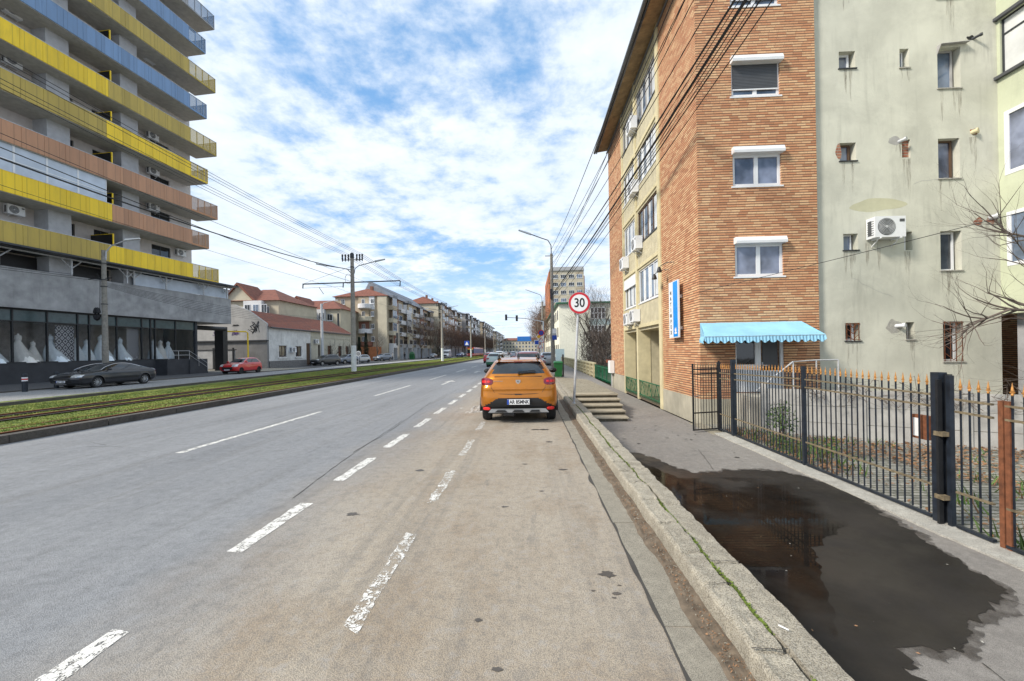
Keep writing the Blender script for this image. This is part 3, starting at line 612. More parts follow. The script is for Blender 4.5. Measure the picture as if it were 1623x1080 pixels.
# yard behind the fence
bw = NB('yard_pavers'); bw.col((.3, .3, .28)); MATS['yard_pavers'] = bw.m
brick('yard_pavers', (.27, .26, .225), (.38, .365, .325), (.05, .055, .025), .22, .11, .014, ground=True, vj=.012)
b = MB(); b.face([(4.87, -5, -.47), (40, -5, -.47), (40, 12.2, -.47), (4.87, 12.2, -.47)]); struct(b, 'yard', 'yard_pavers')
b = MB()
for k in range(20000):
    x = 5 + 9 * R_(); y = 3 + 8 * R_(); d = noise.noise((x * .9, y * .9, 4)) * 1.2 + (y - 6.6) * .2
    if d < ru(-.2, .45): continue
    s = ru(.02, .05); a = ru(0, 6.28); z = -.455 + ru(0, .05); t = ru(-.02, .02)
    b.face([(x + s * cos(a), y + s * sin(a), z + t), (x - s * .6 * sin(a), y + s * .6 * cos(a), z + .01), (x - s * cos(a), y - s * sin(a), z - t * .5), (x + s * .6 * sin(a), y - s * .6 * cos(a), z)])
tag(b.build('leaf_litter', 'leaf_dry'), 'brown fallen leaves covering the yard behind the iron fence', 'leaves', kind='stuff')
b = MB()
for k in range(15000):
    x = 5 + 8 * R_(); y = 3.5 + 7 * R_(); d = noise.noise((x * .9 + 8, y * .9, 7)) - (y - 6.5) * .06
    if d < ru(.02, .5) and not (x < 5.7 and y > 7 and R_() < .3): continue
    hh = ru(.04, .26) * (1.4 if x < 6.2 else .8); a = ru(0, 6.28); s = .012; lx, ly = ru(-.7, .7) * hh, ru(-.7, .7) * hh
    b.face([(x + s * cos(a), y + s * sin(a), -.46), (x - s * cos(a), y - s * sin(a), -.46), (x + lx, y + ly, -.46 + hh)], 0 if R_() < .75 else 1)
tag(b.build('weeds', ['leaf', 'leaf_dry']), 'green weeds and dry stalks growing up through the yard paving', 'weeds', kind='stuff')
b = MB()      # grounds beyond the brick block, behind the low fences
b.face([(4.9, 24.9, -.3), (60, 24.9, -.3), (60, 140, .05), (4.9, 140, .05)]); struct(b, 'school_ground', 'ground')
# ================================================================= BRICK APARTMENT BLOCK (right)
brick('brick_wall', (.56, .255, .125), (.76, .49, .27), (.13, .08, .055), .25, .072, .014, vj=.004)
M('plinth', (.40, .37, .29), .9, var=.12, streak=.5, bump=.4); M('stair_concrete', (.42, .40, .35), .9, var=.15, streak=.4, bump=.3)
M('plaster_green', (.55, .545, .46), .9, var=.14, scale=.8, streak=.62, bump=.5, bscale=22)
M('plaster_lime', (.51, .54, .39), .9, var=.08, scale=.8, streak=.4, bump=.5, bscale=30); M('plaster_patch', (.49, .475, .33), .9, var=.08, streak=.1, bump=.5, bscale=22)
M('wood_eave', (.34, .23, .12), .8, var=.3, scale=3, bump=.3); M('gutter_metal', (.16, .165, .17), .5, .3, var=.2)
X0 = 4.87; G = -.52
FX = Fr((X0, 0, 0), (0, 1, 0), (-1, 0, 0)); FY = Fr((0, 11.97, 0), (1, 0, 0), (0, -1, 0))
ab = thing('apartment_building', 'four-storey orange brick apartment block with beige balcony bays and wooden eaves beside the sidewalk', 'building', (X0, 11.97, -.45))
b = MB()
W0 = (5.86, 7.2)
endw = [(W0[0], W0[1], 8.80, 9.72), (W0[0], W0[1], 6.26, 7.16), (W0[0] + .02, W0[1] + .02, 3.70, 4.62), (W0[0], W0[1], 11.35, 12.25), (5.85, 7.2, .42, 2.32)]
b.holes(FY, X0, 8.17, .24, 13.9, endw, .14)
b.face([(8.17, 11.97, .24), (8.17, 12.4, .24), (8.17, 12.4, 13.9), (8.17, 11.97, 13.9)])
b.face([FX.p(11.97, .24), FX.p(15.22, .24), FX.p(15.22, 13.55), FX.p(11.97, 13.55)][::-1])
b.face([FX.p(21.2, .30), FX.p(24.7, .34), FX.p(24.7, 13.55), FX.p(21.2, 13.55)][::-1])
b.face([(X0, 24.7, -.4), (X0, 24.7, 13.55), (17, 24.7, 13.55), (17, 24.7, -.4)])
b.face([(17, 24.7, -.4), (17, 24.7, 13.9), (17, 12.4, 13.9), (17, 12.4, -.4)])
b.build('brick_wall', 'brick_wall', ab)
b = MB(); b.box(X0 - .03, 11.94, G, X0 + .3, 15.25, .238); b.box(X0 + .3, 11.94, G, 8.2, 12.2, .238); b.build('plinth', 'plinth', ab); b = MB(); b.box(X0 - .03, 21.17, G, X0 + .3, 24.73, .33); b.build('plinth', 'plinth', ab)
# bays: cream pilasters, spandrels, open ground-floor loggias
b = MB()
for y0, y1 in ((15.22, 15.52), (18.50, 18.72), (21.05, 21.2)): b.box(X0 - .05, y0, G, X0 + .5, y1, 13.55)
for k in range(5): z = 2.62 + 2.57 * k; b.box(X0 - .045, 15.52, z, X0 + .2, 18.5, z + .14); b.box(X0 - .045, 18.72, z, X0 + .2, 21.05, z + .14)
b.build('pilaster', 'cream', ab)
b = MB()
fwin = []
for k in range(4):
    v0 = 3.68 + 2.56 * k
    fwin += [(15.62, 18.40, v0, v0 + 1.42), (18.80, 21.0, v0, v0 + 1.40)]
b.holes(FX, 15.52, 18.5, 2.76, 13.0, [f for f in fwin if f[0] < 18], .1); b.holes(FX, 18.72, 21.05, 2.76, 13.0, [f for f in fwin if f[0] > 18], .1)
b.box(X0, 15.52, 13.0, X0 + .2, 21.05, 13.55)
b.box(X0 + .15, 15.3, -.5, X0 + 1.9, 15.5, 2.62); b.box(X0 + .15, 18.52, -.5, X0 + 1.9, 18.70, 2.62); b.box(X0 + .15, 21.07, -.5, X0 + 1.9, 21.19, 2.62); b.box(X0 + 1.9, 15.3, -.5, X0 + 2.0, 21.19, 2.62); b.box(X0 + .05, 15.5, 2.5, X0 + 2, 21.07, 2.615)
b.build('bay_wall', 'tan_render', ab)
b = MB(); b.box(X0 + .02, 15.5, -.5, X0 + 1.9, 21.07, -.40); b.build('loggia_floor', 'dirt', ab)
M('frame_brown', (.10, .055, .03), .6, var=.2); M('frame_grey', (.35, .34, .33), .6, var=.2, streak=.3)
fm = ['pvc', 'pvc', 'frame_brown', 'pvc', 'pvc', 'pvc', 'frame_grey', 'frame_grey']
for i, f in enumerate(fwin):
    k = i // 2; o = window(ab, FX, f[0], f[1], f[2], f[3], -.09, fm[i], 'glass' if i % 3 else 'glass_blue', .06, 4 if i % 2 == 0 else 3, sill=.03)
    cb_ = MB()
    for q in range(3): u = f[0] + (f[1] - f[0]) * (q + .3) / 3.4; cb_.fbox(FX, u, u + .35, f[2] + .1, f[3] - .1, -.072, -.066)
    cb_.build('curtain', 'curtain', o)
b = MB(); b.fbox(FX, 18.80, 21.0, 4.62, 5.08, -.02, .04); b.build('shutter_box', 'pvc', ab)
for y0, y1 in ((15.54, 18.48), (18.74, 21.03)):
    b = MB(); b.bar((X0 - .02, y0, .30), (X0 - .02, y1, .32), .035); b.bar((X0 - .02, y0, -.3), (X0 - .02, y1, -.28), .03)
    n = int((y1 - y0) / .11)
    for k in range(n + 1): y = y0 + (y1 - y0) * k / n; b.bar((X0 - .02, y, -.40), (X0 - .02, y, .30), .012)
    for k in range(3): y = y0 + (y1 - y0) * (k + .5) / 3; b.bar((X0 - .02, y - .35, -.28), (X0 - .02, y, .28), .014); b.bar((X0 - .02, y + .35, -.28), (X0 - .02, y, .28), .014)
    b.build('railing', 'green_iron', ab)
# end-face windows with roller shutters
for i, f in enumerate(endw[:4]):
    o = window(ab, FY, f[0], f[1], f[2], f[3], -.1, 'pvc', 'sheer' if i in (1, 2) else 'glass_blue', .075, 2, sill=.02)
    b = MB(); b.prism([FY.p(f[0] - .03, f[3] + .17, -.05), FY.p(f[0] - .03, f[3] + .17, .12), FY.p(f[0] - .03, f[3] + .06, .17), FY.p(f[0] - .03, f[3] - .01, .16), FY.p(f[0] - .03, f[3] - .01, -.05)], (f[1] - f[0] + .06, 0, 0)); b.build('shutter_box', 'pvc', ab)
    if i in (0, 3):
        b = MB(); zt = f[3]; zb = f[2] + .22
        n = 17
        for k in range(n): z = zb + (zt - zb) * k / n; b.fbox(FY, f[0] + .05, f[1] - .05, z, z + (zt - zb) / n - .008, -.05, -.03)
        b.fbox(FY, f[0] + .04, f[1] - .04, zb - .03, zb, -.052, -.022, 1); b.build('roller_shutter', ['shutter', 'pvc'], ab)
# door
b = MB(); f = endw[4]
b.fbox(FY, f[0], f[0] + .05, f[2], f[3], -.12, -.05); b.fbox(FY, 6.42, 6.58, f[2], f[3], -.12, -.05); b.fbox(FY, 7.12, f[1], f[2], f[3], -.12, -.05); b.fbox(FY, f[0], f[1], f[3] - .06, f[3], -.12, -.052)
b.fbox(FY, 5.9, 6.42, f[2], 1.12, -.11, -.07); b.fbox(FY, 5.9, 6.42, 1.12, 1.2, -.12, -.054); b.fbox(FY, 6.58, 7.12, f[2], .95, -.11, -.07); b.fbox(FY, 6.58, 7.12, .95, 1.03, -.12, -.054)
for k in range(9): b.fbox(FY, 5.93 + k * .055, 5.935 + k * .055 + .03, f[2] + .05, 1.1, -.07, -.066)
for k in range(9): b.fbox(FY, 6.61 + k * .055, 6.615 + k * .055 + .03, f[2] + .05, .93, -.07, -.066)
dr = b.build('door', 'pvc', ab)
b = MB(); b.fbox(FY, 5.9, 6.42, 1.2, f[3] - .06, -.1, -.09); b.build('pane', 'glass_dark', dr); b = MB(); b.fbox(FY, 6.64, 7.06, 1.08, f[3] - .1, -.1, -.085); b.build('pane', 'shutter', dr)
b = MB(); b.fbox(FY, 6.60, 6.63, 1.08, 1.26, -.054, -.04); b.fbox(FY, 6.605, 6.74, 1.16, 1.185, -.03, -.012); b.build('handle', 'steel', dr)
# eaves
b = MB(); yA, yB = 11.6, 24.95
for k in range(int((yB - yA) / .14)): y = yA + k * .14; b.hexa([(4.27, y, 13.46), (X0 + .1, y, 13.56), (X0 + .1, y + .132, 13.56), (4.27, y + .132, 13.46), (4.27, y, 13.49), (X0 + .1, y, 13.59), (X0 + .1, y + .132, 13.59), (4.27, y + .132, 13.49)])
rf = b.build('soffit', 'wood_eave', ab)
b = MB(); b.hexa([(4.2, yA, 13.5), (11, yA, 15.2), (11, yB, 15.2), (4.2, yB, 13.5), (4.2, yA, 13.62), (11, yA, 15.35), (11, yB, 15.35), (4.2, yB, 13.62)]); b.box(4.22, yA, 13.40, 4.27, yB, 13.62)
b.build('roof', 'gutter_metal', ab)
b = MB()
for k in range(9): pass
b.tube([(4.13, yA, 13.5), (4.13, yB, 13.47)], .075, 12); b.tube([(X0 - .03, yA, 13.42), (X0 - .03, yB, 13.42)], .04, 8); b.build('rain_gutter', 'gutter_metal', ab)
# steps up to the door, with handrails
sp_ = thing('entrance_steps', 'concrete entrance steps with metal handrails below the blue awning', 'steps', (6.6, 11.4, -.45))
b = MB(); b.box(5.75, 11.0, -.47, 7.45, 11.93, .40)
for k in range(4): b.box(7.45 + k * .28, 11.2, -.47, 7.45 + (k + 1) * .28, 11.93, .40 - .19 * (k + 1))
b.build('stair_block', 'stair_concrete', sp_)
b = MB(); b.tube([(7.45, 11.05, 1.33), (8.0, 11.05, 1.33)], .018); b.tube([(7.45, 11.05, .4), (7.45, 11.05, 1.33)], .018); b.tube([(8.0, 11.05, -.4), (8.0, 11.05, 1.33)], .018); b.tube([(5.9, 11.03, .55), (6.85, 11.03, 1.3)], .02)
b.tube([(6.85, 11.03, .4), (6.85, 11.03, 1.3), (7.45, 11.05, 1.33)], .018); b.build('handrail', 'galv', sp_)
# awning
aw = thing('awning', 'sky blue fabric awning with scalloped edge over the glazed door', 'awning', (6.0, 11.95, 2.0))
b = MB(); yF = 10.85; zt, zf = 2.40, 1.99
A = [(4.58, 11.95, zt), (7.66, 11.95, zt)]; Fp = [(4.52, yF, zf), (7.56, yF, zf)]
nx = 24
for i in range(nx):
    for j in range(5):
        def P_(a, c): u = a / nx; t = c / 5; x = (4.86 + (7.66 - 4.86) * u) * (1 - t) + (4.52 + 3.04 * u) * t; return (x, 11.95 + (yF - 11.95) * t, zt + (zf - zt) * t - .03 * sin(pi * t) + .008 * noise.noise((x * 3, t * 4, 0)))
        b.face([P_(i, j + 1), P_(i + 1, j + 1), P_(i + 1, j), P_(i, j)])
b.build('canopy', 'awning_cloth', aw, smooth=True)
def valance(p0, p1, ns, name):
    b = MB(); p0 = Vector(p0); p1 = Vector(p1); st_ = 8
    for i in range(ns * st_):
        def q(a, lo): t = a / (ns * st_); ph = (a % st_) / st_ if a < ns * st_ else 0; p = p0.lerp(p1, t); dr_ = .11 + .075 * abs(sin(pi * (a / st_))); side = Vector((0, -1, 0)) if abs((p1 - p0).x) > .5 else Vector((-1, 0, 0)); w_ = .018 * sin(a * 1.9) ; return p + (Vector((0, 0, -dr_)) + side * (.02 + w_) if lo else Vector((0, 0, 0)))
        b.face([q(i, 1), q(i + 1, 1), q(i + 1, 0), q(i, 0)])
    b.build(name, 'awning_cloth', aw, smooth=True)
valance((4.52, yF, zf), (7.56, yF, zf), 15, 'valance'); valance((4.86, 11.93, 2.38 - .35), (4.52, yF, zf), 6, 'valance'); valance((7.56, yF, zf), (7.66, 11.93, 2.05), 6, 'valance')
b = MB(); b.face([(4.86, 11.94, zt), (4.86, 11.94, 2.03), (4.52, yF, zf)]); b.build('side_panel', 'awning_cloth', aw); b = MB(); b.face([(7.66, 11.94, zt), (7.56, yF, zf), (7.66, 11.94, 2.05)]); b.build('side_panel', 'awning_cloth', aw)
b = MB(); b.tube([(4.54, yF + .01, zf - .015), (7.55, yF + .01, zf - .015)], .015); b.tube([(5.1, 11.95, zt - .1), (4.75, yF, zf - .02)], .012); b.tube([(7.5, 11.95, zt - .1), (7.4, yF, zf - .02)], .012); b.build('frame', 'steel', aw)
# vertical signboard
sb = thing('signboard', 'tall narrow blue and white signboard mounted on the brick wall', 'sign', (X0 - .09, 13.55, 2.04))
b = MB(); b.box(X0 - .19, 13.12, 2.04, X0 - .14, 13.96, 3.86); b.box(X0 - .14, 13.3, 2.3, X0, 13.4, 2.4); b.box(X0 - .14, 13.3, 3.3, X0, 13.4, 3.4); b.build('cabinet', 'pvc', sb)
M('sign_blue', (.0, .26, .74), .35, var=.06, bump=0)
b = MB(); b.box(X0 - .197, 13.17, 2.07, X0 - .19, 13.56, 3.83); b.build('blue_panel', 'sign_blue', sb)
for k, ch in enumerate('NATIMPEX'): text('letter', ch, .17, 'ink', (X0 - .193, 13.78, 3.50 - k * .185), (0, -1, 0), (0, 0, 1), sb, depth=.002, bold=.004)
b = MB(); q = [(-.1, 0), (.1, 0), (.1, .05), (.03, .06), (.09, .12), (.04, .2), (0, .12), (-.03, .22), (-.07, .1), (-.03, .06), (-.1, .05)]
b.prism([(X0 - .2, 13.34 + p[0], 2.16 + p[1]) for p in q], (-.004, 0, 0)); b.build('emblem', 'white', sb)
for (y, z, lb) in ((15.05, 4.3, 'small black wall lamp nearer the balcony bays on the brick wall'), (14.5, 4.45, 'small black wall lamp nearer the blue signboard on the brick wall')):
    lt = thing('wall_lamp', lb, 'lamp', (X0, y - .5, z), 'black lamps on the brick wall'); b = MB(); b.tube([(X0, y - .55, z + .12), (X0 - .18, y - .4, z + .14), (X0 - .32, y - .1, z + .08)], .012); b.build('arm', 'dark_metal', lt)
    b = MB(); b.lathe((X0 - .34, y - .05, z - .1), [(.085, -.02), (.09, .0), (.05, .14), (.02, .17)], 12); b.build('shade', 'black', lt)
# ================================================================= AC UNITS
def ac(loc, rz, label, group, s=1.):
    t = thing('air_conditioner', label, 'air conditioner', loc, group, rz); w_, h, d = .80 * s, .56 * s, .3 * s
    b = MB(); b.box(-w_ / 2, -d, 0, w_ / 2, 0, h); b.box(-w_ / 2 - .003, -d * .6, h * .15, -w_ / 2, -d * .2, h * .85, 1)
    for k in range(7): b.box(-w_ / 2 - .006, -d * .85, h * (.12 + .11 * k), -w_ / 2 - .001, -d * .15, h * (.15 + .11 * k), 1)
    b.build('casing', ['pvc', 'shutter'], t, world=False)
    g = MB(); c = (-w_ * .13, -d, h / 2); g.lathe(c, [(h * .41, -.002), (h * .41, -.008)], 28, 'y')
    for k in range(1, 7): r = h * .06 * k + .01; g.lathe(c, [(r, -.006), (r, -.018), (r - h * .018, -.018), (r - h * .018, -.006)], 28, 'y', m=1, cap=False)
    g.lathe(c, [(h * .07, -.006), (h * .07, -.02)], 16, 'y', m=1); g.build('fan_grille', ['shutter', 'galv'], t, world=False)
    g = MB(); g.box(w_ * .3, -d - .004, h * .72, w_ * .46, -d, h * .86); g.build('label_plate', 'shutter', t, world=False)
    k_ = MB()
    for x in (-w_ * .33, w_ * .33): k_.bar((x, 0, -.02), (x, -d - .03, -.02), .03); k_.bar((x, 0, -.2 * s), (x, -d * .8, -.03), .02)
    k_.build('bracket', 'pvc', t, world=False); return t
def dup_to(o, loc, rz, label, group): return dup(o, loc, rz, label, group)
AG = 'air conditioners on the brick block facade'
acX = ac((X0 - .02, 18.5, 11.3), -pi / 2, 'highest air conditioner on the brick block, between its two window columns', AG, .95)
for y, z, lb in ((18.45, 8.5, 'air conditioner on the brick block, second from the top'), (18.0, 5.95, 'air conditioner on the brick block between the windows two levels above the ground openings'), (20.4, 5.6, 'air conditioner at the far edge of the brick block bays, beside the far pilaster'), (19.75, 2.85, 'lower-left air conditioner of the pair above the ground-floor openings'), (18.55, 2.9, 'right air conditioner of the pair above the ground-floor openings')): dup(acX, (X0 - .02, y, z), None, lb, AG)
# ================================================================= GREY-GREEN PLASTER BLOCK
pb = thing('apartment_building', 'stained grey-green plastered apartment block with small windows behind the iron fence', 'building', (10.7, 12.1, -.45))
FP = Fr((0, 12.1, 0), (1, 0, 0), (0, -1, 0)); FL = Fr((13.2, 0, 0), (0, 1, 0), (-1, 0, 0))
PW = [(8.92, 9.37, 9.55, 10.03), (10.58, 10.83, 9.5, 10.03), (11.6, 12.22, 8.87, 10.02), (8.9, 9.35, 6.93, 7.44), (10.6, 10.83, 6.96, 7.47), (11.58, 12.16, 6.34, 7.46), (8.96, 9.36, 4.4, 4.86), (10.62, 10.84, 4.35, 4.87), (11.6, 12.17, 3.76, 4.86), (8.97, 9.38, 1.83, 2.33), (10.63, 10.86, 1.84, 2.32), (11.63, 12.18, 1.2, 2.32), (11.6, 12.2, 11.4, 12.5), (8.92, 9.37, 12.1, 12.6)]
b = MB(); b.holes(FP, 8.17, 13.2, -.5, 16, PW, .22)
b.face([(8.17, 12.1, 13.8), (8.17, 12.1, 16), (8.17, 24, 16), (8.17, 24, 13.8)]); b.face([(8.17, 12.1, 16), (13.2, 12.1, 16), (20, 24, 16), (8.17, 24, 16)]); b.build('wall', 'plaster_green', pb)
b = MB(); b.holes(FL, 4.5, 12.1, 2.72, 16, [(9.3, 12.02, 9.12, 10.65), (9.3, 12.02, 11.8, 13.3), (10.4, 11.95, 6.3, 8.05), (10.3, 11.93, 3.8, 5.28)], .12); b.box(13.2, 4.5, 2.5, 20, 12.1, 2.72)
b.box(13.1, 4.5, 9.02, 13.25, 12.1, 9.1, 1); b.box(13.1, 4.5, 10.66, 13.25, 12.1, 10.74, 1)
b.build('wing_wall', ['plaster_lime', 'shutter'], pb)
b = MB(); b.holes(Fr((13.62, 0, 0), (0, 1, 0), (-1, 0, 0)), 4.5, 12.1, -.5, 2.6, [(10.3, 11.9, .75, 2.2)], .1); b.build('recessed_wall', 'concrete_dark', pb)
PG = ['sheer', 'glass_blue', 'glass_blue', 'sheer', None, 'sheer', 'glass_blue', None, 'glass', 'glass_dark', 'glass_dark', 'glass_dark', 'glass_blue', 'glass_blue']; PF = ['pvc', 'pvc', 'frame_grey', 'frame_brown', None, 'frame_brown', 'pvc', None, 'pvc', 'pvc', 'frame_grey', 'pvc', 'pvc', 'pvc']
for i, f in enumerate(PW):
    if PG[i] is None: continue
    wd = f[1] - f[0]; o = window(pb, FP, f[0], f[1] - (.07 if wd > .3 else .04), f[2], f[3], -.2, PF[i], PG[i], .055 if wd > .4 else .035, 1)
    s_ = MB(); s_.fbox(FP, f[0] - .03, f[1] + .03, f[2] - .03, f[2] - .002, -.2, .035); s_.build('sill', 'kerb_light' if i % 3 else 'dark_metal', o)
    if i in (9, 11):     # ornamental grille
        g = MB(); a_, b_, c_, d_ = f; mx_ = (a_ + b_) / 2
        for k in range(4): u = a_ + .04 + (b_ - a_ - .08) * k / 3; g.bar(FP.p(u, c_, .0), FP.p(u, d_, .0), .012)
        n_ = 3 if i == 9 else 5
        for k in range(n_):
            v = c_ + (d_ - c_) * (k + .2) / n_; h_ = (d_ - c_) / n_ * .8
            g.bar(FP.p(mx_, v, .005), FP.p(a_ + .05, v + h_, .005), .012); g.bar(FP.p(mx_, v, .005), FP.p(b_ - .05, v + h_, .005), .012)
        g.bar(FP.p(a_, c_ + .03, 0), FP.p(b_, c_ + .03, 0), .014); g.bar(FP.p(a_, d_ - .03, 0), FP.p(b_, d_ - .03, 0), .014); g.build('grille', 'rust', o)
brick('old_brick', (.28, .09, .05), (.42, .2, .12), (.3, .27, .22), .12, .08, .012)
b = MB(); f = PW[4]; b.fbox(FP, f[0], f[1], f[2], f[3], -.2, -.06); b.build('bricked_opening', 'old_brick', pb)
b = MB(); f = PW[7]; b.fbox(FP, f[0], f[0] + .14, f[2], f[3], -.2, -.12); b.build('vent_board', 'pvc', pb); b = MB(); b.fbox(FP, f[0] + .14, f[1], f[2], f[3], -.22, -.18); b.build('vent_back', 'plaster_patch', pb)
b = MB(); b.prism([FP.p(11.6, 10.05, .001), FP.p(12.38, 10.1, .001), FP.p(12.38, 10.08, .14), FP.p(11.6, 10.03, .14)], (0, 0, .012)); b.prism([FP.p(11.59, 10.04, 0), FP.p(11.59, 10.04, .13), FP.p(11.59, 9.8, 0)], (.012, 0, 0)); b.build('window_hood', 'frame_grey', pb)
window(pb, FL, 9.3, 12.02, 9.12, 10.65, -.1, 'dark_metal', 'curtain', .04, 2, hbar=.72); window(pb, FL, 10.4, 11.95, 6.3, 8.05, -.04, 'pvc', 'sheer', .11, 1); window(pb, FL, 10.3, 11.93, 3.8, 5.28, -.04, 'pvc', 'glass_blue', .1, 1)
window(pb, Fr((13.62, 0, 0), (0, 1, 0), (-1, 0, 0)), 10.3, 11.9, .75, 2.2, -.08, 'pvc', 'glass_dark', .08, 2)
window(pb, FL, 9.3, 12.02, 11.8, 13.3, -.1, 'dark_metal', 'curtain', .04, 2)
def pstain(fr, u, v, ru_, rv, mat, nm, n0=.002, nn_=26):
    b = MB(); ph = ru(0, 50); b.face([fr.p(u + ru_ * cos(2 * pi * k / nn_) * (1 + .5 * noise.noise((cos(2 * pi * k / nn_) + ph, sin(2 * pi * k / nn_), 0))), v + rv * sin(2 * pi * k / nn_) * (1 + .6 * noise.noise((cos(2 * pi * k / nn_) + ph, sin(2 * pi * k / nn_), 5))), n0) for k in range(nn_)]); b.build(nm, mat, pb)
pstain(FP, 9.9, 5.65, .75, .2, 'plaster_patch', 'plaster_patch'); pstain(FP, 10.42, 7.45, .2, .1, 'concrete', 'mortar_patch', .003); pstain(FP, 10.3, 2.2, .22, .17, 'kerb_light', 'mortar_patch', .003)
pstain(FP, 8.86, 7.2, .08, .22, 'old_brick', 'brick_patch', .003); pstain(FP, 12.62, 5.1, .12, .1, 'old_brick', 'brick_patch', .003); pstain(FP, 13.0, 5.15, .15, .1, 'old_brick', 'brick_patch', .0035); pstain(FP, 12.55, 7.62, .1, .09, 'old_brick', 'brick_patch', .003); pstain(FP, 12.5, 10.25, .1, .07, 'black', 'flue_hole', .003)
# rust and rain drips below sills and fittings, hairline cracks
dp = NB('drip_stain'); dp.col((.20, .155, .11)); dp.rough(.9); _t = dp.n.new('ShaderNodeBsdfTransparent'); _m = dp.n.new('ShaderNodeMixShader'); dp.l(dp.rng(dp.noise(1, 5, .7, src=dp.mapn((30, 30, 2.5))), .42, .75, 0, .55), _m.inputs[0]); dp.l(_t.outputs[0], _m.inputs[1]); dp.l(dp.b.outputs[0], _m.inputs[2]); dp.l(_m.outputs[0], dp.o.inputs[0]); MATS['drip_stain'] = dp.m
b = MB()
for f in PW + [(9.6, 10.3, 4.6, 5), (10.4, 10.6, 7.4, 7.5), (12.4, 12.6, 7.5, 7.6), (12.85, 13.05, 5.1, 5.2)]:
    for k in range(3):
        u = ru(f[0], f[1]); w_ = ru(.02, .07); ln = ru(.25, 1.0); v = f[2] - .03
        b.face([FP.p(u - w_, v, .0025), FP.p(u + w_, v, .0025), FP.p(u + w_ * .6, v - ln * .6, .0025), FP.p(u + .005, v - ln, .0025), FP.p(u - w_ * .5, v - ln * .7, .0025)])
b.build('drip_stain', 'drip_stain', pb)
b = MB()
for (u, v, n_, du, dv) in ((9.2, 3.6, 9, .11, -.07), (12.3, 9.0, 8, .03, -.12), (10.9, 6.2, 7, .12, .02), (11.2, 1.2, 8, -.06, -.13), (8.5, 7.9, 7, .04, -.14)):
    for k in range(n_): u2, v2 = u + du * ru(.5, 1.5) + ru(-.03, .03), v + dv * ru(.5, 1.5) + ru(-.03, .03); b.face([FP.p(u, v - .003, .003), FP.p(u2, v2 - .003, .003), FP.p(u2, v2 + .003, .003), FP.p(u, v + .003, .003)]); u, v = u2, v2
b.build('hairline_crack', 'concrete_dark', pb)
for (x, z, mt, ln, r, lb) in ((10.52, 7.42, 'galv', .22, .045, 'metal flue stub beside the bricked-up opening on the plaster wall'), (10.36, 2.22, 'pvc', .26, .05, 'white flue pipe beside the narrow ground-floor window'), (12.55, 10.22, 'dark_metal', .25, .035, 'dark flue pipe stub high on the plaster wall'), (12.5, 7.6, 'cream', .16, .06, 'short beige flue stub on the plaster wall between window levels'), (12.95, 5.2, 'galv', .2, .07, 'shiny round flue cap near the corner of the green wing')):
    b = MB(); b.tube([FP.p(x, z, -.02), FP.p(x + ln * .3, z + .01, ln * .5)], r, 12); b.tube([FP.p(x + ln * .3, z + .01, ln * .5), FP.p(x + ln * .4, z + .012, ln * .68)], r * 1.25, 12); tag(b.build('flue_pipe', mt), lb, 'flue', 'flue pipes on the plaster wall')
ac((9.98, 12.08, 4.66), 0, 'white air conditioner mounted on the grey-green plaster wall', 'air conditioners on the plaster block', 1.02)
# ================================================================= PREFAB CONCRETE SLAB FENCE
sf = thing('concrete_fence', 'low fence of grey prefabricated concrete slabs and posts across the yard', 'fence', (5.9, 10.6, -.45))
q0 = Vector((5.85, 10.6, 0)); q1 = Vector((13.0, 6.95, 0)); dF = (q1 - q0).normalized(); FS = Fr(q0, dF, (dF.y, -dF.x, 0)); LN = (q1 - q0).length
us = [0, 1.9, 3.6, 5.3, 7.0, LN]
for a_, c_ in zip(us, us[1:]):
    for k in range(3):
        b = MB(); zb, zt_ = -.5 + k * .39, -.5 + (k + 1) * .39 - .012; b.fbox(FS, a_ + .06, c_ - .06, zb, zt_, -.03, .03); b.build('slab', 'concrete', sf)
for u in us: b = MB(); b.fbox(FS, u - .07, u + .07, -.5, .82, -.07, .07); b.build('post', 'concrete', sf)
tk = MB(); tk.box(8.55, 9.1, -.02, 8.75, 9.16, .36); 
# rusty letter box hung on the fence
lbx = thing('letter_box', 'rusty brown box with a peeling white sheet hanging behind the iron fence', 'letter box', (4.99, 5.45, .55)); b = MB(); b.box(4.93, 5.34, .5, 5.0, 5.56, .80); b.build('box', 'rust', lbx); b = MB(); b.box(4.924, 5.46, .53, 4.929, 5.53, .76); b.build('sheet', 'white', lbx)
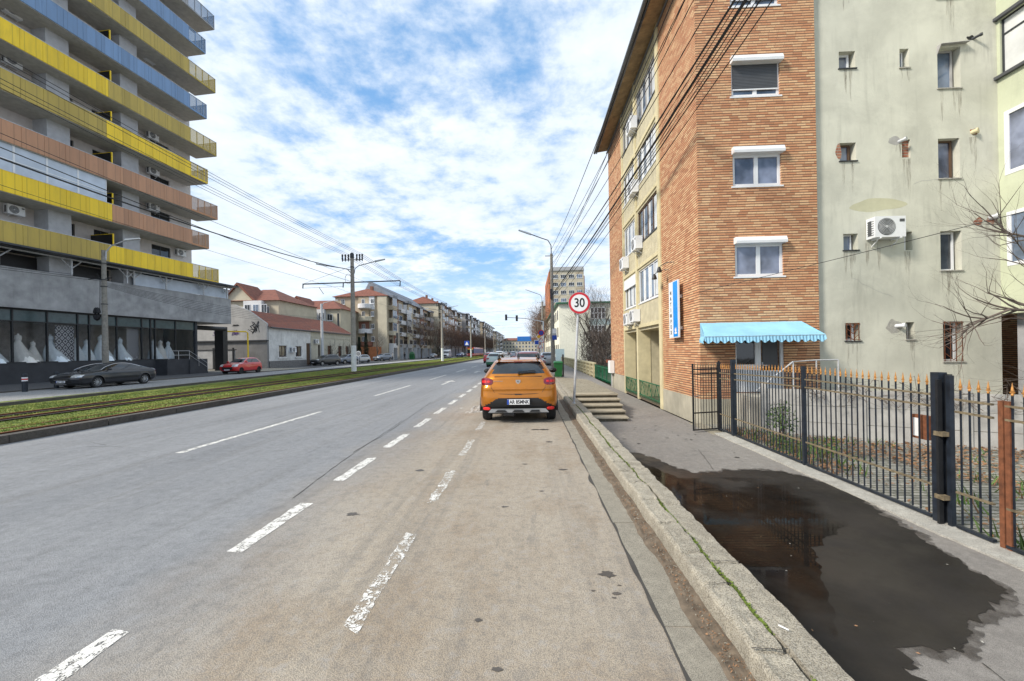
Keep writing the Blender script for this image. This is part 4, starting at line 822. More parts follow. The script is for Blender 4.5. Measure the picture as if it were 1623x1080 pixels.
# ================================================================= IRON FENCE
def finial(b, x, y, z, s=1.):
    b.lathe((x, y, z), [(.009 * s, 0), (.014 * s, .012 * s), (.007 * s, .022 * s), (.011 * s, .04 * s), (.013 * s, .055 * s), (.008 * s, .085 * s), (.001, .135 * s)], 6)
    b.face([(x, y - .028 * s, z + .03 * s), (x, y, z + .022 * s), (x, y, z + .07 * s)]); b.face([(x, y + .028 * s, z + .03 * s), (x, y, z + .022 * s), (x, y, z + .07 * s)])
IF = thing('iron_fence', 'dark spear-topped iron fence with gilded tips running along the sidewalk edge', 'fence', (X0, 7.5, -.43))
def panel(y0, y1, zt0, zt1, n):
    b = MB(); g = MB()
    for k in range(n):
        y = y0 + (y1 - y0) * (k + .5) / n; z = zt0 + (zt1 - zt0) * (k + .5) / n; b.bar((X0, y, -.36), (X0, y, z), .014)
        g2 = MB(); finial(g, X0, y, z)
    b.build('bars', 'iron_blue', IF); g.build('finials', 'gold', IF)
    for dz, m in ((-.11, 'iron_worn'), (-.25, 'iron_worn'), (None, 'iron_worn'), (0, 'iron_blue')):
        b = MB()
        if dz is None: za = zb = .0
        elif dz == 0: za = zb = -.385
        else: za, zb = zt0 + dz, zt1 + dz
        b.bar((X0 - .008, y0, za), (X0 - .008, y1, zb), .03 if dz != 0 else .045, .022 if dz != 0 else .03); b.build('rail', m, IF)
panel(10.02, 7.62, 1.18, 1.22, 23); panel(7.5, 5.22, 1.22, 1.20, 21); panel(4.93, 4.55, 1.17, 1.16, 4); panel(4.43, 3.3, 1.16, 1.14, 11); panel(10.78, 10.18, 1.16, 1.16, 6); panel(3.2, 1.0, 1.14, 1.12, 20)
for y, zt_, wd, m in ((10.1, 1.40, .09, 'iron_blue'), (7.56, 1.34, .055, 'iron_blue'), (5.13, 1.36, .10, 'iron_blue'), (5.0, 1.33, .05, 'iron_blue'), (4.47, 1.10, .045, 'rust'), (4.41, 1.10, .045, 'rust'), (10.84, 1.32, .07, 'iron_black'), (3.25, 1.3, .07, 'iron_blue')):
    b = MB(); b.box(X0 - wd / 2, y - wd / 2, -.46, X0 + wd / 2, y + wd / 2, zt_); b.build('post', m, IF)
b = MB(); b.box(X0 + .02, 5.04, -.4, X0 + .07, 5.09, 1.34); b.box(X0 - .09, 5.05, -.44, X0 - .04, 5.08, 1.28); b.build('post', 'iron_black', IF)
for z in (.62, -.12): b = MB(); b.box(X0 - .1, 4.99, z, X0 - .02, 5.1, z + .05); b.build('hinge', 'iron_worn', IF)
gt = thing('gate', 'black iron pedestrian gate leaf standing open across the sidewalk', 'gate', (4.90, 10.88, -.42))
Gv = (Vector((4.12, 10.66, 0)) - Vector((4.90, 10.88, 0))); gl = Gv.length; FG = Fr((4.90, 10.88, 0), Gv, (0, -1, 0))
b = MB(); b.fbox(FG, 0, .04, -.40, 1.36, -.02, .02); b.fbox(FG, gl - .04, gl, -.40, 1.30, -.02, .02); b.fbox(FG, gl * .3 - .012, gl * .3 + .012, -.38, 1.2, -.012, .012)
for z in (-.40, .03, 1.02, 1.14): b.fbox(FG, .04, gl - .04, z, z + .03, -.015, .015)
b.build('frame', 'iron_black', gt); b = MB()
for k in range(9): u = .04 + (gl - .08) * (k + .5) / 9; b.bar(FG.p(u, -.38), FG.p(u, 1.24), .011)
b.build('bars', 'iron_black', gt); b = MB(); b.fbox(FG, gl - .2, gl - .02, .47, .49, .015, .05); b.build('handle', 'steel', gt)
b = MB()
for k in range(9): u = .04 + (gl - .08) * (k + .5) / 9; p = FG.p(u, 1.24); b.lathe(p, [(.009, 0), (.014, .02), (.002, .08)], 6)
b.build('finials', 'iron_worn', gt)
# shrub by the fence
def leafy(b, c, rx, ry, rz_, n, s, m=0, leaf=(1, .4)):
    for _ in range(n):
        v = Vector((random.gauss(0, 1), random.gauss(0, 1), random.gauss(0, 1))); v = v.normalized() * R_() ** .4; p = Vector(c) + Vector((v.x * rx, v.y * ry, v.z * rz_))
        if noise.noise(p * 3.1) < -.12: continue
        d = Vector((ru(-1, 1), ru(-1, 1), ru(-.4, 1))).normalized(); e = d.cross(Vector((ru(-1, 1), ru(-1, 1), ru(-1, 1)))).normalized() * leaf[1]; q = s * ru(.6, 1.3)
        b.face([p - d * q, p + e * q, p + d * q, p - e * q], m)
sh = thing('shrub', 'small leafy green shrub growing just behind the iron fence', 'shrub', (5.55, 9.2, -.45)); b = MB(); leafy(b, (5.5, 9.3, .05), .32, .32, .5, 700, .035); leafy(b, (5.6, 8.6, -.3), .7, .6, .2, 900, .03); b.build('foliage', 'leaf', sh); b = MB()
for k in range(7): b.tube([(5.5 + ru(-.1, .1), 9.3 + ru(-.1, .1), -.46), (5.5 + ru(-.25, .25), 9.3 + ru(-.25, .25), .5)], [.012, .004], 5)
b.build('stem', 'bark', sh)
# ================================================================= LOW FENCES BEYOND THE BRICK BLOCK
gf = thing('iron_fence', 'short green iron fence between the brick block and the beige balustrade', 'fence', (X0, 27, -.35)); b = MB()
for k in range(26): y = 24.9 + k * .24; b.bar((X0, y, -.38), (X0, y, .62), .022 if k % 6 else .05)
b.bar((X0, 24.9, .5), (X0, 31, .52), .04); b.bar((X0, 24.9, -.25), (X0, 31, -.2), .04); b.build('bars', 'green_iron', gf)
bf = thing('balustrade', 'weathered beige concrete balustrade fence along the far sidewalk', 'fence', (X0, 42, -.25)); b = MB(); b.box(X0 - .1, 31, .62, X0 + .1, 62, .74); b.build('top_rail', 'cream', bf)
for k in range(17): y = 31.2 + k * 1.9; b = MB(); b.box(X0 - .12, y - .13, -.4, X0 + .12, y + .13, .64); b.build('post', 'cream', bf)
b = MB(); 
for z in (.32, .02, -.28): b.box(X0 - .04, 31, z, X0 + .04, 62, z + .1)
b.build('rails', 'cream', bf)
cb2 = thing('utility_box', 'small white utility cabinet on a post at the corner of the brick block', 'utility box', (4.72, 24.0, -.4)); b = MB(); b.box(4.6, 23.75, .35, 4.84, 24.35, 1.05); b.build('cabinet', 'white', cb2); b = MB(); b.box(4.7, 24.0, -.42, 4.76, 24.06, .35); b.build('post', 'galv', cb2)
M('hedge_red', (.28, .07, .03), .8)
b = MB(); b.box(5.6, 30, .75, 14, 30.4, .95); tag(b.build('shed_roof', 'hedge_red'), 'low rust red shed roof edge behind the green iron fence', 'roof')
# green wheelie bin
bn = thing('wheelie_bin', 'green plastic wheelie bin standing on the sidewalk by the utility pole', 'bin', (1.95, 25.2, .13))
b = MB(); b.hexa([(1.72, 24.95, .2), (2.16, 24.95, .2), (2.16, 25.4, .2), (1.72, 25.4, .2), (1.64, 24.86, 1.1), (2.22, 24.86, 1.1), (2.22, 25.5, 1.1), (1.64, 25.5, 1.1)]); b.build('tub', 'bin_green', bn)
b = MB(); b.hexa([(1.61, 24.82, 1.1), (2.25, 24.82, 1.1), (2.25, 25.55, 1.14), (1.61, 25.55, 1.14), (1.68, 24.9, 1.2), (2.18, 24.9, 1.2), (2.18, 25.5, 1.24), (1.68, 25.5, 1.24)]); b.build('lid', 'bin_green', bn)
for x in (1.70, 2.2): b = MB(); b.lathe((x, 25.4, .22), [(.1, -.03), (.1, .03)], 16, 'x'); b.build('wheel', 'rubber', bn)
b = MB(); b.tube([(2.0, 24.6, .13), (2.0, 24.6, 1.4)], .05, 12); b.tube([(2.0, 24.6, 1.4), (2.0, 24.6, 1.46)], [.06, .03], 12); tag(b.build('post', 'black'), 'short black post right behind the green wheelie bin', 'post')
bn.location = (1.66, 23.7, .14); bn.scale = (.82, .82, .86)
# 30 sign
sg = thing('speed_limit_sign', 'round 30 speed limit sign on a leaning grey pole at the kerb', 'road sign', (1.28, 12.0, .16))
b = MB(); b.tube([(1.27, 12.0, .15), (1.47, 12.03, 3.36)], .036, 14); b.lathe((1.27, 12.0, .15), [(.06, 0), (.05, .03)], 14); b.build('pole', 'galv', sg)
cS = (1.47, 11.975, 3.05)
b = MB(); b.lathe(cS, [(.315, 0), (.315, -.018)], 56, 'y'); dsk = b.build('sign_plate', 'galv', sg)
b = MB(); b.lathe((cS[0], cS[1] - .019, cS[2]), [(.308, 0), (.308, -.003)], 56, 'y'); b.build('red_ring', 'red_paint', dsk, world=True)
b = MB(); b.lathe((cS[0], cS[1] - .0225, cS[2]), [(.243, 0), (.243, -.003)], 56, 'y'); b.build('white_disc', 'white', dsk)
text('numeral', '30', .36, 'ink', (cS[0], cS[1] - .027, cS[2] - .005), (1, .0, 0), (0, 0, 1), dsk, depth=.002, bold=.006, sx=.86)
# ================================================================= HIGH-RISE WITH COLOURED BALCONIES (left)
aA = radians(5.7); UA = (sin(aA), cos(aA), 0); NA = (cos(aA), -sin(aA), 0); FA = Fr((-34.5, 25.6, 0), UA, NA)
hb = thing('apartment_tower', 'high-rise with yellow, blue and terracotta balconies above a bridal shop', 'building', (-34.5, 30, 0))
b = MB(); b.fbox(FA, -14, 18.6, 5.2, 7.9, -9, 0); b.build('concrete_band', 'concrete_dark', hb)
b = MB(); b.fbox(FA, -14, 14.6, 0, 1.45, -9, -.35); b.fbox(FA, 10.45, 14.62, 0, 1.46, -.36, .9, None)
b.fbox(FA, 14.5, 14.72, 0, 5.2, -9, -.3); b.build('shop_base', 'base_dark', hb)
# tower walls with openings
SHT = {'yellow': 'yellow_sheet', 'olive': 'olive_sheet', 'terracotta': 'terracotta_sheet', 'panel_blue': 'blue_sheet', 'panel_grey': 'grey_sheet'}
cols = [('olive', 5.86, 'yellow'), ('yellow', 6.1, 'terracotta'), ('terracotta', 99, ''), ('olive', 5.8, 'yellow'), ('yellow', 5.97, 'olive'), ('panel_blue', 99, ''), ('yellow', 4.9, 'olive'), ('panel_blue', 99, ''), ('panel_grey', 99, ''), ('yellow', 5.9, 'olive')]
ops = []
for k in range(0, 10):
    z = 9.4 + 3.27 * k
    for (a, c, h0, h1) in ((-6, -4.2, .1, 2.85), (-1.4, .1, 1.3, 2.85), (4.5, 5.3, .1, 2.85), (6.6, 7.78, .1, 2.85), (9.4, 9.9, .1, 2.85), (11.3, 13.15, .9, 2.85)): ops.append((a, c, z + h0, z + h1))
b = MB(); b.holes(FA, -14, 15.4, 7.9, 41, ops, .2); b.face([FA.p(15.4, 7.9, 0), FA.p(15.4, 7.9, -14), FA.p(15.4, 41, -14), FA.p(15.4, 41, 0)])
for i in range(len(b.v)): pass
sh_ = Vector(NA) * -1.5; b.v = [tuple(Vector(p) + sh_) for p in b.v]; b.build('wall', 'tower_wall', hb)
FW = Fr(FA.o + Vector(NA) * -1.5, UA, NA)
for i, f in enumerate(ops):
    if f[2] < 7.9: continue
    window(hb, FW, f[0], f[1], f[2], f[3], -.16, 'dark_metal', 'glass_dark' if i % 4 else 'curtain', .05, 1 if f[1] - f[0] < 1 else 2, dep=.04)
for (a, c) in ((2.8, 4.2), (7.8, 9.2), (-5, -3.6)):
    b = MB(); b.fbox(FA, a, c, 7.9, 41, -1.52, -.25); b.build('column', 'tower_col', hb)
for k in range(10):
    zt = 10.65 + 3.28 * k; zs = zt - 1.32; end = 16.1 if k % 2 == 0 else 15.0; n1 = .9 if k else .9
    b = MB(); b.fbox(FA, -14, end, zs - .1, zs + .12, -1.5, n1 - .04); bal = b.build('balcony_slab', 'slab', hb)
    c1, sp0, c2 = cols[k]
    segs = [(-14, min(sp0, 13.1), c1)] + ([(sp0, 13.1, c2)] if sp0 < 13 else [])
    for (a, c, m) in segs:
        b = MB(); t = a
        while t < c - .01: t2 = min(c, t + 1.22); b.fbox(FA, t + .008, t2 - .008, zs - .06, zt, n1, n1 + .035); t = t2
        b.build('balcony_panel', SHT[m], bal)
    vm = {'yellow': 'mesh_yellow', 'olive': 'mesh_yellow', 'panel_blue': 'mesh_blue', 'terracotta': 'mesh_terra', 'panel_grey': 'mesh_blue'}[segs[-1][2]]; vs = segs[-1][2]
    b = MB(); b.fbox(FA, 13.1, end, zs - .06, zt, n1, n1 + .02); b.fbox(FA, end - .02, end, zs - .06, zt, -1.5, n1); b.build('balcony_panel', vm, bal)
    b = MB(); t = 13.1
    while t < end: b.fbox(FA, t, t + .05, zs - .06, zt, n1 - .03, n1 + .03); t += .73
    b.fbox(FA, end - .05, end, zs - .06, zt, n1 - .03, n1 + .03); b.fbox(FA, 13.1, end, zs - .09, zs + .06, n1 + .0, n1 + .032)
    for q in range(3): b.fbox(FA, end - .05, end + .003, zs - .06, zt, -1.4 + q * .8, -1.35 + q * .8)
    b.build('balcony_post', vs, bal)
    b = MB(); b.fbox(FA, -14, end + .01, zt, zt + .035, n1 - .01, n1 + .05); b.fbox(FA, end - .05, end + .01, zt, zt + .03, -1.5, n1); b.build('handrail', 'galv', bal)
    # dark partition screen with a coloured edge
    for tp in (6.42,):
        ph = 0; b = MB(); b.fbox(FA, tp - .03, tp, zs + .12, zt + 1.0 - ph, -1.5, n1 - .35); b.fbox(FA, tp - .06, tp - .03, zs + .12, zt + 1.0 - ph, -1.48, n1 - .38); b.build('partition', 'black', bal)
        b = MB(); b.fbox(FA, tp - .05, tp + .03, zs + .12, zt + 1.05 - ph, n1 - .35, n1 - .28); b.fbox(FA, tp - .05, tp + .03, zt + 1.0 - ph, zt + 1.05 - ph, -1.5, n1 - .35); b.build('partition_frame', 'yellow' if k < 7 else 'black', bal)
random.seed(61); CG = 'things standing on the tower balconies'
for (k, t, lb, m) in ((2, 9.6, 'white plastic chair on the terracotta balcony', 'pvc'), (3, 1.2, 'dark round chair on the left end of the olive balcony', 'olive'), (1, 13.6, 'white box at the see-through end of the yellow and brown balcony', 'pvc'), (5, 12.8, 'white table at the end of the lower blue balcony', 'pvc')):
    z = 9.45 + 3.28 * k; th_ = thing('chair' if 'chair' in lb else 'box' if 'box' in lb else 'table', lb, 'chair' if 'chair' in lb else 'box' if 'box' in lb else 'table', FA.p(t, z, .2)); b = MB()
    if 'box' in lb: b.fbox(FA, t, t + .5, z, z + .6, .1, .5); b.fbox(FA, t - .02, t + .52, z + .6, z + .66, .08, .52)
    else:
        for (a, c) in ((0, .1), (.42, .1), (0, .5), (.42, .5)): b.fbox(FA, t + a, t + a + .04, z, z + .45, c, c + .04)
        b.fbox(FA, t, t + .46, z + .45, z + .49, .1, .54)
        if 'chair' in lb: b.fbox(FA, t, t + .46, z + .49, z + 1.0, .5, .54)
    b.build('frame', m, th_)
b = MB(); b.fbox(FA, -14, 16, 41, 41.3, -14, 1); b.build('roof', 'slab', hb)
# glazed-in balcony between the first and the second balcony band
gz_ = thing('glazed_balcony', 'white framed glazed balcony enclosure between the yellow and terracotta bands', 'glazing', FA.p(2, 13.9, .9))
for (a, c) in ((-8, -5.7), (-5.7, -3.4), (-3.4, -1.5), (-1.5, .35), (.35, 2.1), (2.1, 3.95), (3.95, 5.85)):
    o = window(gz_, FA, a, c, 13.97, 15.95, .72, 'pvc', 'frost', .06, 1, hbar=.4)
# metal posts and braces under the lowest balcony
b = MB(); b.fbox(FA, -14, 18.4, 9.12, 9.24, -1.4, 1.25); b.build('canopy_roof', 'dark_metal', hb)
b = MB(); b.fbox(FA, -14, 18.4, 9.0, 9.1, .25, .35); b.build('canopy_beam', 'galv', hb)
for t in (-8, -4, -.2, 3.78, 7.66, 8.22, 11.04, 14.93, 17.79):
    b = MB(); b.tube([FA.p(t, 7.9, .28), FA.p(t, 9.05, .28)], .07, 10)
    for s in (-1, 1): b.tube([FA.p(t, 8.4, .28), FA.p(t + s * .65, 9.03, .28)], .045, 8)
    b.build('canopy_post', 'galv', hb)
b = MB(); b.fbox(FA, 8.4, 18.3, 7.92, 8.95, -.05, -.03); b.build('terrace_screen', 'frost', hb)
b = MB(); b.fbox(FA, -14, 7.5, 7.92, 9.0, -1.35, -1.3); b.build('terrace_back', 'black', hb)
# shop front
mu = [-12, -10, -8, -6.2, -4.4, -2.7, -.9, .84, 2.72, 4.58, 5.35, 7.33, 9.35, 10.12, 10.52, 12.48, 14.55]
b = MB()
for u in mu: b.fbox(FA, u - .045, u + .045, 1.45, 5.2, -.5, -.36)
b.fbox(FA, -14, 14.6, 4.28, 4.36, -.48, -.37); b.fbox(FA, -14, 14.6, 5.08, 5.2, -.48, -.365); b.fbox(FA, -14, 14.6, 1.45, 1.53, -.48, -.365); b.build('shop_frame', 'iron_black', hb)
M('shop_top', (.05, .085, .09), .15, var=.2)
for a, c in zip(mu, mu[1:]):
    b = MB(); b.fbox(FA, a + .045, c - .045, 4.36, 5.08, -.44, -.43); b.build('shop_window', 'shop_top', hb); b = MB(); b.fbox(FA, a + .045, c - .045, 1.53, 4.28, -.44, -.43); b.build('shop_window', 'shop_glass', hb)
M('shop_inner', (.45, .41, .37), .8, var=.25, scale=2); M('shop_floor', (.3, .29, .28), .5)
b = MB(); b.fbox(FA, -14, 14.5, 1.4, 1.46, -4, -.5); b.build('shop_floor', 'shop_floor', hb)
b = MB(); b.fbox(FA, -14, 14.5, 1.4, 5.2, -4.1, -4); b.build('shop_back_wall', 'shop_inner', hb)
# patterned screens in the window
bw = NB('lattice'); x, y, z = bw.xyz(); uu = bw.math('ADD', bw.math('MULTIPLY', x, .1), y)
a_ = bw.math('ABSOLUTE', bw.math('SUBTRACT', bw.math('FRACT', bw.math('MULTIPLY', uu, 2.6)), .5)); c_ = bw.math('ABSOLUTE', bw.math('SUBTRACT', bw.math('FRACT', bw.math('MULTIPLY', z, 2.0)), .5)); d_ = bw.math('ADD', a_, c_)
f_ = bw.math('LESS_THAN', bw.math('ABSOLUTE', bw.math('SUBTRACT', bw.math('FRACT', bw.math('MULTIPLY', d_, 2.2)), .5)), .26); bw.col(bw.mix(f_, (.05, .045, .06), (.55, .55, .56))); MATS['lattice'] = bw.m
for (a, c) in ((3.4, 4.55), (8.35, 9.3)): b = MB(); b.fbox(FA, a, c, 1.5, 4.2, -.75, -.7); b.build('patterned_screen', 'lattice', hb)
# bridal dresses
def dress(t, n, s, m, label, lean=0):
    o = FA.p(t, 1.46, n); n = max(n, -1.25) + (.12 if n > -1.25 else 0); o = FA.p(t, 1.46, n); d = thing('wedding_dress', label, 'dress', o, 'wedding dresses in the shop window')
    b = MB(); ns = 28; prof = [(.0, .60), (.12, .585), (.35, .49), (.6, .38), (.85, .26), (1.02, .17), (1.06, .135)]
    vs = []; 
    for h, r in prof:
        for k in range(ns): th = 2 * pi * k / ns; rr = r * s * (1 + .11 * sin(th * 11 + h * 2) * (1.06 - h)); vs.append(o + Vector((rr * cos(th) + lean * (1 - h) ** 2, rr * sin(th) + lean * (1 - h) ** 2, h * s * 1.35)))
    fs = [(i * ns + k, i * ns + (k + 1) % ns, (i + 1) * ns + (k + 1) % ns, (i + 1) * ns + k) for i in range(len(prof) - 1) for k in range(ns)]; b.add(vs, fs); b.build('skirt', m, d, smooth=True)
    b = MB(); z0 = 1.06 * 1.35 * s; b.lathe(o, [(.135 * s, z0), (.16 * s, z0 + .14 * s), (.175 * s, z0 + .26 * s), (.15 * s, z0 + .38 * s), (.06 * s, z0 + .42 * s), (.05 * s, z0 + .52 * s)], 18); b.build('bodice', m, d, smooth=True); return d
M('dress_white', (.80, .88, .92), .7, var=.08, scale=4, streak=.12); M('dress_ivory', (.84, .82, .76), .7, var=.08, scale=4, streak=.12)
for (t, n, s, m, lb, ln) in ((.05, -1.2, 1.0, 'dress_white', 'white wedding dress at the far left of the shop window, cut by the frame edge', .2), (1.55, -1.2, 1.05, 'dress_ivory', 'wide ivory wedding dress with long train, left of the tall window pane', .25), (2.45, -1.5, .8, 'dress_ivory', 'slim ivory wedding dress beside the wide ivory one', .0), (3.35, -1.2, 1.05, 'dress_white', 'white wedding dress in front of the patterned screen left of the concrete pole', .25), (5.05, -1.3, .95, 'dress_white', 'white wedding dress just left of the concrete lamp pole', 0), (5.75, -1.4, .9, 'dress_white', 'white wedding dress partly hidden by the concrete lamp pole', 0), (6.65, -1.2, 1.1, 'dress_white', 'full white wedding dress just right of the concrete lamp pole', .15), (8.1, -1.2, 1.0, 'dress_white', 'white wedding dress in front of the right patterned screen', .15), (10.95, -1.2, .95, 'dress_white', 'white wedding dress in the entrance bay, next to the door', .1), (11.75, -1.4, .95, 'dress_ivory', 'ivory wedding dress in the middle of the entrance bay', 0), (12.35, -1.2, .9, 'dress_white', 'white wedding dress at the right of the entrance bay', 0)):
    dress(t, n, s, m, lb, ln)
# shop steps railing
rl = thing('stair_railing', 'steel handrail and steps at the bridal shop entrance', 'railing', FA.p(12, 0, 1)); b = MB()
for (p, q) in (((10.5, 2.25), (12.6, 2.25)), ((10.5, 1.85), (12.6, 1.85)), ((12.6, 2.25), (14.6, 1.0)), ((12.6, 1.85), (14.6, .6))): b.tube([FA.p(p[0], p[1], .95), FA.p(q[0], q[1], .95)], .025, 8)
for u, z0, z1 in ((10.55, 1.45, 2.25), (11.5, 1.45, 2.25), (12.6, 1.45, 2.3), (13.6, .75, 1.65), (14.55, 0.1, 1.05)): b.tube([FA.p(u, z0, .95), FA.p(u, z1, .95)], .025, 8)
b.build('handrail', 'steel', rl); b = MB()
for k in range(7): b.fbox(FA, 12.6 + k * .28, 12.9 + k * .28, 0, 1.35 - k * .19, -.2, 1.0)
b.build('steps', 'base_dark', rl)
# ACs on the tower
ACG = 'air conditioners on the tower balconies'; a0 = None
for (t, z, lb) in ((1.45, 12.0, 'air conditioner on the tower just below the glazed balcony'), (1.45, 22.3, 'air conditioner at the left frame edge between two yellow balconies'), (1.5, 25.8, 'uppermost air conditioner at the left frame edge, under the blue balcony'), (11.0, 29.2, 'air conditioner high on the tower between the two blue balcony bands'), (11.15, 22.1, 'air conditioner on the tower above the half-bright yellow band'), (11.15, 18.85, 'air conditioner on the tower above the terracotta balcony'), (11.1, 15.5, 'air conditioner on the tower above the half-yellow, half-brown balcony'), (14.0, 12.0, 'air conditioner on the tower nearest its right edge, above the lowest balcony')):
    p = FA.p(t, z - .3, -1.2 if t < 14 else -1.48); rz = pi / 2 - aA
    if a0 is None: a0 = ac(p, rz, lb, ACG, 1.15)
    else: dup(a0, p, None, lb, ACG)
# ================================================================= DRIVEWAY: pipe, firewall with graffiti, gate
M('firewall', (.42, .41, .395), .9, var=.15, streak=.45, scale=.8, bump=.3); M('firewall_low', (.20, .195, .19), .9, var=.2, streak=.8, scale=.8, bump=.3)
M('white_render', (.66, .655, .63), .9, var=.14, scale=1.2, streak=.95, bump=.4); M('beige_render', (.48, .455, .37), .9, var=.12, streak=.35, bump=.3); M('stone_base', (.17, .165, .16), .9, var=.25, scale=6, bump=.5)
bw = NB('roof_tile'); x, y, z = bw.xyz(); wv = bw.math('ABSOLUTE', bw.math('SINE', bw.math('MULTIPLY', y, 15))); rw = bw.math('FRACT', bw.math('MULTIPLY', z, 3.6))
bw.col(bw.mix(bw.rng(bw.noise(1.4, 6, .7), .35, .68), bw.mix(bw.rng(bw.noise(18, 2), .4, .6), (.17, .042, .024), (.29, .085, .042)), (.13, .05, .035))); bw.rough(.85); bw.bump(bw.math('ADD', wv, rw), .8, .06); MATS['roof_tile'] = bw.m
hs = thing('single_storey_house', 'long low white house with weathered red tiled roof along the left pavement', 'house', (-33, 60, 0)); XH = -33
FH = Fr((XH, 0, 0), (0, 1, 0), (1, 0, 0)); whs = [(53.3, 55.0, 1.45, 2.95), (57.2, 58.7, 1.45, 2.9), (60.0, 61.2, .2, 3.4), (63.4, 64.1, .9, 3.2), (66.5, 67.8, 1.1, 3.1), (70.3, 71.6, 1.1, 3.1), (73.3, 74.4, 1.1, 3.1)]
b = MB(); b.holes(FH, 51.2, 61.3, .7, 5.45, whs[:3], .2); b.face([(XH, 51.2, 0), (XH - 12, 51.2, 0), (XH - 12, 51.2, 5), (XH, 51.2, 5.45)]); b.build('wall', 'white_render', hs)
b = MB(); b.holes(FH, 61.3, 75.2, .7, 5.5, whs[3:], .2); b.face([(XH, 75.2, 0), (XH, 75.2, 5.5), (XH - 6, 75.2, 8), (XH - 12, 75.2, 5), (XH - 12, 75.2, 0)]); b.build('wall', 'beige_render', hs)
b = MB(); b.box(XH - .2, 51.2, 0, XH + .05, 60, .95); b.box(XH - .2, 61.2, 0, XH + .05, 75.2, .8); b.build('stone_base', 'stone_base', hs)
for i, f in enumerate(whs):
    o = window(hs, FH, f[0], f[1], f[2], f[3], -.17, 'frame_brown', 'glass_dark' if i != 2 else 'frame_brown', .07, 2, name='door' if i == 2 else 'window')
    if i in (0, 1): q = MB(); q.fbox(FH, f[0] - .25, f[1] + .25, f[2] - .25, f[2] - .05, -.05, .1); q.fbox(FH, f[0] - .15, f[1] + .15, f[3] + .02, f[3] + .1, -.05, .06); q.build('sill', 'white_render', o)
b = MB()
for y in (61.4, 65.3, 69.1, 72.4, 75.0): b.fbox(FH, y - .15, y + .15, .8, 4.4, 0, .07)
b.fbox(FH, 61.3, 75.2, 4.3, 4.5, 0, .1); b.fbox(FH, 61.3, 75.2, 5.2, 5.45, 0, .14); b.build('cornice', 'beige_render', hs)
b = MB(); ns_ = 24
rid = lambda y: (XH - 5.6, 9.1)
b.face([(XH + .35, 51.0, 5.25), (XH + .35, 75.6, 5.3), (XH - 3.7, 75.6, 7.7), (XH - 3.7, 51.0, 7.65)]); b.face([(XH - 3.7, 51.0, 7.65), (XH - 3.7, 75.6, 7.7), (XH - 12, 75.6, 4.5), (XH - 12, 51.0, 4.5)]); b.build('roof', 'roof_tile', hs)
b = MB(); b.tube([(XH + .42, 51, 5.22), (XH + .42, 75.5, 5.2)], .08, 8); b.build('rain_gutter', 'dark_metal', hs)
fwl = thing('boundary_wall', 'tall grey rendered firewall covered in graffiti above the driveway', 'wall', (-38, 51, 0)); b = MB()
b.prism([(XH + .02, 51.1, 3.65), (XH + .02, 51.1, 5.7), (XH - 2.3, 51.1, 7.4), (XH - 4.2, 51.1, 8.2), (XH - 14, 51.1, 8.2), (XH - 14, 51.1, 3.65)], (0, -.35, 0)); b.build('upper_wall', 'firewall', fwl)
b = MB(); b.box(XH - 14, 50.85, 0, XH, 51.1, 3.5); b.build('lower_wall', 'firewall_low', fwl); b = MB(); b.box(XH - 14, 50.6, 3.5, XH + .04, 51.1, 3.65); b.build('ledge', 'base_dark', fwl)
M('graf_black', (.02, .02, .022), .6); M('graf_violet', (.10, .05, .20), .6)
def scribble(cx_, cz_, w_, h_, n, m, th):
    b = MB(); p = [(cx_, 50.74, cz_)]
    for s in range(n):
        q = [Vector((cx_ + ru(-w_, w_) / 2, 50.742, cz_ + ru(-h_, h_) / 2)) for _ in range(3)]
        pts = [q[0] * (1 - t) ** 2 + q[1] * 2 * t * (1 - t) + q[2] * t * t for t in [i / 8 for i in range(9)]]; b.tube(pts, th, 4)
    b.build('graffiti', m, fwl)
scribble(-34.6, 5.2, 1.6, 1.7, 17, 'graf_black', .035); scribble(-37.0, 4.6, 1.1, .8, 12, 'graf_violet', .035); scribble(-39.6, 4.5, 1.1, .8, 7, 'graf_violet', .03); scribble(-36.9, 5.55, 1.1, .2, 9, 'graf_black', .03)
pp = thing('pipe', 'thick black insulated heating pipe crossing the driveway and turning down', 'pipe', (-34.4, 45.8, 0)); b = MB()
b.tube([FA.p(14.6, 4.75, -2), FA.p(19.9, 4.75, -2)], .24, 12); b.build('horizontal_run', 'iron_black', pp); b = MB(); b.box(-35.5, 45.3, 0, -34.5, 46.0, 5.0); b.build('vertical_casing', 'iron_black', pp)
b = MB(); b.tube([(-36.2, 47.0, 4.6), (-34.2, 48.6, 4.6), (-34.0, 48.7, 4.45), (-34.0, 48.7, .9), (-33.6, 48.9, .8)], .08, 10); tag(b.build('gas_pipe', 'yellow'), 'thin yellow gas pipe bent down beside the grey firewall', 'pipe')
gg = thing('gate', 'closed dark metal yard gate at the back of the driveway', 'gate', (-38.5, 49.5, 0)); b = MB()
for k in range(4): b.box(-44 + k * 2.5, 49.4, 0, -43.85 + k * 2.5, 49.55, 2.7)
b.box(-44, 49.43, 2.4, -36, 49.52, 2.5); b.build('gate_frame', 'iron_black', gg); b = MB(); b.box(-44, 49.5, .15, -36.2, 49.54, 2.4); b.build('gate_sheet', 'concrete_dark', gg)
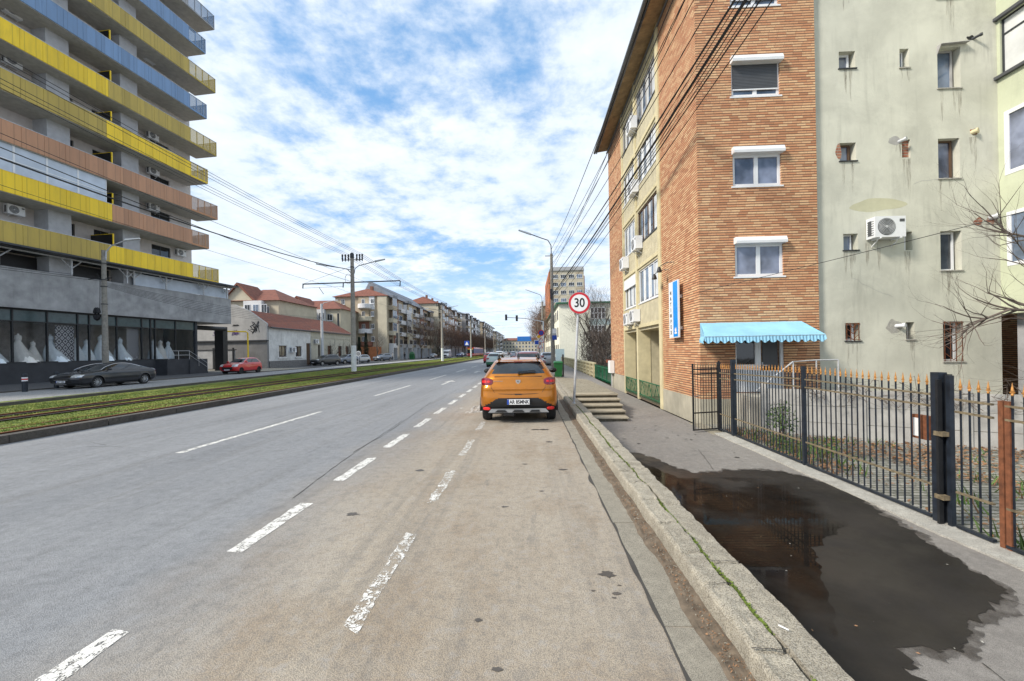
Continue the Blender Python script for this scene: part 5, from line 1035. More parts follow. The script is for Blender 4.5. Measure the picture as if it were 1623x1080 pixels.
# bollards
bo = thing('bollard', 'black bollard with white and red bands, left one on the pavement edge', 'bollard', (-26.45, 20.6, 0), 'bollards by the bridal shop')
b = MB(); b.lathe((0, 0, 0), [(.11, 0), (.11, .88), (.1, .93), (.03, .96)], 18); b.build('post', 'iron_blue', bo, world=False)
for z, m in ((.56, 'plate'), (.63, 'refl_red'), (.70, 'plate')): b = MB(); b.lathe((0, 0, 0), [(.114, z), (.114, z + .065)], 18, cap=False); b.build('band', m, bo, world=False)
dup(bo, (-27.1, 22.6, 0), None, 'black bollard with white and red bands, right beside the dark sedan')
# ================================================================= CARS
def cr(p0, p1, p2, p3, t): return .5 * ((2 * p1) + (-p0 + p2) * t + (2 * p0 - 5 * p1 + 4 * p2 - p3) * t * t + (-p0 + 3 * p1 - 3 * p2 + p3) * t ** 3)
BODY = {  # z, rear y, front y, half width
 'hatch': (4.1, 2.6, .3, [(.24, .34, 3.72, .78), (.32, .12, 3.96, .875), (.45, .04, 4.06, .915), (.60, .03, 4.09, .92), (.74, .045, 4.07, .915), (.84, .05, 3.98, .905), (.93, .09, 3.72, .89), (1.0, .115, 3.25, .872), (1.06, .13, 2.98, .85), (1.16, .20, 2.80, .79), (1.30, .31, 2.52, .70), (1.42, .42, 2.2, .62), (1.475, .50, 1.95, .57), (1.51, .70, 1.7, .50), (1.53, 1.0, 1.45, .36)]),
 'sedan': (4.9, 2.83, .33, [(.2, .4, 4.4, .78), (.3, .14, 4.74, .89), (.42, .06, 4.86, .925), (.55, .04, 4.9, .93), (.68, .04, 4.86, .925), (.78, .05, 4.7, .915), (.86, .06, 4.3, .905), (.93, .08, 3.75, .885), (.99, .14, 3.5, .86), (1.05, .45, 3.3, .82), (1.15, .75, 3.05, .75), (1.27, 1.1, 2.75, .67), (1.37, 1.45, 2.45, .6), (1.42, 1.75, 2.2, .5), (1.445, 1.9, 2.05, .3)]),
 'suv': (4.4, 2.62, .35, [(.3, .3, 4.1, .80), (.4, .08, 4.3, .90), (.55, .03, 4.38, .93), (.72, .03, 4.4, .93), (.88, .05, 4.35, .925), (.98, .07, 4.15, .91), (1.05, .10, 3.6, .89), (1.12, .12, 3.3, .86), (1.25, .18, 3.1, .81), (1.4, .28, 2.85, .75), (1.54, .40, 2.55, .69), (1.62, .52, 2.3, .63), (1.66, .8, 1.95, .5), (1.68, 1.1, 1.6, .3)]),
 'van': (5.6, 3.4, .36, [(.3, .2, 5.3, .88), (.42, .05, 5.5, .97), (.6, .03, 5.58, .99), (.85, .03, 5.56, .99), (1.0, .03, 5.4, .98), (1.15, .03, 5.1, .97), (1.3, .03, 4.85, .96), (1.6, .05, 4.55, .93), (1.9, .07, 4.25, .90), (2.1, .1, 4.0, .88), (2.3, .14, 3.75, .85), (2.45, .3, 3.4, .78), (2.5, .7, 3.0, .6)]),
}
for nm, c, ct in (('orange', (.52, .175, .004), 1), ('navy', (.003, .004, .009), 1), ('red', (.55, .01, .012), 1), ('darkgrey', (.035, .038, .042), 1), ('silver', (.42, .44, .46), 1), ('greyblue', (.14, .17, .22), 1), ('whitecar', (.72, .72, .72), 1), ('mint', (.42, .50, .47), 1), ('blackcar', (.012, .012, .014), 1), ('bluecar', (.03, .06, .22), 1), ('maroon', (.18, .06, .07), 1)):
    m = NB('paint_' + nm); m.col(m.mix(m.rng(m.noise(3, 4), .3, .7), tuple(q * .93 for q in c), tuple(min(1, q * 1.06) for q in c))); m.rough(m.rng(m.noise(6, 4), .3, .7, .28, .36)); m.b.inputs['Metallic'].default_value = .7 if nm == 'orange' else (.3 if nm not in ('whitecar', 'red', 'navy', 'blackcar') else .05)
    m.b.inputs['Coat Weight'].default_value = 1; m.b.inputs['Coat Roughness'].default_value = .035; MATS['paint_' + nm] = m.m
def car(kind, name, label, paint, cat='car', group=None, res=3, nA=10, ns=40, clad=False, L=None, plate=None, rim='rim_silver', hero=False, sw=1.):
    L0, wb, wr, lv = BODY[kind]; sl = (L or L0) / L0
    t = thing(name, label, cat, (0, 0, 0), group)
    rows = []
    n = len(lv)
    for i in range(n - 1):
        a, b_, c, d = lv[max(0, i - 1)], lv[i], lv[i + 1], lv[min(n - 1, i + 2)]
        for k in range(res):
            q = k / res; rows.append([cr(a[j], b_[j], c[j], d[j], q) for j in range(4)])
    rows.append(list(lv[-1]))
    def ring(z, yr, yf, w):
        yr *= sl; yf *= sl; w *= sw; top = z > lv[7][0]; ln = yf - yr
        r = min(.26 if not top else .30, w * .55, ln * .4); bow = .05 if not top else .07; P = []
        inn = w - r
        for k in range(nA): x = -inn + 2 * inn * k / nA; P.append((x, yr + bow * (x / w) ** 2))
        yc = yr + bow * (inn / w) ** 2
        for k in range(6): a_ = -pi / 2 + (pi / 2) * k / 6; P.append((inn + r * cos(a_), yc + r + r * sin(a_)))
        yfc = yf - bow * 2 * (inn / w) ** 2
        for k in range(ns): P.append((w, yc + r + (yfc - r - yc - r) * k / ns))
        for k in range(6): a_ = (pi / 2) * k / 6; P.append((inn + r * cos(a_), yfc - r + r * sin(a_)))
        for k in range(nA): x = inn - 2 * inn * k / nA; P.append((x, yf - bow * 2 * (x / w) ** 2))
        m_ = len(P); P2 = []
        for k in range(6): a_ = (pi / 2) + (pi / 2) * k / 6; P2.append((-inn + r * cos(a_), yfc - r + r * sin(a_)))
        for k in range(ns): P2.append((-w, yfc - r + (yc + r - yfc + r) * k / ns))
        for k in range(6): a_ = pi + (pi / 2) * k / 6; P2.append((-inn + r * cos(a_), yc + r + r * sin(a_)))
        return [(x, y, z) for x, y in P + P2]
    R = [ring(*q) for q in rows]; m = len(R[0]); off = (0, -(L or L0) / 2, 0)
    Lc = (L or L0)
    yw = [(Lc - wb * sl) * .47, (Lc - wb * sl) * .47 + wb * sl]; gl0 = lv[8][0] - .0 if kind != 'van' else 1.28; gl1 = lv[-4][0] if kind != 'van' else 1.95
    parts = {}
    def put(key, quad): parts.setdefault(key, []).append(quad)
    for i in range(len(R) - 1):
        for k in range(m):
            q = [Vector(R[i][k]), Vector(R[i][(k + 1) % m]), Vector(R[i + 1][(k + 1) % m]), Vector(R[i + 1][k])]
            c = (q[0] + q[1] + q[2] + q[3]) / 4; nrm = (q[2] - q[0]).cross(q[3] - q[1]); nrm = nrm.normalized() if nrm.length > 0 else Vector((0, 0, 1))
            w = rows[i][3] * sw; yr, yf = rows[i][1] * sl, rows[i][2] * sl; key = 'body'
            side = abs(nrm.x) > .62
            if side and c.z < wr * 2 + .12 and any((c.y - y) ** 2 + (c.z - wr) ** 2 < (wr + .065) ** 2 for y in yw): continue
            if c.z < (.30 if not clad else .34) or (clad and side and c.z < .38): key = 'lower'
            if clad and nrm.y < -.3 and c.z < (.59 if abs(c.x) < .49 else .59 - (abs(c.x) - .49) * .56): key = 'lower'
            if clad and nrm.y > .3 and c.z < .5: key = 'lower'
            if gl0 < c.z < gl1:
                if nrm.y < -.25 and abs(c.x) < w - .155 + max(0, c.z - 1.17) * .36 and kind != 'van' and (kind != 'hatch' or c.z > 1.155): key = 'rearglass'
                elif nrm.y > .25 and abs(c.x) < w - .10: key = 'windscreen'
                elif side and yr + .34 * sl < c.y < yf - .22 * sl:
                    yb = yf - (1.12 if kind != 'van' else .95) * sl; yb2 = yb - .98 * sl
                    if abs(c.y - yb) > .045 and (kind == 'van' or abs(c.y - yb2) > .035) and (kind != 'van' or c.y > yb): key = 'side'
                    elif kind != 'van': key = 'pillar'
            if not hero:
                if nrm.y > .25 and lv[4][0] - .02 < c.z < lv[6][0] and abs(c.x) > w - .42: key = 'hl' if c.x > 0 else 'hr'
                if nrm.y < -.25 and lv[5][0] < c.z < lv[7][0] and abs(c.x) > w - .34: key = 'tl' if c.x > 0 else 'tr'
                if nrm.y > .5 and lv[2][0] - .05 < c.z < lv[4][0] - .05 and abs(c.x) < .5: key = 'grille'
            put(key, [q, nrm])
    def mk(keys, name, mat, push=0., par=t):
        b = MB(); idx = {}
        for kk in keys:
            for q, nrm in parts.get(kk, []):
                f = []
                for p in q:
                    p = p + nrm * push if push else p; h = (round(p.x, 4), round(p.y, 4), round(p.z, 4))
                    if h not in idx: idx[h] = len(b.v); b.v.append((p.x + off[0], p.y + off[1], p.z))
                    f.append(idx[h])
                if len(set(f)) > 2: b.f.append(tuple(dict.fromkeys(f))); b.mi.append(0)
        if b.f: return b.build(name, mat, par, world=False, smooth=True)
    # roof cap into body
    top = [Vector(p) for p in R[-1]]; cz = Vector((0, (rows[-1][1] + rows[-1][2]) / 2 * sl, rows[-1][0] + .008))
    for k in range(m): parts['body'].append([[top[k], top[(k + 1) % m], cz, cz], Vector((0, 0, 1))])
    mk(['body'], 'body', paint); mk(['lower'], 'lower_trim', 'black'); mk(['rearglass'], 'rear_window', 'car_glass'); mk(['windscreen'], 'windscreen', 'car_glass'); mk(['side'], 'side_window', 'car_glass'); mk(['pillar'], 'pillar_trim', 'black')
    if not hero:
        for kk in ('hl', 'hr'): mk([kk], 'headlight', 'head_lamp', .006)
        for kk in ('tl', 'tr'): mk([kk], 'taillight', 'tail_red', .006)
        mk(['grille'], 'grille', 'black', .006)
    b = MB(); b.box(-.70, .28 * sl - Lc / 2, .2, .70, Lc - .35 - Lc / 2, .62); b.build('underbody', 'black', t, world=False)
    if kind == 'hatch' or kind == 'suv' or True:
        for sx in (-1, 1):
            b = MB(); y = yf_m = (lv[9][2] - .12) * sl - Lc / 2; z = lv[8][0] + .06; b.lathe((0, 0, 0), [(.02, -.07), (.085, -.05), (.1, 0), (.085, .05), (.03, .07)], 14, 'y'); b.v = [(sx * (lv[8][3] * sw + .12) + p[0] * 1.15, y + p[1], z + p[2] * .8) for p in b.v]; b.tube([(sx * (lv[8][3] * sw - .05), y, z - .03), (sx * (lv[8][3] * sw + .06), y, z - .03)], .02, 6); b.build('mirror', paint if not hero else 'black', t, world=False, smooth=True)
    for yy_ in yw:
        for sx in (-1, 1):
            X = sx * (lv[2][3] * sw - .125); c = (X, yy_ - Lc / 2, wr)
            b = MB(); hw_ = .105; b.lathe(c, [(wr * .66, -hw_ * .9), (wr * .93, -hw_), (wr, -hw_ * .7), (wr, hw_ * .7), (wr * .93, hw_), (wr * .66, hw_ * .9)], 30, 'x', cap=False); wl = b.build('wheel', 'rubber', t, world=False, smooth=True, autos=35)
            b = MB(); o = sx * hw_ * .9; b.lathe(c, [(wr * .67, o), (wr * .64, o * .8), (wr * .6, o * .55)], 30, 'x', cap=False); b.lathe(c, [(wr * .66, o * .3), (wr * .66, o * .25)], 24, 'x', m=1)
            for k in range(10):
                a_ = 2 * pi * k / 10 + .2; b.bar((c[0] + o * .85, c[1] + .04 * cos(a_), c[2] + .04 * sin(a_)), (c[0] + o * .82, c[1] + wr * .63 * cos(a_), c[2] + wr * .63 * sin(a_)), .022, .03)
            b.lathe(c, [(.055, o * .8), (.05, o * .92)], 14, 'x'); b.build('rim', [rim, 'black'], wl, world=False)
            b = MB(); arc = []
            for k in range(13):
                a_ = pi * (k / 12) * 1.06 - .03 * pi; arc.append((sx * (lv[3][3] * sw - .008), yy_ - Lc / 2 + (wr + .06) * cos(a_), wr + (wr + .06) * sin(a_)))
            b.tube(arc, .022 if not clad else .035, 6); b.build('wheel_arch', 'black' if clad or kind == 'suv' else paint, t, world=False, smooth=True)
    if plate:
        for sgn, yy_ in ((1, Lc / 2 + .005), (-1, -Lc / 2 + .035 * 0 - .0)):
            if (sgn == 1 and 'f' in plate[0]) or (sgn == -1 and 'r' in plate[0]):
                z = plate[1]; b = MB(); y0 = yy_ if sgn == 1 else yy_; b.box(-.26, min(y0, y0 + .012 * sgn), z - .055, .26, max(y0, y0 + .012 * sgn), z + .055); pl = b.build('number_plate', 'plate', t, world=False)
                b = MB(); b.box(*( (-.26, y0 + .012 * sgn - .001, z - .055, -.22, y0 + .014 * sgn + .001, z + .055) if sgn == -1 else (.22, y0 + .010, z - .055, .26, y0 + .0145, z + .055))); b.build('blue_band', 'blue_paint', pl, world=False)
                text('plate_text', plate[2], .105, 'ink', (-.0 + (.02 if sgn == -1 else -.02), y0 + .0135 * sgn, z - .002), (-sgn, 0, 0), (0, 0, 1), pl, depth=.001, bold=.003, sx=.8)
    return t
def put(o, x, y, rz): o.location = (x, y, .0); o.rotation_euler[2] = rz; return o
# --- the orange hatchback
oc = car('hatch', 'hatchback', 'orange hatchback with black cladding and roof rails parked at the right kerb', 'paint_orange', res=7, nA=44, ns=90, clad=True, hero=True)
H = -2.05
def on(name, mat, polys, y0, d=.012, par=oc, sm=False):
    b = MB()
    for p in polys: b.prism([(q[0], y0 + (q[2] if len(q) > 2 else .05 * (q[0] / .9) ** 2), q[1]) for q in p], (0, -d, 0))
    return b.build(name, mat, par, world=False)
yz = lambda z: H + (.03 if z < .7 else .045 if z < .8 else .05 + (z - .84) * .4 if z < .93 else .09 + (z - .93) * .33 if z < 1.06 else .13 + (z - 1.06) * .75)
def srf(x, z, w=.9): # rear surface depth, incl. rounded corners
    y = yz(z); a = abs(x); bow = .05 * (min(a, .64) / w) ** 2
    if a > .64: bow += .26 - sqrt(max(0, .26 ** 2 - min(.255, a - .64) ** 2))
    return y + bow
def skin(name, mat, outline, lift=.012, nx=16, par=oc, edge=.03):
    """raised lens following the body surface; outline: list of (x, zlow, zhigh)"""
    b = MB(); g = []
    for x, z0, z1 in outline:
        r = [(x, srf(x, z0) + edge, z0)]
        for k in range(7):
            z = z0 + (z1 - z0) * k / 6; r.append((x, srf(x, z) - lift * (1 if 0 < k < 6 else .4), z))
        r.append((x, srf(x, z1) + edge, z1)); g.append(r)
    for i in range(len(g) - 1):
        for k in range(len(g[0]) - 1): b.face([g[i][k], g[i + 1][k], g[i + 1][k + 1], g[i][k + 1]])
    for r in (g[0], g[-1]): b.face(r)
    return b.build(name, mat, par, world=False, smooth=True, autos=40)
for s in (-1, 1):
    tl = skin('taillight', 'tail_red', [(s * x, a, c) for x, a, c in ((.60, .945, 1.02), (.63, .918, 1.045), (.68, .905, 1.062), (.74, .90, 1.072), (.80, .90, 1.072), (.85, .902, 1.062), (.878, .91, 1.05), (.892, .93, 1.03))])
    skin('lamp_lens', 'refl_red', [(s * x, a, c) for x, a, c in ((.66, .965, 1.0), (.70, .95, 1.015), (.80, .945, 1.02), (.86, .95, 1.01))], lift=.017, par=tl)
    skin('reflector', 'refl_red', [(s * x, a, c) for x, a, c in ((.665, .335, .37), (.70, .318, .385), (.80, .318, .385), (.84, .33, .375))], lift=.015)
b = MB()
def sline(pts, r=.004):
    b.tube([(x, srf(x, z) + .001, z) for x, z in pts], r, 5)
sline([(-.5, .70), (-.25, .693), (0, .69), (.25, .693), (.5, .70)], .006)
for s in (-1, 1): sline([(s * .5, .70), (s * .56, .73), (s * .60, .80), (s * .63, .83), (s * .64, .895)]); sline([(s * .62, .835), (s * .75, .835), (s * .885, .835)])
sline([(-.56, 1.095), (0, 1.088), (.56, 1.095)], .009); b.build('panel_gap_shade', 'black', oc, world=False)  # black tubes laid on the surface stand in for the shade in panel gaps
sk = skin('body_crease', 'paint_orange', [(x, .80 - .0, .825) for x in [-.6 + 1.2 * k / 20 for k in range(21)]], lift=.008)
on('tailgate_slot', 'black', [[(-.08, .675), (.08, .675), (.09, .70), (-.09, .70)]], H + .045, .02)
skp = on('skid_plate', 'silver_plastic', [[(-.71, .265), (.71, .265), (.64, .35), (.50, .355), (-.50, .355), (-.64, .35)]], H + .02, .03)
for cx_ in (-.40, 0, .40): on('recess', 'black', [[(cx_ - .15, .275), (cx_ + .10 if cx_ > 0 else cx_ + .15, .275), (cx_ + .09, .325), (cx_ - .09, .325)]], H - .012, .003, skp)
# plate
b = MB(); b.box(-.26, H - .03, .455, .26, H + .03, .575); pl = b.build('number_plate', 'plate', oc, world=False); b = MB(); b.box(-.26, H - .0325, .456, -.215, H - .029, .574); b.build('blue_band', 'blue_paint', pl, world=False)
pt = text('plate_text', 'AR 85MNK', .118, 'ink', (.022, H - .0325, .513), (1, 0, 0), (0, 0, 1), pl, depth=.001, bold=.003, sx=.80)
b = MB(); b.hexa([(-.30, H + .05, .44), (.30, H + .05, .44), (.30, H - .012, .44), (-.30, H - .012, .44), (-.27, H + .05, .60), (.27, H + .05, .60), (.27, H - .012, .60), (-.27, H - .012, .60)]); b.build('plate_recess', 'black', oc, world=False)
# shield badge (outline shape only) and model script strip
bd = on('badge', 'chrome', [[(-.055, 1.02), (-.055, .965), (0, .918), (.055, .965), (.055, 1.02)]], yz(.97), .014)
on('badge_inlay', 'shutter', [[(-.032, 1.005), (-.012, .975), (0, .945), (.012, .975), (.032, 1.005), (.012, 1.0), (0, .98), (-.012, 1.0)]], yz(.97) - .0145, .003, bd)
text('script', 'SANDERO', .034, 'chrome', (-.47, srf(-.47, .99) - .004, .99), (1, .0, 0), (0, 0, 1), oc, depth=.002, sx=1.5)
# spoiler, wiper, brake light, rails, antenna
b = MB(); b.hexa([(-.56, H + .46, 1.42), (.56, H + .46, 1.42), (.52, H + .9, 1.49), (-.52, H + .9, 1.49), (-.50, H + .40, 1.445), (.50, H + .40, 1.445), (.48, H + .92, 1.535), (-.48, H + .92, 1.535)]); b.build('spoiler', 'paint_orange', oc, world=False)
b = MB(); b.box(-.10, H + .385, 1.435, .10, H + .41, 1.452); b.build('brake_light', 'tail_red', oc, world=False)
b = MB(); b.bar((.02, H + .17, 1.175), (.42, H + .205, 1.205), .03, .022); b.bar((.0, H + .17, 1.2), (.40, H + .21, 1.235), .012, .02); b.lathe((.02, H + .17, 1.18), [(.03, -.03), (.03, .02)], 12, 'y'); b.build('rear_wiper', 'black', oc, world=False)
for s in (-1, 1):
    b = MB(); b.tube([(s * .50, H + .72, 1.49), (s * .49, H + .80, 1.585), (s * .47, H + 1.9, 1.60), (s * .48, H + 2.05, 1.50)], [.03, .03, .026, .03], 8); b.build('roof_rail', 'black', oc, world=False, smooth=True)
b = MB(); b.lathe((0.0, H + .8, 1.525), [(.035, 0), (.03, .03), (.012, .05)], 12); b.tube([(0.0, H + .8, 1.56), (0.0, H + .66, 1.78)], [.006, .003], 6); b.build('antenna', 'black', oc, world=False)
b = MB(); b.tube([(-.35, H + .15, .24), (-.1, H + .12, .23)], .07, 10); b.build('exhaust', 'dark_metal', oc, world=False)
for s in (-1, 1): b = MB(); b.box(s * .4 - .16, H + .75, .7, s * .4 + .16, H + .87, 1.32); b.build('seat_back', 'shutter', oc, world=False)
put(oc, -.27, 9.62 + 2.05, 0.0)
# --- other cars; nose at +y, so rz = pi means it faces the camera
ins = car('sedan', 'sedan', 'dark navy sedan parked in front of the bridal shop', 'paint_navy', res=4, nA=16, ns=60, plate=('f', .42, 'AR 86 OKG'), L=5.05)
b = MB(); b.box(-.42, 2.51, .50, .42, 2.535, .53); b.box(-.3, 2.51, .26, .3, 2.54, .29); b.build('chrome_strip', 'chrome', ins, world=False)
b = MB(); pts = []
for k in range(15): a_ = k / 14; pts.append((.80 - .10 * sin(pi * a_) * 0 - .20 * sin(pi * a_), 1.15 - a_ * 2.9, 1.02 + .36 * sin(pi * min(1, a_ * 1.05)) ** .8))
b.tube([(p[0] + .02, p[1], p[2]) for p in pts], .012, 5); b.tube([(-p[0] - .02, p[1], p[2]) for p in pts], .012, 5); b.build('chrome_trim', 'chrome', ins, world=False)
put(ins, -25.75, 24.2, pi)
po = car('hatch', 'hatchback', 'small red hatchback parked at the driveway past the black pipe', 'paint_red', res=4, nA=14, ns=50, plate=('f', .42, 'AR 07 RAZ'), L=3.95, rim='rim_black', sw=.92)
put(po, -27.6, 38.6, pi)
sv = car('suv', 'suv', 'dark grey sport utility car parked by the brown house door', 'paint_darkgrey', res=3, ns=36, plate=('f', .5, 'AR 12 KLM')); put(sv, -30.6, 61.0, pi * .86)
s2 = dup(sv, (-30.6, 68.3, 0), pi * .87, 'grey crossover parked between the dark one and the concrete tram pole', swap={'paint_darkgrey': 'paint_greyblue'})
s3 = dup(po, (-30.8, 74.0, 0), pi * .86, 'silver hatchback parked just right of the tall concrete tram pole', swap={'paint_red': 'paint_silver'})
s4 = dup(sv, (-31.6, 88, 0), pi * .88, 'grey-blue crossover parked before the brick forecourt of the first apartment block', swap={'paint_darkgrey': 'paint_greyblue'})
s5 = dup(ins, (-26.3, 111.5, 0), pi, 'dark sedan on the far left carriageway beside the second tram pole', swap={'paint_navy': 'paint_darkgrey'})
vn = car('van', 'van', 'white delivery van on the far left carriageway behind the dark sedan', 'paint_whitecar', 'van', res=3, ns=30, plate=None); put(vn, -25.0, 125, pi)
s6 = dup(po, (-23.5, 139, 0), pi, 'blue car behind the white van on the far left carriageway', swap={'paint_red': 'paint_bluecar'})
s7 = dup(sv, (-26.2, 131, 0), pi, 'black car beside the white van on the far left carriageway', swap={'paint_darkgrey': 'paint_blackcar'})
s8 = dup(po, (-3.85, 46.5, 0), 0, 'pale mint hatchback driving away in the middle lane', swap={'paint_red': 'paint_mint'})
b = MB(); b.box(-.8, -2.03, .30, .8, -1.96, .55); b.build('bumper', 'green_iron', s8, world=False)
b = MB(); b.box(-.26, -2.05, .6, .26, -2.035, .71); b.build('number_plate', 'plate', s8, world=False)
s9 = dup(po, (-5.75, 61, 0), 0, 'red car driving away in front of the pale mint hatchback')
s10 = dup(sv, (-.05, 26.5, 0), 0, 'pinkish grey crossover parked directly in front of the orange hatchback', swap={'paint_darkgrey': 'paint_maroon'})
s11 = dup(ins, (.35, 34, 0), 0, 'dark sedan parked in the kerb row two places ahead of the orange hatchback', swap={'paint_navy': 'paint_blackcar'})
s12 = dup(po, (1.9, 45.5, 0), .05, 'light grey car parked beyond the utility pole on the right kerb', swap={'paint_red': 'paint_silver'})
PT = ['paint_silver', 'paint_whitecar', 'paint_blackcar', 'paint_greyblue', 'paint_darkgrey', 'paint_bluecar', 'paint_maroon', 'paint_mint']; CN = ['silver', 'white', 'black', 'grey-blue', 'dark grey', 'blue', 'maroon', 'pale green']
far = [(-6.5, 90, 0, 1, 1), (-9.0, 101, 0, 0, 0), (-4.2, 112, 0, 3, 0), (-8.6, 128, 0, 1, 1), (-5.6, 140, 0, 4, 0), (-3.4, 150, 0, 2, 1), (-8.8, 158, 0, 0, 0), (.1, 52, 0, 4, 1), (-.2, 60, 0, 1, 0), (-.1, 70, 0, 0, 0), (0, 80, 0, 2, 0), (0, 95, 0, 3, 1), (.2, 110, 0, 5, 0), (-5, 170, 0, 0, 1), (-8.5, 184, 0, 2, 0), (-3.6, 190, 0, 1, 0), (-6.6, 215, 0, 3, 0), (-9, 240, 0, 0, 1), (-3.8, 235, 0, 4, 0), (-24.8, 150, 1, 0, 0), (-23.8, 164, 1, 1, 1), (-26.3, 170, 1, 3, 0), (-23.4, 182, 1, 0, 0), (-26, 195, 1, 2, 1), (-23.5, 205, 1, 4, 0), (-26.2, 220, 1, 1, 0), (-23.6, 236, 1, 0, 1), (-26, 255, 1, 3, 0)]
cnt = [-1, -1, -1]; far.sort(key=lambda q: q[1]); ORDC = 'first second third fourth fifth sixth seventh eighth ninth tenth eleventh twelfth thirteenth fourteenth'.split()
for i, (x, y, d, ci, kd) in enumerate(far):
    src, key = (sv, 'paint_darkgrey') if kd else (po, 'paint_red')
    grp = 0 if x > -1 else (1 if d == 0 else 2); cnt[grp] += 1
    side = ('in the right kerb row', 'on the near carriageway', 'on the far left carriageway')[grp]
    dup(src, (x, y, 0), pi if d else 0, '%s %s %s, %s from the camera' % (CN[ci], 'crossover' if kd else 'hatchback', side, ORDC[cnt[grp]]), 'cars far down the road', swap={key: PT[ci]})
# bus
M('bus_red', (.55, .03, .03), .35, var=.05, bump=0, coat=.6); M('bus_blue', (.02, .05, .30), .35, var=.05, bump=0); M('bus_yellow', (.8, .45, .02), .4, bump=0)
bs = thing('tram', 'red and blue tram with yellow destination panel facing the camera on the far carriageway', 'tram', (-19.6, 141, 0)); b = MB(); b.box(-21.0, 138, .35, -18.4, 166, 1.15); b.box(-21, 138.05, 2.75, -18.4, 166, 3.15); b.build('body', 'bus_red', bs)
b = MB(); b.box(-20.98, 138.2, 1.15, -18.42, 166, 2.75); b.build('side_panel', 'bus_blue', bs); b = MB(); b.box(-20.9, 138.02, 1.15, -18.5, 138.2, 2.4); b.build('windscreen', 'glass_dark', bs); b = MB(); b.box(-20.6, 137.98, 2.4, -18.8, 138.2, 2.8); b.build('destination_panel', 'bus_yellow', bs)
for x in (-20.6, -18.8): b = MB(); b.lathe((x, 137.99, .75), [(.14, 0), (.14, -.04)], 12, 'y'); b.build('headlight', 'white', bs)
b = MB(); b.box(-20.8, 139, .0, -18.6, 141, .4); b.box(-20.8, 162, 0, -18.6, 165, .4); b.build('wheels', 'black', bs)
# ================================================================= LEFT BACKGROUND BUILDINGS
M('blk_cream', (.50, .45, .34), .85, var=.12, scale=.5, streak=.3); M('blk_tan', (.42, .35, .25), .85, var=.12, scale=.5, streak=.3); M('blk_grey', (.36, .36, .355), .85, var=.12, scale=.5, streak=.3); M('blk_white', (.62, .62, .62), .8, var=.1, scale=.5, streak=.3); M('blk_brown', (.20, .09, .06), .85, var=.2); M('blk_brick', (.42, .15, .06), .85, var=.2, scale=4)
M('roof_grey', (.17, .19, .22), .7, 0, var=.3, scale=.6)
def fwindows(par, fr, us, vs, w_, h, n=.0, fm='pvc', prob=1.):
    """each window its own frame with its own pane"""
    for u in us:
        for v in vs:
            if R_() > prob: continue
            b = MB(); b.fbox(fr, u, u + w_, v, v + h, n + .01, n + .06); b.fbox(fr, u - .08, u + w_ + .08, v - .1, v - .01, n + .01, n + .15); o = b.build('window', fm, par)
            g = MB(); k = 2 if w_ < 2 else 3
            for q in range(k): g.fbox(fr, u + .08 + q * (w_ - .08) / k, u + (q + 1) * (w_ - .08) / k, v + .08, v + h - .08, n + .05, n + .075)
            g.build('pane', random.choice(['glass_dark', 'glass', 'glass_blue']), o)
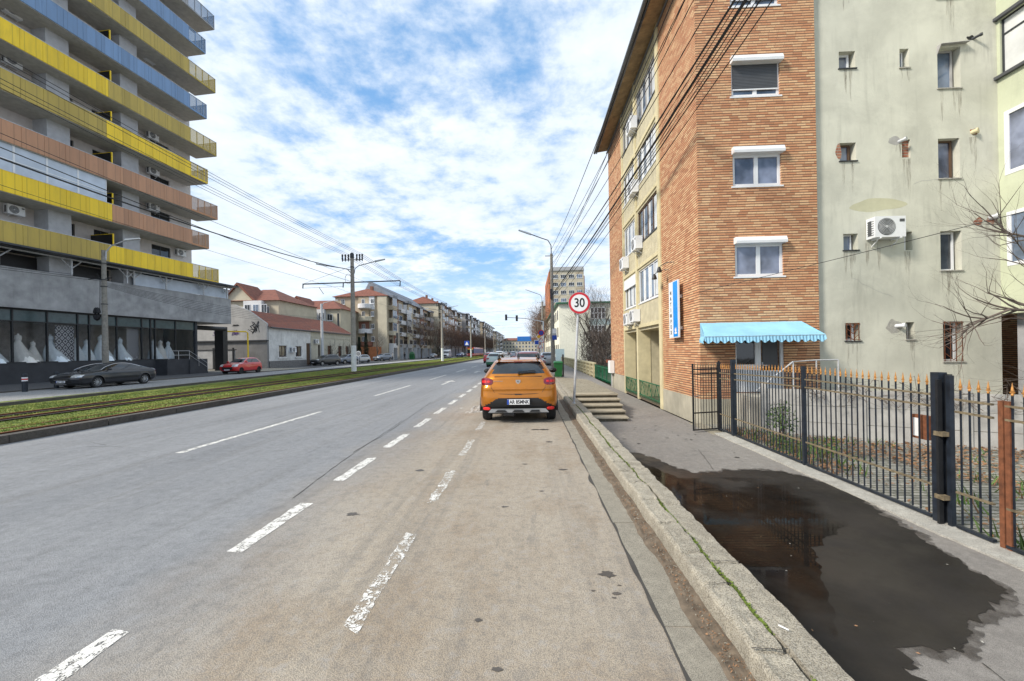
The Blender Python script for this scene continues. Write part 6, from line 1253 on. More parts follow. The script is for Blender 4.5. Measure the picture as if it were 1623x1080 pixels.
def block(name, label, X, y0, y1, h, mats, roof='roof_tile_far', dep=13, bays=None, floors=5, ridge=2.6, seed=1, face=1, shop=True, cat='building', endwin=True):
    random.seed(seed); t = thing(name, label, cat, (X, y0, 0)); s = face     # face=+1: street lies towards +x
    b = MB(); b.box(min(X, X - s * dep), y0, 0, max(X, X - s * dep), y1, h); b.build('wall', mats[0], t)
    fr = Fr((X, 0, 0), (0, 1, 0), (s, 0, 0)); fs = h / floors
    xm = X - s * dep / 2; ov = .6; r = MB(); xa, xb = X + s * ov, X - s * (dep + ov); yh0 = y0 + (dep * .35 if roof == 'roof_tile_far' else 0)
    r.add([(xa, y0 - ov, h), (xb, y0 - ov, h), (xb, y1 + ov, h), (xa, y1 + ov, h), (xm, yh0, h + ridge), (xm, y1, h + ridge)], [(0, 1, 4), (1, 2, 5, 4), (2, 3, 5), (3, 0, 4, 5), (3, 2, 1, 0)]); rf = r.build('roof', roof, t)
    for k in range(int((y1 - y0) / 9)): c = MB(); y = y0 + 5 + k * 9 + ru(-1, 1); c.box(xm + s * .6, y, h + ridge * .5, xm + s * 1.3, y + .8, h + ridge + .6); c.build('chimney', 'blk_brown', rf)
    y = y0 + 1.0; i = 0
    while y < y1 - 3:
        wd = ru(3.2, 4.8); m = mats[i % len(mats)]; typ = i % 3
        if typ == 0:      # projecting glazed bay of stacked loggias
            for f in range(1, floors):
                z = f * fs; b = MB(); b.fbox(fr, y, y + wd, z - .15, z + .95, 0, 1.25); bm = random.choice(['blk_white', m, 'blk_grey', 'blk_cream']); bl = b.build('balcony', bm, t)
                if R_() < .8: fwindows(t, Fr((X + s * 1.1, 0, 0), (0, 1, 0), (s, 0, 0)), [y + .06], [z + .97], wd - .12, fs - 1.2, 0, random.choice(['pvc', 'pvc', 'frame_grey']))
                else: b = MB(); b.fbox(fr, y + .3, y + wd - .3, z + .95, z + fs - .2, 0, .02); b.build('loggia_opening', 'glass_dark', t)
            b = MB(); b.fbox(fr, y - .1, y + wd + .1, h - .25, h + .35, 0, 1.35); b.build('bay_roof', 'roof_grey', t)
        elif typ == 1:
            b = MB(); b.fbox(fr, y, y + wd, fs, h - .05, 0, .15); b.build('wall_strip', 'blk_brown' if i % 2 else m, t); fwindows(t, fr, [y + .8], [f * fs + .9 for f in range(1, floors)], wd - 1.6, 1.4, .15)
        else:
            fwindows(t, fr, [y + .4], [f * fs + .9 for f in range(1, floors)], wd - .8, 1.45, .0)
            for f in range(1, floors): b = MB(); b.fbox(fr, y, y + wd, f * fs - .1, f * fs + .1, 0, .9); b.fbox(fr, y, y + wd, f * fs + .1, f * fs + .95, .82, .9); b.build('balcony', random.choice(['blk_white', 'blk_grey', 'blk_cream']), t)
        b = MB(); b.fbox(fr, y + .2, y + wd - .3, .3, fs - .4, 0, .05); b.build('shop_window', 'glass_dark', t); b = MB(); b.fbox(fr, y - .15, y + .15, 0, fs, .05, 1.2); b.build('pillar', 'blk_white', t)
        y += wd + .35; i += 1
    return t
bA = block('apartment_block', 'beige five-storey apartment block with red hipped roof, nearest in the left row', -35, 101, 146, 15.9, ['blk_tan', 'blk_cream', 'blk_grey'], floors=5, seed=3)
fe = Fr((0, 101, 0), (1, 0, 0), (0, -1, 0)); b = MB(); b.box(-37.2, 100.6, 0, -34.95, 101, 15.8); b.build('wall', 'blk_cream', bA)
b = MB(); b.fbox(fe, -41.9, -38.0, 12.6, 15.8, 0, .3); b.build('wall', 'blk_white', bA)
for k in range(4): 
    z = 3.6 + k * 3.1; b = MB(); b.lathe((-40.4, 100.9, z), [(1.6, -.1), (1.75, 0), (1.75, 1.0), (1.65, 1.05)], 20); b.build('balcony', ['blk_brown', 'blk_white', 'blk_cream', 'blk_white'][k], bA); b = MB(); b.fbox(fe, -42.0, -39.4, z + 1, z + 2.9, .3, .33); b.build('loggia_opening', 'blk_brown' if k == 1 else 'blk_tan', bA); fwindows(bA, fe, [-41.2, -38.9], [z + 1.1], .8, 1.2, .34); fwindows(bA, fe, [-46.5], [z + 1.1], .9, 1.3, .0)
b = MB(); b.hexa([(-44, 107, 16.4), (-35.6, 107, 16.4), (-35.6, 146, 16.4), (-44, 146, 16.4), (-42.2, 108, 20.6), (-41.6, 107.5, 20.8), (-41.6, 146, 20.8), (-42.2, 146, 20.6)]); b.build('roof', 'roof_grey', bA)
b = MB(); b.fbox(fe, -41.0, -36.4, 0, 3.3, 0, 3.4); b.build('annex', 'blk_brick', bA)
bB = block('apartment_block', 'taller mixed-colour apartment block behind the second tram pole, left row', -32.5, 148, 200, 19.4, ['blk_cream', 'blk_tan', 'blk_white'], floors=6, seed=5, ridge=3.2); bC = block('apartment_block', 'grey and cream apartment block, third in the left row above the brown trees', -31, 203, 262, 20.5, ['blk_grey', 'blk_cream'], floors=6, seed=8, roof='roof_grey', ridge=1.5)
bD = block('apartment_block', 'distant apartment block, fourth in the left row', -30, 268, 350, 21, ['blk_tan', 'blk_white'], floors=6, seed=9, roof='roof_grey', ridge=2); bE = block('apartment_block', 'farthest apartment block of the left row, just left of the road end', -29, 358, 470, 19, ['blk_cream', 'blk_grey'], floors=5, seed=12, roof='roof_tile_far', ridge=2)
def villa(label, x0, x1, y0, y1, h, ridge, seed):
    random.seed(seed); t = thing('villa', label, 'house', ((x0 + x1) / 2, y0, 0)); b = MB(); b.box(x0, y0, 0, x1, y1, h); b.build('wall', 'blk_cream', t)
    xm = x0 + (x1 - x0) * .42; ym = (y0 + y1) / 2
    b = MB(); b.add([(x0 - .6, y0 - .6, h), (x1 + .6, y0 - .6, h), (x1 + .6, y1, h), (x0 - .6, y1, h), (x0 + 4, ym, h + ridge), (x1 - 5, ym, h + ridge)], [(0, 1, 5, 4), (1, 2, 5), (2, 3, 4, 5), (3, 0, 4), (3, 2, 1, 0)]); b.build('roof', 'roof_tile_far', t)
    b = MB(); gx = x0 + (x1 - x0) * .35; b.prism([(gx - 3, y0 - .3, h), (gx + 3, y0 - .3, h), (gx, y0 - .3, h + ridge * .95)], (0, 5, 0)); b.build('gable', 'blk_cream', t)
    b = MB(); b.prism([(gx - 3.6, y0 - .8, h - .1), (gx, y0 - .8, h + ridge * 1.08), (gx + 3.6, y0 - .8, h - .1), (gx + 3.1, y0 - .8, h - .1), (gx, y0 - .8, h + ridge * .95), (gx - 3.1, y0 - .8, h - .1)], (0, 6, 0)); b.build('gable_roof', 'roof_tile_far', t)
    b = MB(); b.box(x0 + (x1 - x0) * .48, y0 - 1.2, 0, x0 + (x1 - x0) * .78, y0, h - .1); b.build('bay', 'blk_white', t); fwindows(t, Fr((0, y0 - 1.2, 0), (1, 0, 0), (0, -1, 0)), [x0 + (x1 - x0) * .5 + k * 1.6 for k in range(3)], [h - 2.4, h - 5.4], 1.1, 1.6); fwindows(t, Fr((0, y0, 0), (1, 0, 0), (0, -1, 0)), [x1 - 3, gx - .5], [h - 2.6, h - 5.6], 1.2, 1.5); return t
villa('cream villa with red tiled roof and white bay above the low white house', -58.5, -47.0, 76, 90, 12.0, 3.2, 2); villa('cream villa with long red roof beside the beige apartment block', -57.5, -42.6, 92, 106, 11.9, 2.9, 4)
villa('red roofed villa just right of the high-rise edge', -74, -61, 88, 100, 13.4, 3.4, 6)
# far end of the road
eb = thing('building', 'long pale building with orange roof closing off the end of the road', 'building', (-12, 420, 0)); b = MB(); b.box(-27, 420, 0, 14, 440, 12.5); b.build('wall', 'blk_cream', eb); b = MB(); b.add([(-28, 419, 12.5), (15, 419, 12.5), (15, 441, 12.5), (-28, 441, 12.5), (-24, 430, 15.2), (12, 430, 15.2)], [(0, 1, 5, 4), (1, 2, 5), (2, 3, 4, 5), (3, 0, 4)]); b.build('roof', 'roof_tile_far', eb); fwindows(eb, Fr((0, 420, 0), (1, 0, 0), (0, -1, 0)), [-26 + 3.2 * k for k in range(12)], [1.5, 5, 8.6], 1.6, 2.0, fm='blk_white')
M('blue_sign', (.02, .16, .5), .5)
b = MB(); b.box(-9.2, 330, 9.5, 2, 336, 13.2); tag(b.build('billboard', 'blue_sign'), 'blue rooftop board above the pale building at the road end', 'billboard')
# ================================================================= RIGHT BACKGROUND
tw = thing('tower_block', 'tall tan and cream tower block with red side strip behind the school', 'building', (13, 150, 0)); b = MB(); b.box(8.1, 150, 0, 20.2, 185, 30.4); b.build('wall', 'blk_cream', tw); b = MB(); b.box(7.6, 150.3, 0, 8.1, 185, 30.2); b.box(20.2, 150.2, 0, 20.5, 185, 28.5); b.build('side_strip', 'blk_brick', tw)
b = MB(); b.box(7.8, 149.6, 30.4, 20.3, 186, 31.0); b.box(9, 151, 31, 20.3, 170, 32.0); b.build('roof', 'blk_grey', tw); ft = Fr((0, 150, 0), (1, 0, 0), (0, -1, 0))
for k in range(10):
    z = 1.4 + k * 2.85
    for q in range(4): fwindows(tw, ft, [8.9 + q * 2.9], [z + .6], 2.0, 1.35); 
    if k % 2: b = MB(); b.fbox(ft, 17.2, 20.1, z + 2.1, z + 2.85, 0, .03); b.build('panel', 'blk_tan', tw)
    b = MB(); b.fbox(ft, 8.2, 11.6, z + 2.15, z + 2.8, 0, .025); b.build('panel', 'blk_tan', tw)
M('school_wall', (.82, .79, .64), .85, var=.07, streak=.2); M('school_blue', (.50, .62, .62), .8, var=.06)
sc_ = thing('school_building', 'pale cream three-storey building with grid windows behind the bare trees', 'building', (5.2, 70, 0)); b = MB(); b.box(5.15, 70, -.4, 30, 82, 9.5); b.box(5.15, 82, 0, 12, 130, 9.5); b.build('wall', 'school_wall', sc_)
b = MB(); b.box(4.7, 69.5, 9.5, 30.4, 82.4, 9.75); b.box(4.7, 82.4, 9.5, 12.4, 130, 9.75); b.build('roof', 'green_iron', sc_); fsx = Fr((0, 70, 0), (1, 0, 0), (0, -1, 0))
for z in (6.9, 3.9, .9):
    for u in (10.4, 14.2, 18, 21.8):
        o = window(sc_, fsx, u, u + 2.5, z, z + 1.9, .0, 'pvc', 'glass_dark', .1, 4, hbar=.5)
    b = MB(); b.fbox(fsx, 10.2, 25, z - 1.05, z - .08, 0, .02); b.build('panel', 'school_blue', sc_)
for k in range(12):
    for z in (1, 4, 7): b = MB(); b.fbox(Fr((5.15, 0, 0), (0, 1, 0), (-1, 0, 0)), 72 + k * 4.6, 74.4 + k * 4.6, z, z + 1.7, 0, .03); b.build('window', 'glass', sc_)
b = MB(); b.box(4.2, 66, 0.0, 5.6, 66.6, 1.9); tag(b.build('cabinet', 'school_blue'), 'pale blue street cabinet standing at the school corner', 'cabinet')
rb = block('apartment_block', 'brown apartment row receding on the right behind the street signs', 7.0, 190, 300, 22, ['blk_tan', 'blk_brick'], floors=7, seed=21, roof='roof_grey', ridge=1, face=-1)
# ================================================================= BARE TREES
def limb(b, p, d, ln, r, lev, tw_, spread=.55, up=.12, nseg=3, kids=3, gr=None):
    pts = [Vector(p)]; rs = [r]; d = Vector(d).normalized()
    for i in range(nseg): d = (d + Vector((ru(-1, 1), ru(-1, 1), ru(-1, 1))) * .20 + Vector((0, 0, up))).normalized(); pts.append(pts[-1] + d * ln / nseg); rs.append(r * (1 - .55 * (i + 1) / nseg))
    (b if lev > 1 else tw_).tube(pts, rs, 6 if r > .04 else (4 if r > .012 else 3), cap=False)
    if lev <= 0: return
    for k in range(kids + (1 if lev == 1 else 0)):
        t = ru(.3, 1.0) if k else 1.; i = min(nseg - 1, int(t * nseg)); q = pts[i].lerp(pts[i + 1], t * nseg - i) if t < 1 else pts[-1]
        nd = (d + Vector((ru(-1, 1), ru(-1, 1), ru(-.6, 1))) * spread * 1.5).normalized(); limb(b, q, nd, ln * ru(.55, .8), rs[min(i + 1, nseg)] * ru(.6, .8), lev - 1, tw_, spread, up, nseg, kids)
def bare_tree(name, label, loc, h, lev=4, group=None, tm='twig', kids=3, seed=1, spread=.55, trunk=.28, tr=.14, up=.12, fork=4, haze=0):
    random.seed(seed); t = thing(name, label, 'tree', loc, group); b = MB(); w_ = MB(); hb_ = h * trunk
    b.tube([(0, 0, -.3), (.02, 0, hb_ * .5), (0, .03, hb_)], [tr * 1.25, tr, tr * .85], 10, cap=False)
    tb = MB()
    for k in range(fork): a_ = 2 * pi * k / fork + ru(-.4, .4); limb(tb, (0, 0, hb_ * ru(.85, 1)), (cos(a_) * .6, sin(a_) * .6, .9), h * .34, tr * .6, lev, w_, spread, up, kids=kids)
    if tm == 'twig_brown' or haze:     # the fine twigs, which read as a brown haze from afar
        for _ in range(haze or 5200):
            v = Vector((random.gauss(0, 1), random.gauss(0, 1), random.gauss(0, 1))).normalized() * R_() ** .38; p = Vector((v.x * h * .33, v.y * h * .33, h * .62 + v.z * h * .38))
            if noise.noise(p * .55) < -.12 or p.z < h * .2: continue
            d = Vector((v.x + ru(-.5, .5), v.y + ru(-.5, .5), ru(.1, 1.3))).normalized() * ru(.35, .9); e = Vector((ru(-1, 1), ru(-1, 1), 0)).normalized() * (.008 if haze else .022); w_.face([p - e, p + e, p + d])
    b.build('trunk', 'bark', t, world=False, smooth=True); tb.build('limbs', 'bark', t, world=False); w_.build('crown', tm, t, world=False); return t
TG = 'bare brown trees along the left pavement'
ORD2 = 'third fourth fifth sixth seventh eighth ninth tenth eleventh twelfth thirteenth fourteenth fifteenth sixteenth seventeenth eighteenth nineteenth twentieth twenty-first twenty-second twenty-third twenty-fourth twenty-fifth twenty-sixth twenty-seventh twenty-eighth twenty-ninth thirtieth'.split()
tA = bare_tree('bare_tree', 'bare brown street tree in front of the first apartment block balconies', (-29.5, 112, 0), 12, 4, TG, 'twig_brown', 4, 11, .6)
tB = bare_tree('bare_tree', 'bare brown street tree just right of the second tram pole', (-28.5, 128, 0), 11.5, 4, TG, 'twig_brown', 4, 12, .6)
y = 138; i = 0
while y < 330:
    dup(tA if i % 2 else tB, (-28 + ru(-1, 1), y, 0), ru(0, 6), '%s bare brown street tree of the dense left row, counted from the camera' % (ORD2[i])); y += ru(6.5, 10); i += 1
for i, (x, y) in enumerate(((2.4, 96), (2.6, 108), (2.2, 121), (2.8, 136), (2.4, 150), (2.6, 165))): q = dup(tB if i % 2 else tA, (x + .8, y, 0), ru(0, 6), '%s bare brown tree on the right behind the road signs' % (['first', 'second'] + ORD2)[i], 'bare trees on the right side of the road'); q.scale = (.8, .8, 1.15)
bare_tree('bare_tree', 'pruned bare tree with white-painted trunk before the first apartment block', (-33.5, 90, 0), 7, 4, None, 'twig', 3, 31, .7)
bare_tree('bare_tree', 'small pruned bare tree by the beige half of the long low house', (-32.0, 66.5, 0), 4.2, 3, None, 'twig', 4, 33, .5, tr=.1); bare_tree('bare_tree', 'small pruned bare tree near the far end of the long low house', (-32.0, 72.5, 0), 4.2, 3, None, 'twig', 4, 34, .5, tr=.1)
def conifer(label, loc, h, r):
    t = thing('conifer', label, 'tree', loc); b = MB(); b.tube([(0, 0, 0), (0, 0, h * .3)], .12, 8); b.build('trunk', 'bark', t, world=False); b = MB()
    for _ in range(2600): z = R_() ** 1.2; rr = r * (1 - z * .85) * sqrt(R_()) * (1 + .2 * sin(z * 20)); a_ = ru(0, 6.28); p = Vector((rr * cos(a_), rr * sin(a_), h * (.06 + .94 * z))); d = Vector((cos(a_), sin(a_), ru(.3, 1.5))).normalized() * ru(.12, .28); e = Vector((-sin(a_), cos(a_), 0)) * .06; b.face([p - e, p + e, p + d])
    b.build('crown', 'conifer', t, world=False)
conifer('dark slim conifer left of the brick forecourt', (-34.2, 82, 0), 5.0, .75); conifer('taller dark conifer right beside the slim one', (-35.2, 88, 0), 6.2, .9); conifer('dark conifer between the first and second left apartment blocks', (-31.8, 146, 0), 10, 1.9)
# trees behind the balustrade
bare_tree('bare_tree', 'dark bare tree with spreading limbs in front of the cream school', (6.2, 40, -.3), 8.2, 5, None, 'twig', 3, 44, .62, trunk=.3, tr=.17, up=.05, haze=4500); bare_tree('bare_tree', 'dark bare tree right behind the 30 sign, nearer the brick block', (7.6, 44, -.3), 8.4, 5, None, 'twig', 3, 47, .6, trunk=.34, tr=.15, up=.08, haze=4500)
random.seed(5); b = MB()
for k in range(15000):
    p = Vector((ru(5.3, 13), ru(33, 45), -.3 + 3.6 * R_() ** 1.0)); d = Vector((ru(-1, 1), ru(-1, 1), ru(.2, 1.6))).normalized() * ru(.3, .8); e = Vector((ru(-1, 1), ru(-1, 1), 0)).normalized() * .026; b.face([p - e, p + e, p + d])
tag(b.build('undergrowth', 'twig'), 'tangle of brown leafless bushes behind the beige balustrade', 'bushes', kind='stuff')
# tree reaching in from the right over the yard
random.seed(77); t = thing('bare_tree', 'leafless tree behind the iron fence whose branches reach across the plaster wall from the right', 'tree', (12.6, 9.1, -.45)); b = MB(); w_ = MB(); tb = MB()
b.tube([(12.6, 9.1, -.5), (12.55, 9.1, .8), (12.6, 9.15, 2.0)], [.17, .15, .13], 10); 
def guided(pts, r0, lev=4, kids=6):
    pts = [Vector(p) for p in pts]; n = len(pts); rs = [.72 * r0 * (1 - .8 * i / (n - 1)) for i in range(n)]; tb.tube(pts, rs, 6, cap=False)
    for i in range(1, n):
        for k in range(kids): a_ = pts[i - 1].lerp(pts[i], R_()); d = (pts[i] - pts[i - 1]).normalized(); limb(tb, a_, (d + Vector((ru(-1, 1), ru(-1, 1), ru(-.8, 1))) * .8), ru(.5, .95), rs[i] * .7 + .004, lev - 1, w_, .5, .05, 3, 2)
guided([(12.55, 9.1, 1.8), (11.6, 9.1, 2.15), (10.9, 9.15, 2.35), (10.2, 9.2, 2.4), (9.6, 9.25, 2.15), (9.3, 9.3, 1.9)], .075); guided([(12.6, 9.15, 1.9), (11.9, 9.3, 3.2), (11.2, 9.4, 3.9), (10.5, 9.5, 4.1), (10.0, 9.5, 4.7)], .06); guided([(11.9, 9.2, 2.1), (11.0, 9.0, 2.9), (10.4, 9.0, 3.4), (10.0, 9.0, 4.0)], .045); guided([(12.55, 9.1, 1.2), (11.7, 9.0, 1.15), (11.0, 9.0, 1.1), (10.5, 9.05, .75)], .04); guided([(12.6, 9.1, 2.0), (12.3, 9.2, 3.6), (11.9, 9.3, 4.8), (11.5, 9.3, 5.4)], .06)
b.build('trunk', 'bark', t); tb.build('limbs', 'twig', t); w_.build('crown', 'twig', t)
random.seed(9); b = MB()
for k in range(90): p = Vector((ru(6.5, 9.8), 0, ru(.3, .75))); f_ = (p.x - 5.85) / 7.15; p.y = 10.6 - 3.65 * f_ - .2; b.tube([p, p + Vector((ru(-.3, .3), ru(-.2, .2), ru(.0, .3))), p + Vector((ru(-.6, .6), ru(-.3, .3), ru(-.2, .35)))], [.007, .005, .002], 3, cap=False)
tag(b.build('dry_vine', 'twig'), 'tangle of dry vine stems lying over the concrete slab fence', 'vine')
# ================================================================= POLES AND WIRES
PGp = 'concrete tram poles in the grass median'
def tram_pole(loc, label, arms=True):
    t = thing('tram_pole', label, 'pole', loc, PGp); b = MB(); b.lathe((0, 0, 0), [(.235, -.2), (.225, 2.35)], 20); b.build('painted_base', 'whitewash', t, world=False); b = MB(); b.lathe((0, 0, 0), [(.222, 2.35), (.15, 10.6)], 20); b.build('shaft', 'pole_concrete', t, world=False, smooth=True, autos=40)
    b = MB(); b.lathe((0, 0, 0), [(.175, 10.3), (.175, 10.7), (.1, 10.8)], 14); b.bar((-.95, 0, 10.15), (.95, 0, 10.15), .07); b.lathe((0, 0, 0), [(.19, 9.45), (.19, 9.52)], 14); b.build('crossbar', 'dark_metal', t, world=False)
    for x in (-.9, -.62, -.34, .44, .70, .94): b = MB(); b.lathe((x, 0, 0), [(.03, 10.0), (.07, 10.25), (.08, 10.32), (.05, 10.4), (.08, 10.5), (.07, 10.62), (.03, 10.68)], 12); b.build('insulator', 'black', t, world=False)
    b = MB(); b.tube([(-4.6, 0, 8.05), (4.4, 0, 8.15)], .055, 8); b.tube([(-.2, 0, 9.5), (-4.5, 0, 8.1)], .012, 5)
    for x in (-4.6, 4.4, -.85): b.tube([(x, 0, 8.1), (x - .03, 0, 7.65)], .05, 8)
    b.tube([(-4.6, 0, 7.68), (-.9, 0, 7.75)], .012, 5); b.tube([(4.35, 0, 7.7), (2.9, 0, 7.68)], .012, 5); b.tube([(-3.1, 0, 7.7), (-2.7, 0, 7.1)], .025, 5); b.build('bracket_arm', 'dark_metal', t, world=False)
    for s, pts in ((1, [(.18, 0, 8.9), (.25, 0, 9.35), (.6, 0, 9.6), (2.1, 0, 9.95)]), (-1, [(-.16, 0, 9.0), (-.45, 0, 9.3), (-.9, 0, 9.42), (-2.4, 0, 9.68)])):
        b = MB(); b.tube(pts, .035, 8); a_ = b.build('lamp_arm', 'dark_metal', t, world=False); p = Vector(pts[-1]); d = Vector((s, 0, .2)).normalized()
        b = MB(); q = p + d * .95; b.hexa([p + Vector((0, -.12, -.05)), p + Vector((0, .12, -.05)), q + Vector((0, .1, -.05)), q + Vector((0, -.1, -.05)), p + Vector((0, -.09, .08)), p + Vector((0, .09, .08)), q + Vector((0, .06, .04)), q + Vector((0, -.06, .04))]); b.build('lamp_head', 'silver_plastic', t, world=False)
    b = MB(); b.tube([(-.35 + .28 * sin(k / 14 * 2 * pi), -.1, 8.4 + .45 * cos(k / 14 * 2 * pi)) for k in range(15)], .018, 5); b.build('cable_loop', 'cable', t, world=False); return t
tp = tram_pole((-15.95, 37, .1), 'nearest tall concrete tram pole with white base, two lamps and a cable loop'); LBL = ['second', 'third', 'fourth', 'fifth', 'sixth', 'seventh', 'eighth', 'ninth']
for k in range(8): dup(tp, (-15.95 - .12 * k, 75.5 + 38.5 * k, .1), 0, '%s concrete tram pole in the median, counted from the camera' % LBL[k])
def wire(name, label, p, q, sag, r=.012, group='overhead wires', n=28, mat='cable'):
    p, q = Vector(p), Vector(q); b = MB(); b.tube([p.lerp(q, i / n) - Vector((0, 0, sag * 4 * (i / n) * (1 - i / n))) for i in range(n + 1)], r, 5); return tag(b.build(name, mat), label, 'cable', group)
ORD = ['first', 'second', 'third', 'fourth', 'fifth', 'sixth', 'seventh', 'eighth', 'ninth', 'tenth', 'eleventh', 'twelfth', 'thirteenth']
for i, x in enumerate((-.9, -.62, -.34, .44, .70, .94)):
    for k in range(6):
        y0 = -1.5 + 38.5 * k; wire('overhead_wire', '%s insulator wire from the left, in the %s span from the camera' % (ORD[i], ORD[k]), (-15.95 + x, y0, 10.78), (-15.95 + x, y0 + 38.5, 10.78), .35, .011 + .004 * k, 'wires on top of the tram poles', 18)
for x, z in ((-17.9, 7.7), (-12.3, 7.7)):
    for k in range(5): y0 = -1.5 + 38.5 * k; wire('contact_wire', '%s tram contact wire below the bracket arms, in the %s span' % ('left' if x < -15 else 'right', ORD[k]), (x - (x + 15.95) * .3, y0, z), (x - (x + 15.95) * .3, y0 + 38.5, z), .25, .009, 'tram contact wires', 12)
wire('cable', 'thick black cable sagging from the nearest tram pole towards the shop side', (-16.1, 37, 9.35), (-16.2, -1.5, 8.4), .9, .03); wire('cable', 'second black cable sagging below the thick one from the nearest tram pole', (-16.1, 37, 8.3), (-15.2, -1.5, 8.5), .5, .016)
# left lamp poles
M('stone_pole', (.27, .25, .215), .9, var=.25, scale=6, streak=.5, bump=.4)
lp = thing('lamp_pole', 'weathered concrete lamp pole in front of the bridal shop', 'street lamp', (-31.2, 29.2, 0.04)); b = MB(); b.lathe((0, 0, 0), [(.205, 0), (.13, 9.6)], 14); b.build('shaft', 'stone_pole', lp, world=False, smooth=True, autos=40)
b = MB(); b.tube([(.15, 0, 8.9), (.2, 0, 9.5), (.5, .1, 9.95), (1.5, .3, 10.4)], .05, 8); b.build('lamp_arm', 'galv', lp, world=False); b = MB(); b.hexa([(1.4, .2, 10.35), (1.4, .45, 10.35), (2.3, .6, 10.52), (2.3, .45, 10.52), (1.4, .22, 10.48), (1.4, .43, 10.48), (2.25, .58, 10.58), (2.25, .47, 10.58)]); b.build('lamp_head', 'white', lp, world=False)
b = MB(); b.tube([(-.38 + .13 * sin(k / 14 * 2 * pi), -.2, 4.9 + .38 * cos(k / 14 * 2 * pi)) for k in range(15)], .13, 8); b.tube([(-.2, -.15, 5.2), (-.2, -.1, 7.5), (-.5, -.05, 7.9)], .02, 5); b.build('cable_coil', 'cable', lp, world=False); b = MB(); b.bar((-1.2, 0, 7.5), (.6, 0, 7.55), .05)
for z in (5.6, 6.9, 7.4, 8.6): b.lathe((0, 0, 0), [(.195, z), (.195, z + .06)], 14)
b.build('clamps', 'dark_metal', lp, world=False)
for i in range(6): wire('cable', '%s thin cable from the top along the concrete band of the shop' % ORD[i], (-31.2, 29.2, 7.3 - .06 * i), (-31.1, 61.5, 7.3 - .07 * i), .55 + .12 * i, .012, 'telephone cables along the shop')
for i in range(3): wire('cable', '%s thin cable from the top, leaving the shop lamp pole to the left' % ORD[i], (-31.2, 29.2, 7.6 - .12 * i), (-31.2, -4, 7.7 - .12 * i), .5, .012, 'cables left of the shop lamp pole')
l2 = thing('lamp_pole', 'grey lamp pole in front of the low white house', 'street lamp', (-31.2, 61.2, .04)); b = MB(); b.lathe((0, 0, 0), [(.24, 0), (.16, 9.3)], 12); b.build('shaft', 'galv', l2, world=False); b = MB(); b.tube([(.1, 0, 8.8), (.3, 0, 9.4), (1.6, .2, 9.75), (2.4, .3, 9.8)], [.05, .05, .045, .1], 8); b.build('lamp_arm', 'galv', l2, world=False)
l3 = thing('utility_pole', 'concrete pole by the pavement in front of the first apartment block', 'pole', (-31.2, 98, .04)); b = MB(); b.lathe((0, 0, 0), [(.34, 0), (.28, 8.6)], 12); b.build('shaft', 'stone_pole', l3, world=False); b = MB(); b.bar((-.2, 0, 8.2), (1.8, 0, 8.3), .12); b.build('bracket', 'dark_metal', l3, world=False); b = MB(); b.box(-.5, -.35, 3.5, -.1, -.2, 6.5); b.build('cable_box', 'dark_metal', l3, world=False)
l4 = thing('utility_pole', 'dark pole behind the low house roof, left of the tall tram pole', 'pole', (-37, 79, 0)); b = MB(); b.lathe((0, 0, 0), [(.25, 0), (.2, 9.6)], 10); b.build('shaft', 'dark_metal', l4, world=False)
# right utility pole with lamp
up_ = thing('utility_pole', 'tall concrete utility pole on the right sidewalk with street lamp and many wires', 'pole', (2.28, 39.5, .1)); b = MB(); b.lathe((0, 0, 0), [(.2, -.1), (.13, 10.8)], 14); b.build('shaft', 'stone_pole', up_, world=False, smooth=True, autos=40)
b = MB(); b.tube([(0, 0, 10.3), (-.02, 0, 11.6), (-.3, 0, 12.1), (-1.0, 0, 12.35), (-2.0, 0, 12.75)], .045, 8); b.build('lamp_arm', 'dark_metal', up_, world=False); b = MB(); b.hexa([(-1.9, -.14, 12.65), (-1.9, .14, 12.65), (-3.1, .12, 13.1), (-3.1, -.12, 13.1), (-1.9, -.1, 12.8), (-1.9, .1, 12.8), (-3.05, .07, 13.2), (-3.05, -.07, 13.2)]); b.build('lamp_head', 'silver_plastic', up_, world=False)
b = MB(); b.bar((-.6, 0, 10.6), (.2, 0, 10.6), .06); b.bar((-.3, 0, 8.0), (.5, 0, 8.0), .06); b.bar((-.1, -.2, 6.5), (-.1, -.2, 7.4), .2); b.build('fittings', 'dark_metal', up_, world=False)
u2 = dup(up_, (2.6, 78, .1), 0, 'second utility pole with street lamp on the right, beyond the road signs'); u3 = dup(up_, (2.6, 118, .1), 0, 'third and smallest utility pole with street lamp on the right')
bst = thing('bus_stop_sign', 'bus stop board, white above and blue below, fixed to the concrete utility pole', 'sign', (2.45, 39.25, 3.6)); b = MB(); b.box(2.22, 39.2, 2.68, 2.66, 39.26, 3.12); b.build('blue_panel', 'blue_paint', bst); b = MB(); b.box(2.20, 39.19, 3.12, 2.64, 39.25, 3.78); b.build('board', 'silver_plastic', bst); b = MB(); b.box(2.25, 39.18, 3.3, 2.58, 39.19, 3.7); b.build('timetable', 'plate', bst)
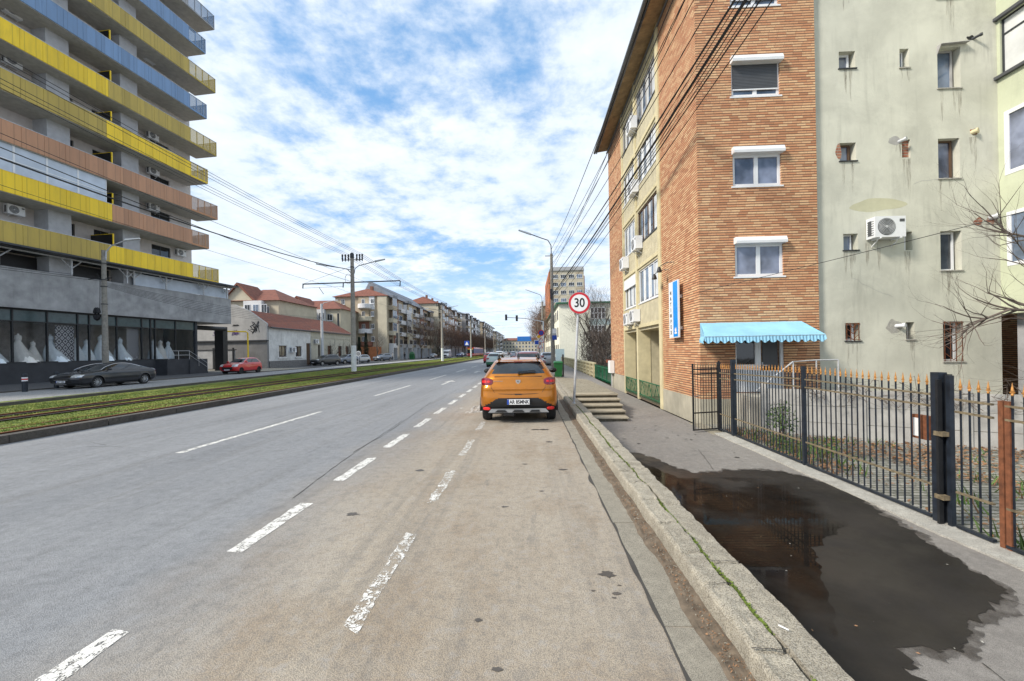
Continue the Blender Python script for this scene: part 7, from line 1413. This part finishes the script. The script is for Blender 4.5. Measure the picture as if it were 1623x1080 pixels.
# wires from the pole over the right side
WL = 'wires crossing the upper right of the view'
for wi, (z0, p, r, sg) in enumerate(((11.3, (3.18, 10.5, 10.44), .016, 1.0), (10.7, (4.03, 10.5, 10.4), .012, .7), (10.3, (4.26, 10.5, 10.39), .012, .7), (9.9, (3.76, 8.3, 8.55), .012, .7), (9.6, (3.95, 10.5, 10.2), .012, .8), (9.2, (3.4, 9.5, 9.6), .012, .8), (8.4, (4.16, 8.3, 8.53), .024, .6), (7.8, (4.25, 8.3, 8.52), .009, .5), (7.0, (4.37, 8.3, 8.52), .036, .5), (6.8, (4.47, 8.3, 8.51), .012, .5), (6.9, (4.58, 8.3, 8.50), .010, .5), (6.6, (4.65, 8.3, 8.5), .018, .5), (6.0, (4.88, 8.3, 8.49), .013, .6))):
    t_ = (39.5 - p[1]) / 45.5; zq = (p[2] - z0 * (1 - t_) + sg * 4 * t_ * (1 - t_)) / t_
    wire('overhead_wire', '%s highest of the black wires leaving the right utility pole towards the brick block' % ORD[wi], (2.28, 39.4, z0), (2.28 + (p[0] - 2.28) / t_, -6, zq), sg, r, WL, 40)
wire('overhead_wire', 'thin wire slanting across the brick and plaster walls above the blue awning', (4.82, 12.0, 3.28), (11.9, 6.9, 4.75), .05, .007, None)
for k, z in enumerate((10.8, 10.5, 10.2, 9.6, 9.0)): wire('overhead_wire', '%s wire from the top between the first two utility poles on the right' % ORD[k], (2.4, 39.6, z), (2.7, 78, z - .1), .5, .014, 'wires between the right utility poles', 14)
for k, z in enumerate((10.8, 10.4, 9.8)): wire('overhead_wire', '%s wire from the top between the last two utility poles on the right' % ORD[k], (2.7, 78, z), (2.7, 118, z - .1), .5, .018, 'wires between the right utility poles', 12)
for k, (p, q) in enumerate((((-15.9, 75.5, 9.2), (2.6, 78, 9.9)), ((-16.1, 114, 9), (2.6, 118, 10)), ((-15.9, 114, 8.6), (2.6, 118, 8.8)), ((-16.2, 152.5, 9), (3, 156, 9.5)))): wire('span_wire', '%s thin wire spanning the road, counted from the camera' % ORD[k], p, q, .5, .014, 'wires spanning the road', 12)
# traffic lights and sign cluster
tl = thing('traffic_light', 'traffic light gantry with two black signal heads hanging over the road', 'traffic light', (2.2, 62, .1)); b = MB(); b.tube([(0, 0, 0), (0, 0, 6.0)], .1, 10); b.tube([(0, 0, 5.9), (-2.6, 0, 6.45), (-5.7, 0, 6.7)], .055, 8); b.build('mast', 'galv', tl, world=False)
for x, z in ((-5.55, 6.65), (-3.95, 6.5)):
    b = MB(); b.box(x - .16, -.14, z - .42, x + .16, .14, z + .45); hd = b.build('signal_head', 'black', tl, world=False)
    for k in range(3): b = MB(); b.lathe((x, -.15, z - .26 + k * .28), [(.1, 0), (.1, -.06)], 14, 'y'); b.build('lens', 'dark_metal', hd, world=False)
def post_sign(name, label, x, y, z, shape, r, m1, m2, h=None):
    t = thing(name, label, 'road sign', (x, y, .1)); b = MB(); b.tube([(0, .05, 0), (0, .05, z + .2)], .035, 8); b.build('pole', 'galv', t, world=False)
    def shp(rr, dy):
        b = MB()
        if shape == 'disc': b.lathe((0, 0, z), [(rr, dy), (rr, dy - .015)], 28, 'y')
        else:
            n = {'tri': 3, 'dia': 4, 'sq': 4}[shape]; o = {'tri': pi / 2, 'dia': pi / 2, 'sq': pi / 4}[shape]; b.prism([(rr * cos(o + 2 * pi * k / n), dy, z + rr * sin(o + 2 * pi * k / n)) for k in range(n)], (0, -.015, 0))
        return b
    p = shp(r, 0).build('plate', m1, t, world=False); shp(r * .72, -.016).build('face', m2, p, world=False); return t
M('violet_sign', (.20, .02, .32), .5); M('sign_yellow', (.8, .42, .02), .5)
t = post_sign('no_stopping_sign', 'round no-stopping sign, red ring over blue, on the right beyond the parked cars', 1.62, 54, 3.9, 'disc', .40, 'red_paint', 'blue_paint')
b = MB(); 
for s in (-1, 1): b.bar((-.2, -.035, 3.9 - s * .2), (.2, -.035, 3.9 + s * .2), .05, .01)
b.build('cross', 'red_paint', t, world=False)
post_sign('priority_sign', 'yellow and white diamond priority sign below the no-stopping sign', 1.33, 55, 3.45, 'dia', .42, 'white', 'sign_yellow'); post_sign('warning_sign', 'upper triangular warning sign with red edge beside the utility poles', 1.67, 56, 2.9, 'tri', .48, 'red_paint', 'white')
post_sign('warning_sign', 'lower triangular warning sign with red edge beside the utility poles', 1.56, 57, 2.15, 'tri', .45, 'red_paint', 'white'); post_sign('mandatory_sign', 'blue square road sign left of the triangular warning signs', 1.1, 58, 2.75, 'sq', .5, 'white', 'blue_paint')
cr_ = post_sign('crossing_sign', 'blue pedestrian crossing sign with white triangle in the far median', -16.9, 112, 3.9, 'sq', .95, 'blue_paint', 'blue_paint'); b = MB(); b.prism([(-.5, -.04, 3.45), (.5, -.04, 3.45), (0, -.04, 4.4)], (0, -.01, 0)); b.build('triangle', 'white', cr_, world=False)
post_sign('speed_sign', 'small round white and black sign between the parked cars at the first tram pole', -23.5, 56, 1.6, 'disc', .38, 'white', 'panel_grey')
# people by the first apartment block
def person(label, loc, rz, top, leg):
    t = thing('person', label, 'person', loc, None, rz)
    me = bpy.data.meshes.new('body'); V = [(0, 0, .95), (0, 0, 1.15), (0, 0, 1.38), (0, 0, 1.5), (0, .01, 1.66), (.1, 0, .9), (.12, .03, .5), (.12, -.03, .08), (.12, .12, .04), (-.1, 0, .9), (-.12, .08, .5), (-.12, -.02, .08), (-.12, .12, .04), (.19, 0, 1.4), (.25, -.02, 1.12), (.25, .08, .88), (-.19, 0, 1.4), (-.25, -.02, 1.12), (-.25, .08, .88)]
    E = [(0, 1), (1, 2), (2, 3), (3, 4), (0, 5), (5, 6), (6, 7), (7, 8), (0, 9), (9, 10), (10, 11), (11, 12), (2, 13), (13, 14), (14, 15), (2, 16), (16, 17), (17, 18)]; rr = [.14, .13, .16, .06, .10, .09, .07, .05, .045, .09, .07, .05, .045, .07, .055, .04, .07, .055, .04]
    me.from_pydata(V, E, []); o = bpy.data.objects.new('body', me); COL.objects.link(o); md = o.modifiers.new('s', 'SKIN')
    for i, r in enumerate(rr): me.skin_vertices[0].data[i].radius = (r, r)
    me.skin_vertices[0].data[0].use_root = True; o.modifiers.new('u', 'SUBSURF').levels = 1; me.materials.append(MATS[leg]); o.parent = t
    dg = bpy.context.evaluated_depsgraph_get(); m2 = bpy.data.meshes.new_from_object(o.evaluated_get(dg)); m2.name = 'body'; bpy.data.objects.remove(o)
    m2.materials.clear(); m2.materials.append(MATS[leg]); m2.materials.append(MATS[top]); m2.materials.append(MATS['skin'])
    for p in m2.polygons: z = p.center.z; p.material_index = 2 if z > 1.5 else (1 if z > .86 else 0); p.use_smooth = True
    o = bpy.data.objects.new('body', m2); COL.objects.link(o); o.parent = t
    b = MB(); b.lathe((0, -.01, 0), [(.115, 1.66), (.12, 1.72), (.09, 1.79), (.02, 1.82)], 12); b.build('hair', 'black', t, world=False)
M('skin', (.45, .27, .19), .6, bump=0)
person('person in a grey jacket and dark trousers walking left of the concrete pole', (-32.4, 97, .05), 2.6, 'blk_grey', 'ink'); person('person in dark clothes walking on the pavement just right of the concrete pole', (-30.0, 98.5, .05), .5, 'ink', 'black')
kk = thing('recycling_bin', 'green recycling container on the pavement before the apartment block shops', 'bin', (-30, 105, .05)); b = MB(); b.box(-.6, -.5, 0, .6, .5, 1.3); b.build('tub', 'bin_green', kk, world=False); b = MB(); b.hexa([(-.65, -.55, 1.3), (.65, -.55, 1.3), (.65, .55, 1.3), (-.65, .55, 1.3), (-.3, -.3, 1.9), (.3, -.3, 1.9), (.3, .3, 1.9), (-.3, .3, 1.9)]); b.build('lid', 'bin_green', kk, world=False)
# sweep: nothing unnamed left behind
for o in COL.objects:
    if o.type == 'MESH' and o.parent is None and not o.get('kind') and not o.get('label'): print('UNTAGGED', o.name)

ac((-32.98, 56.2, 2.05), pi / 2, 'small air conditioner between the two windows of the white house wall', None, 1.3)
dup(a0, (-32.98, 62.6, 3.4), pi / 2, 'small air conditioner on the beige half of the long low house', None)
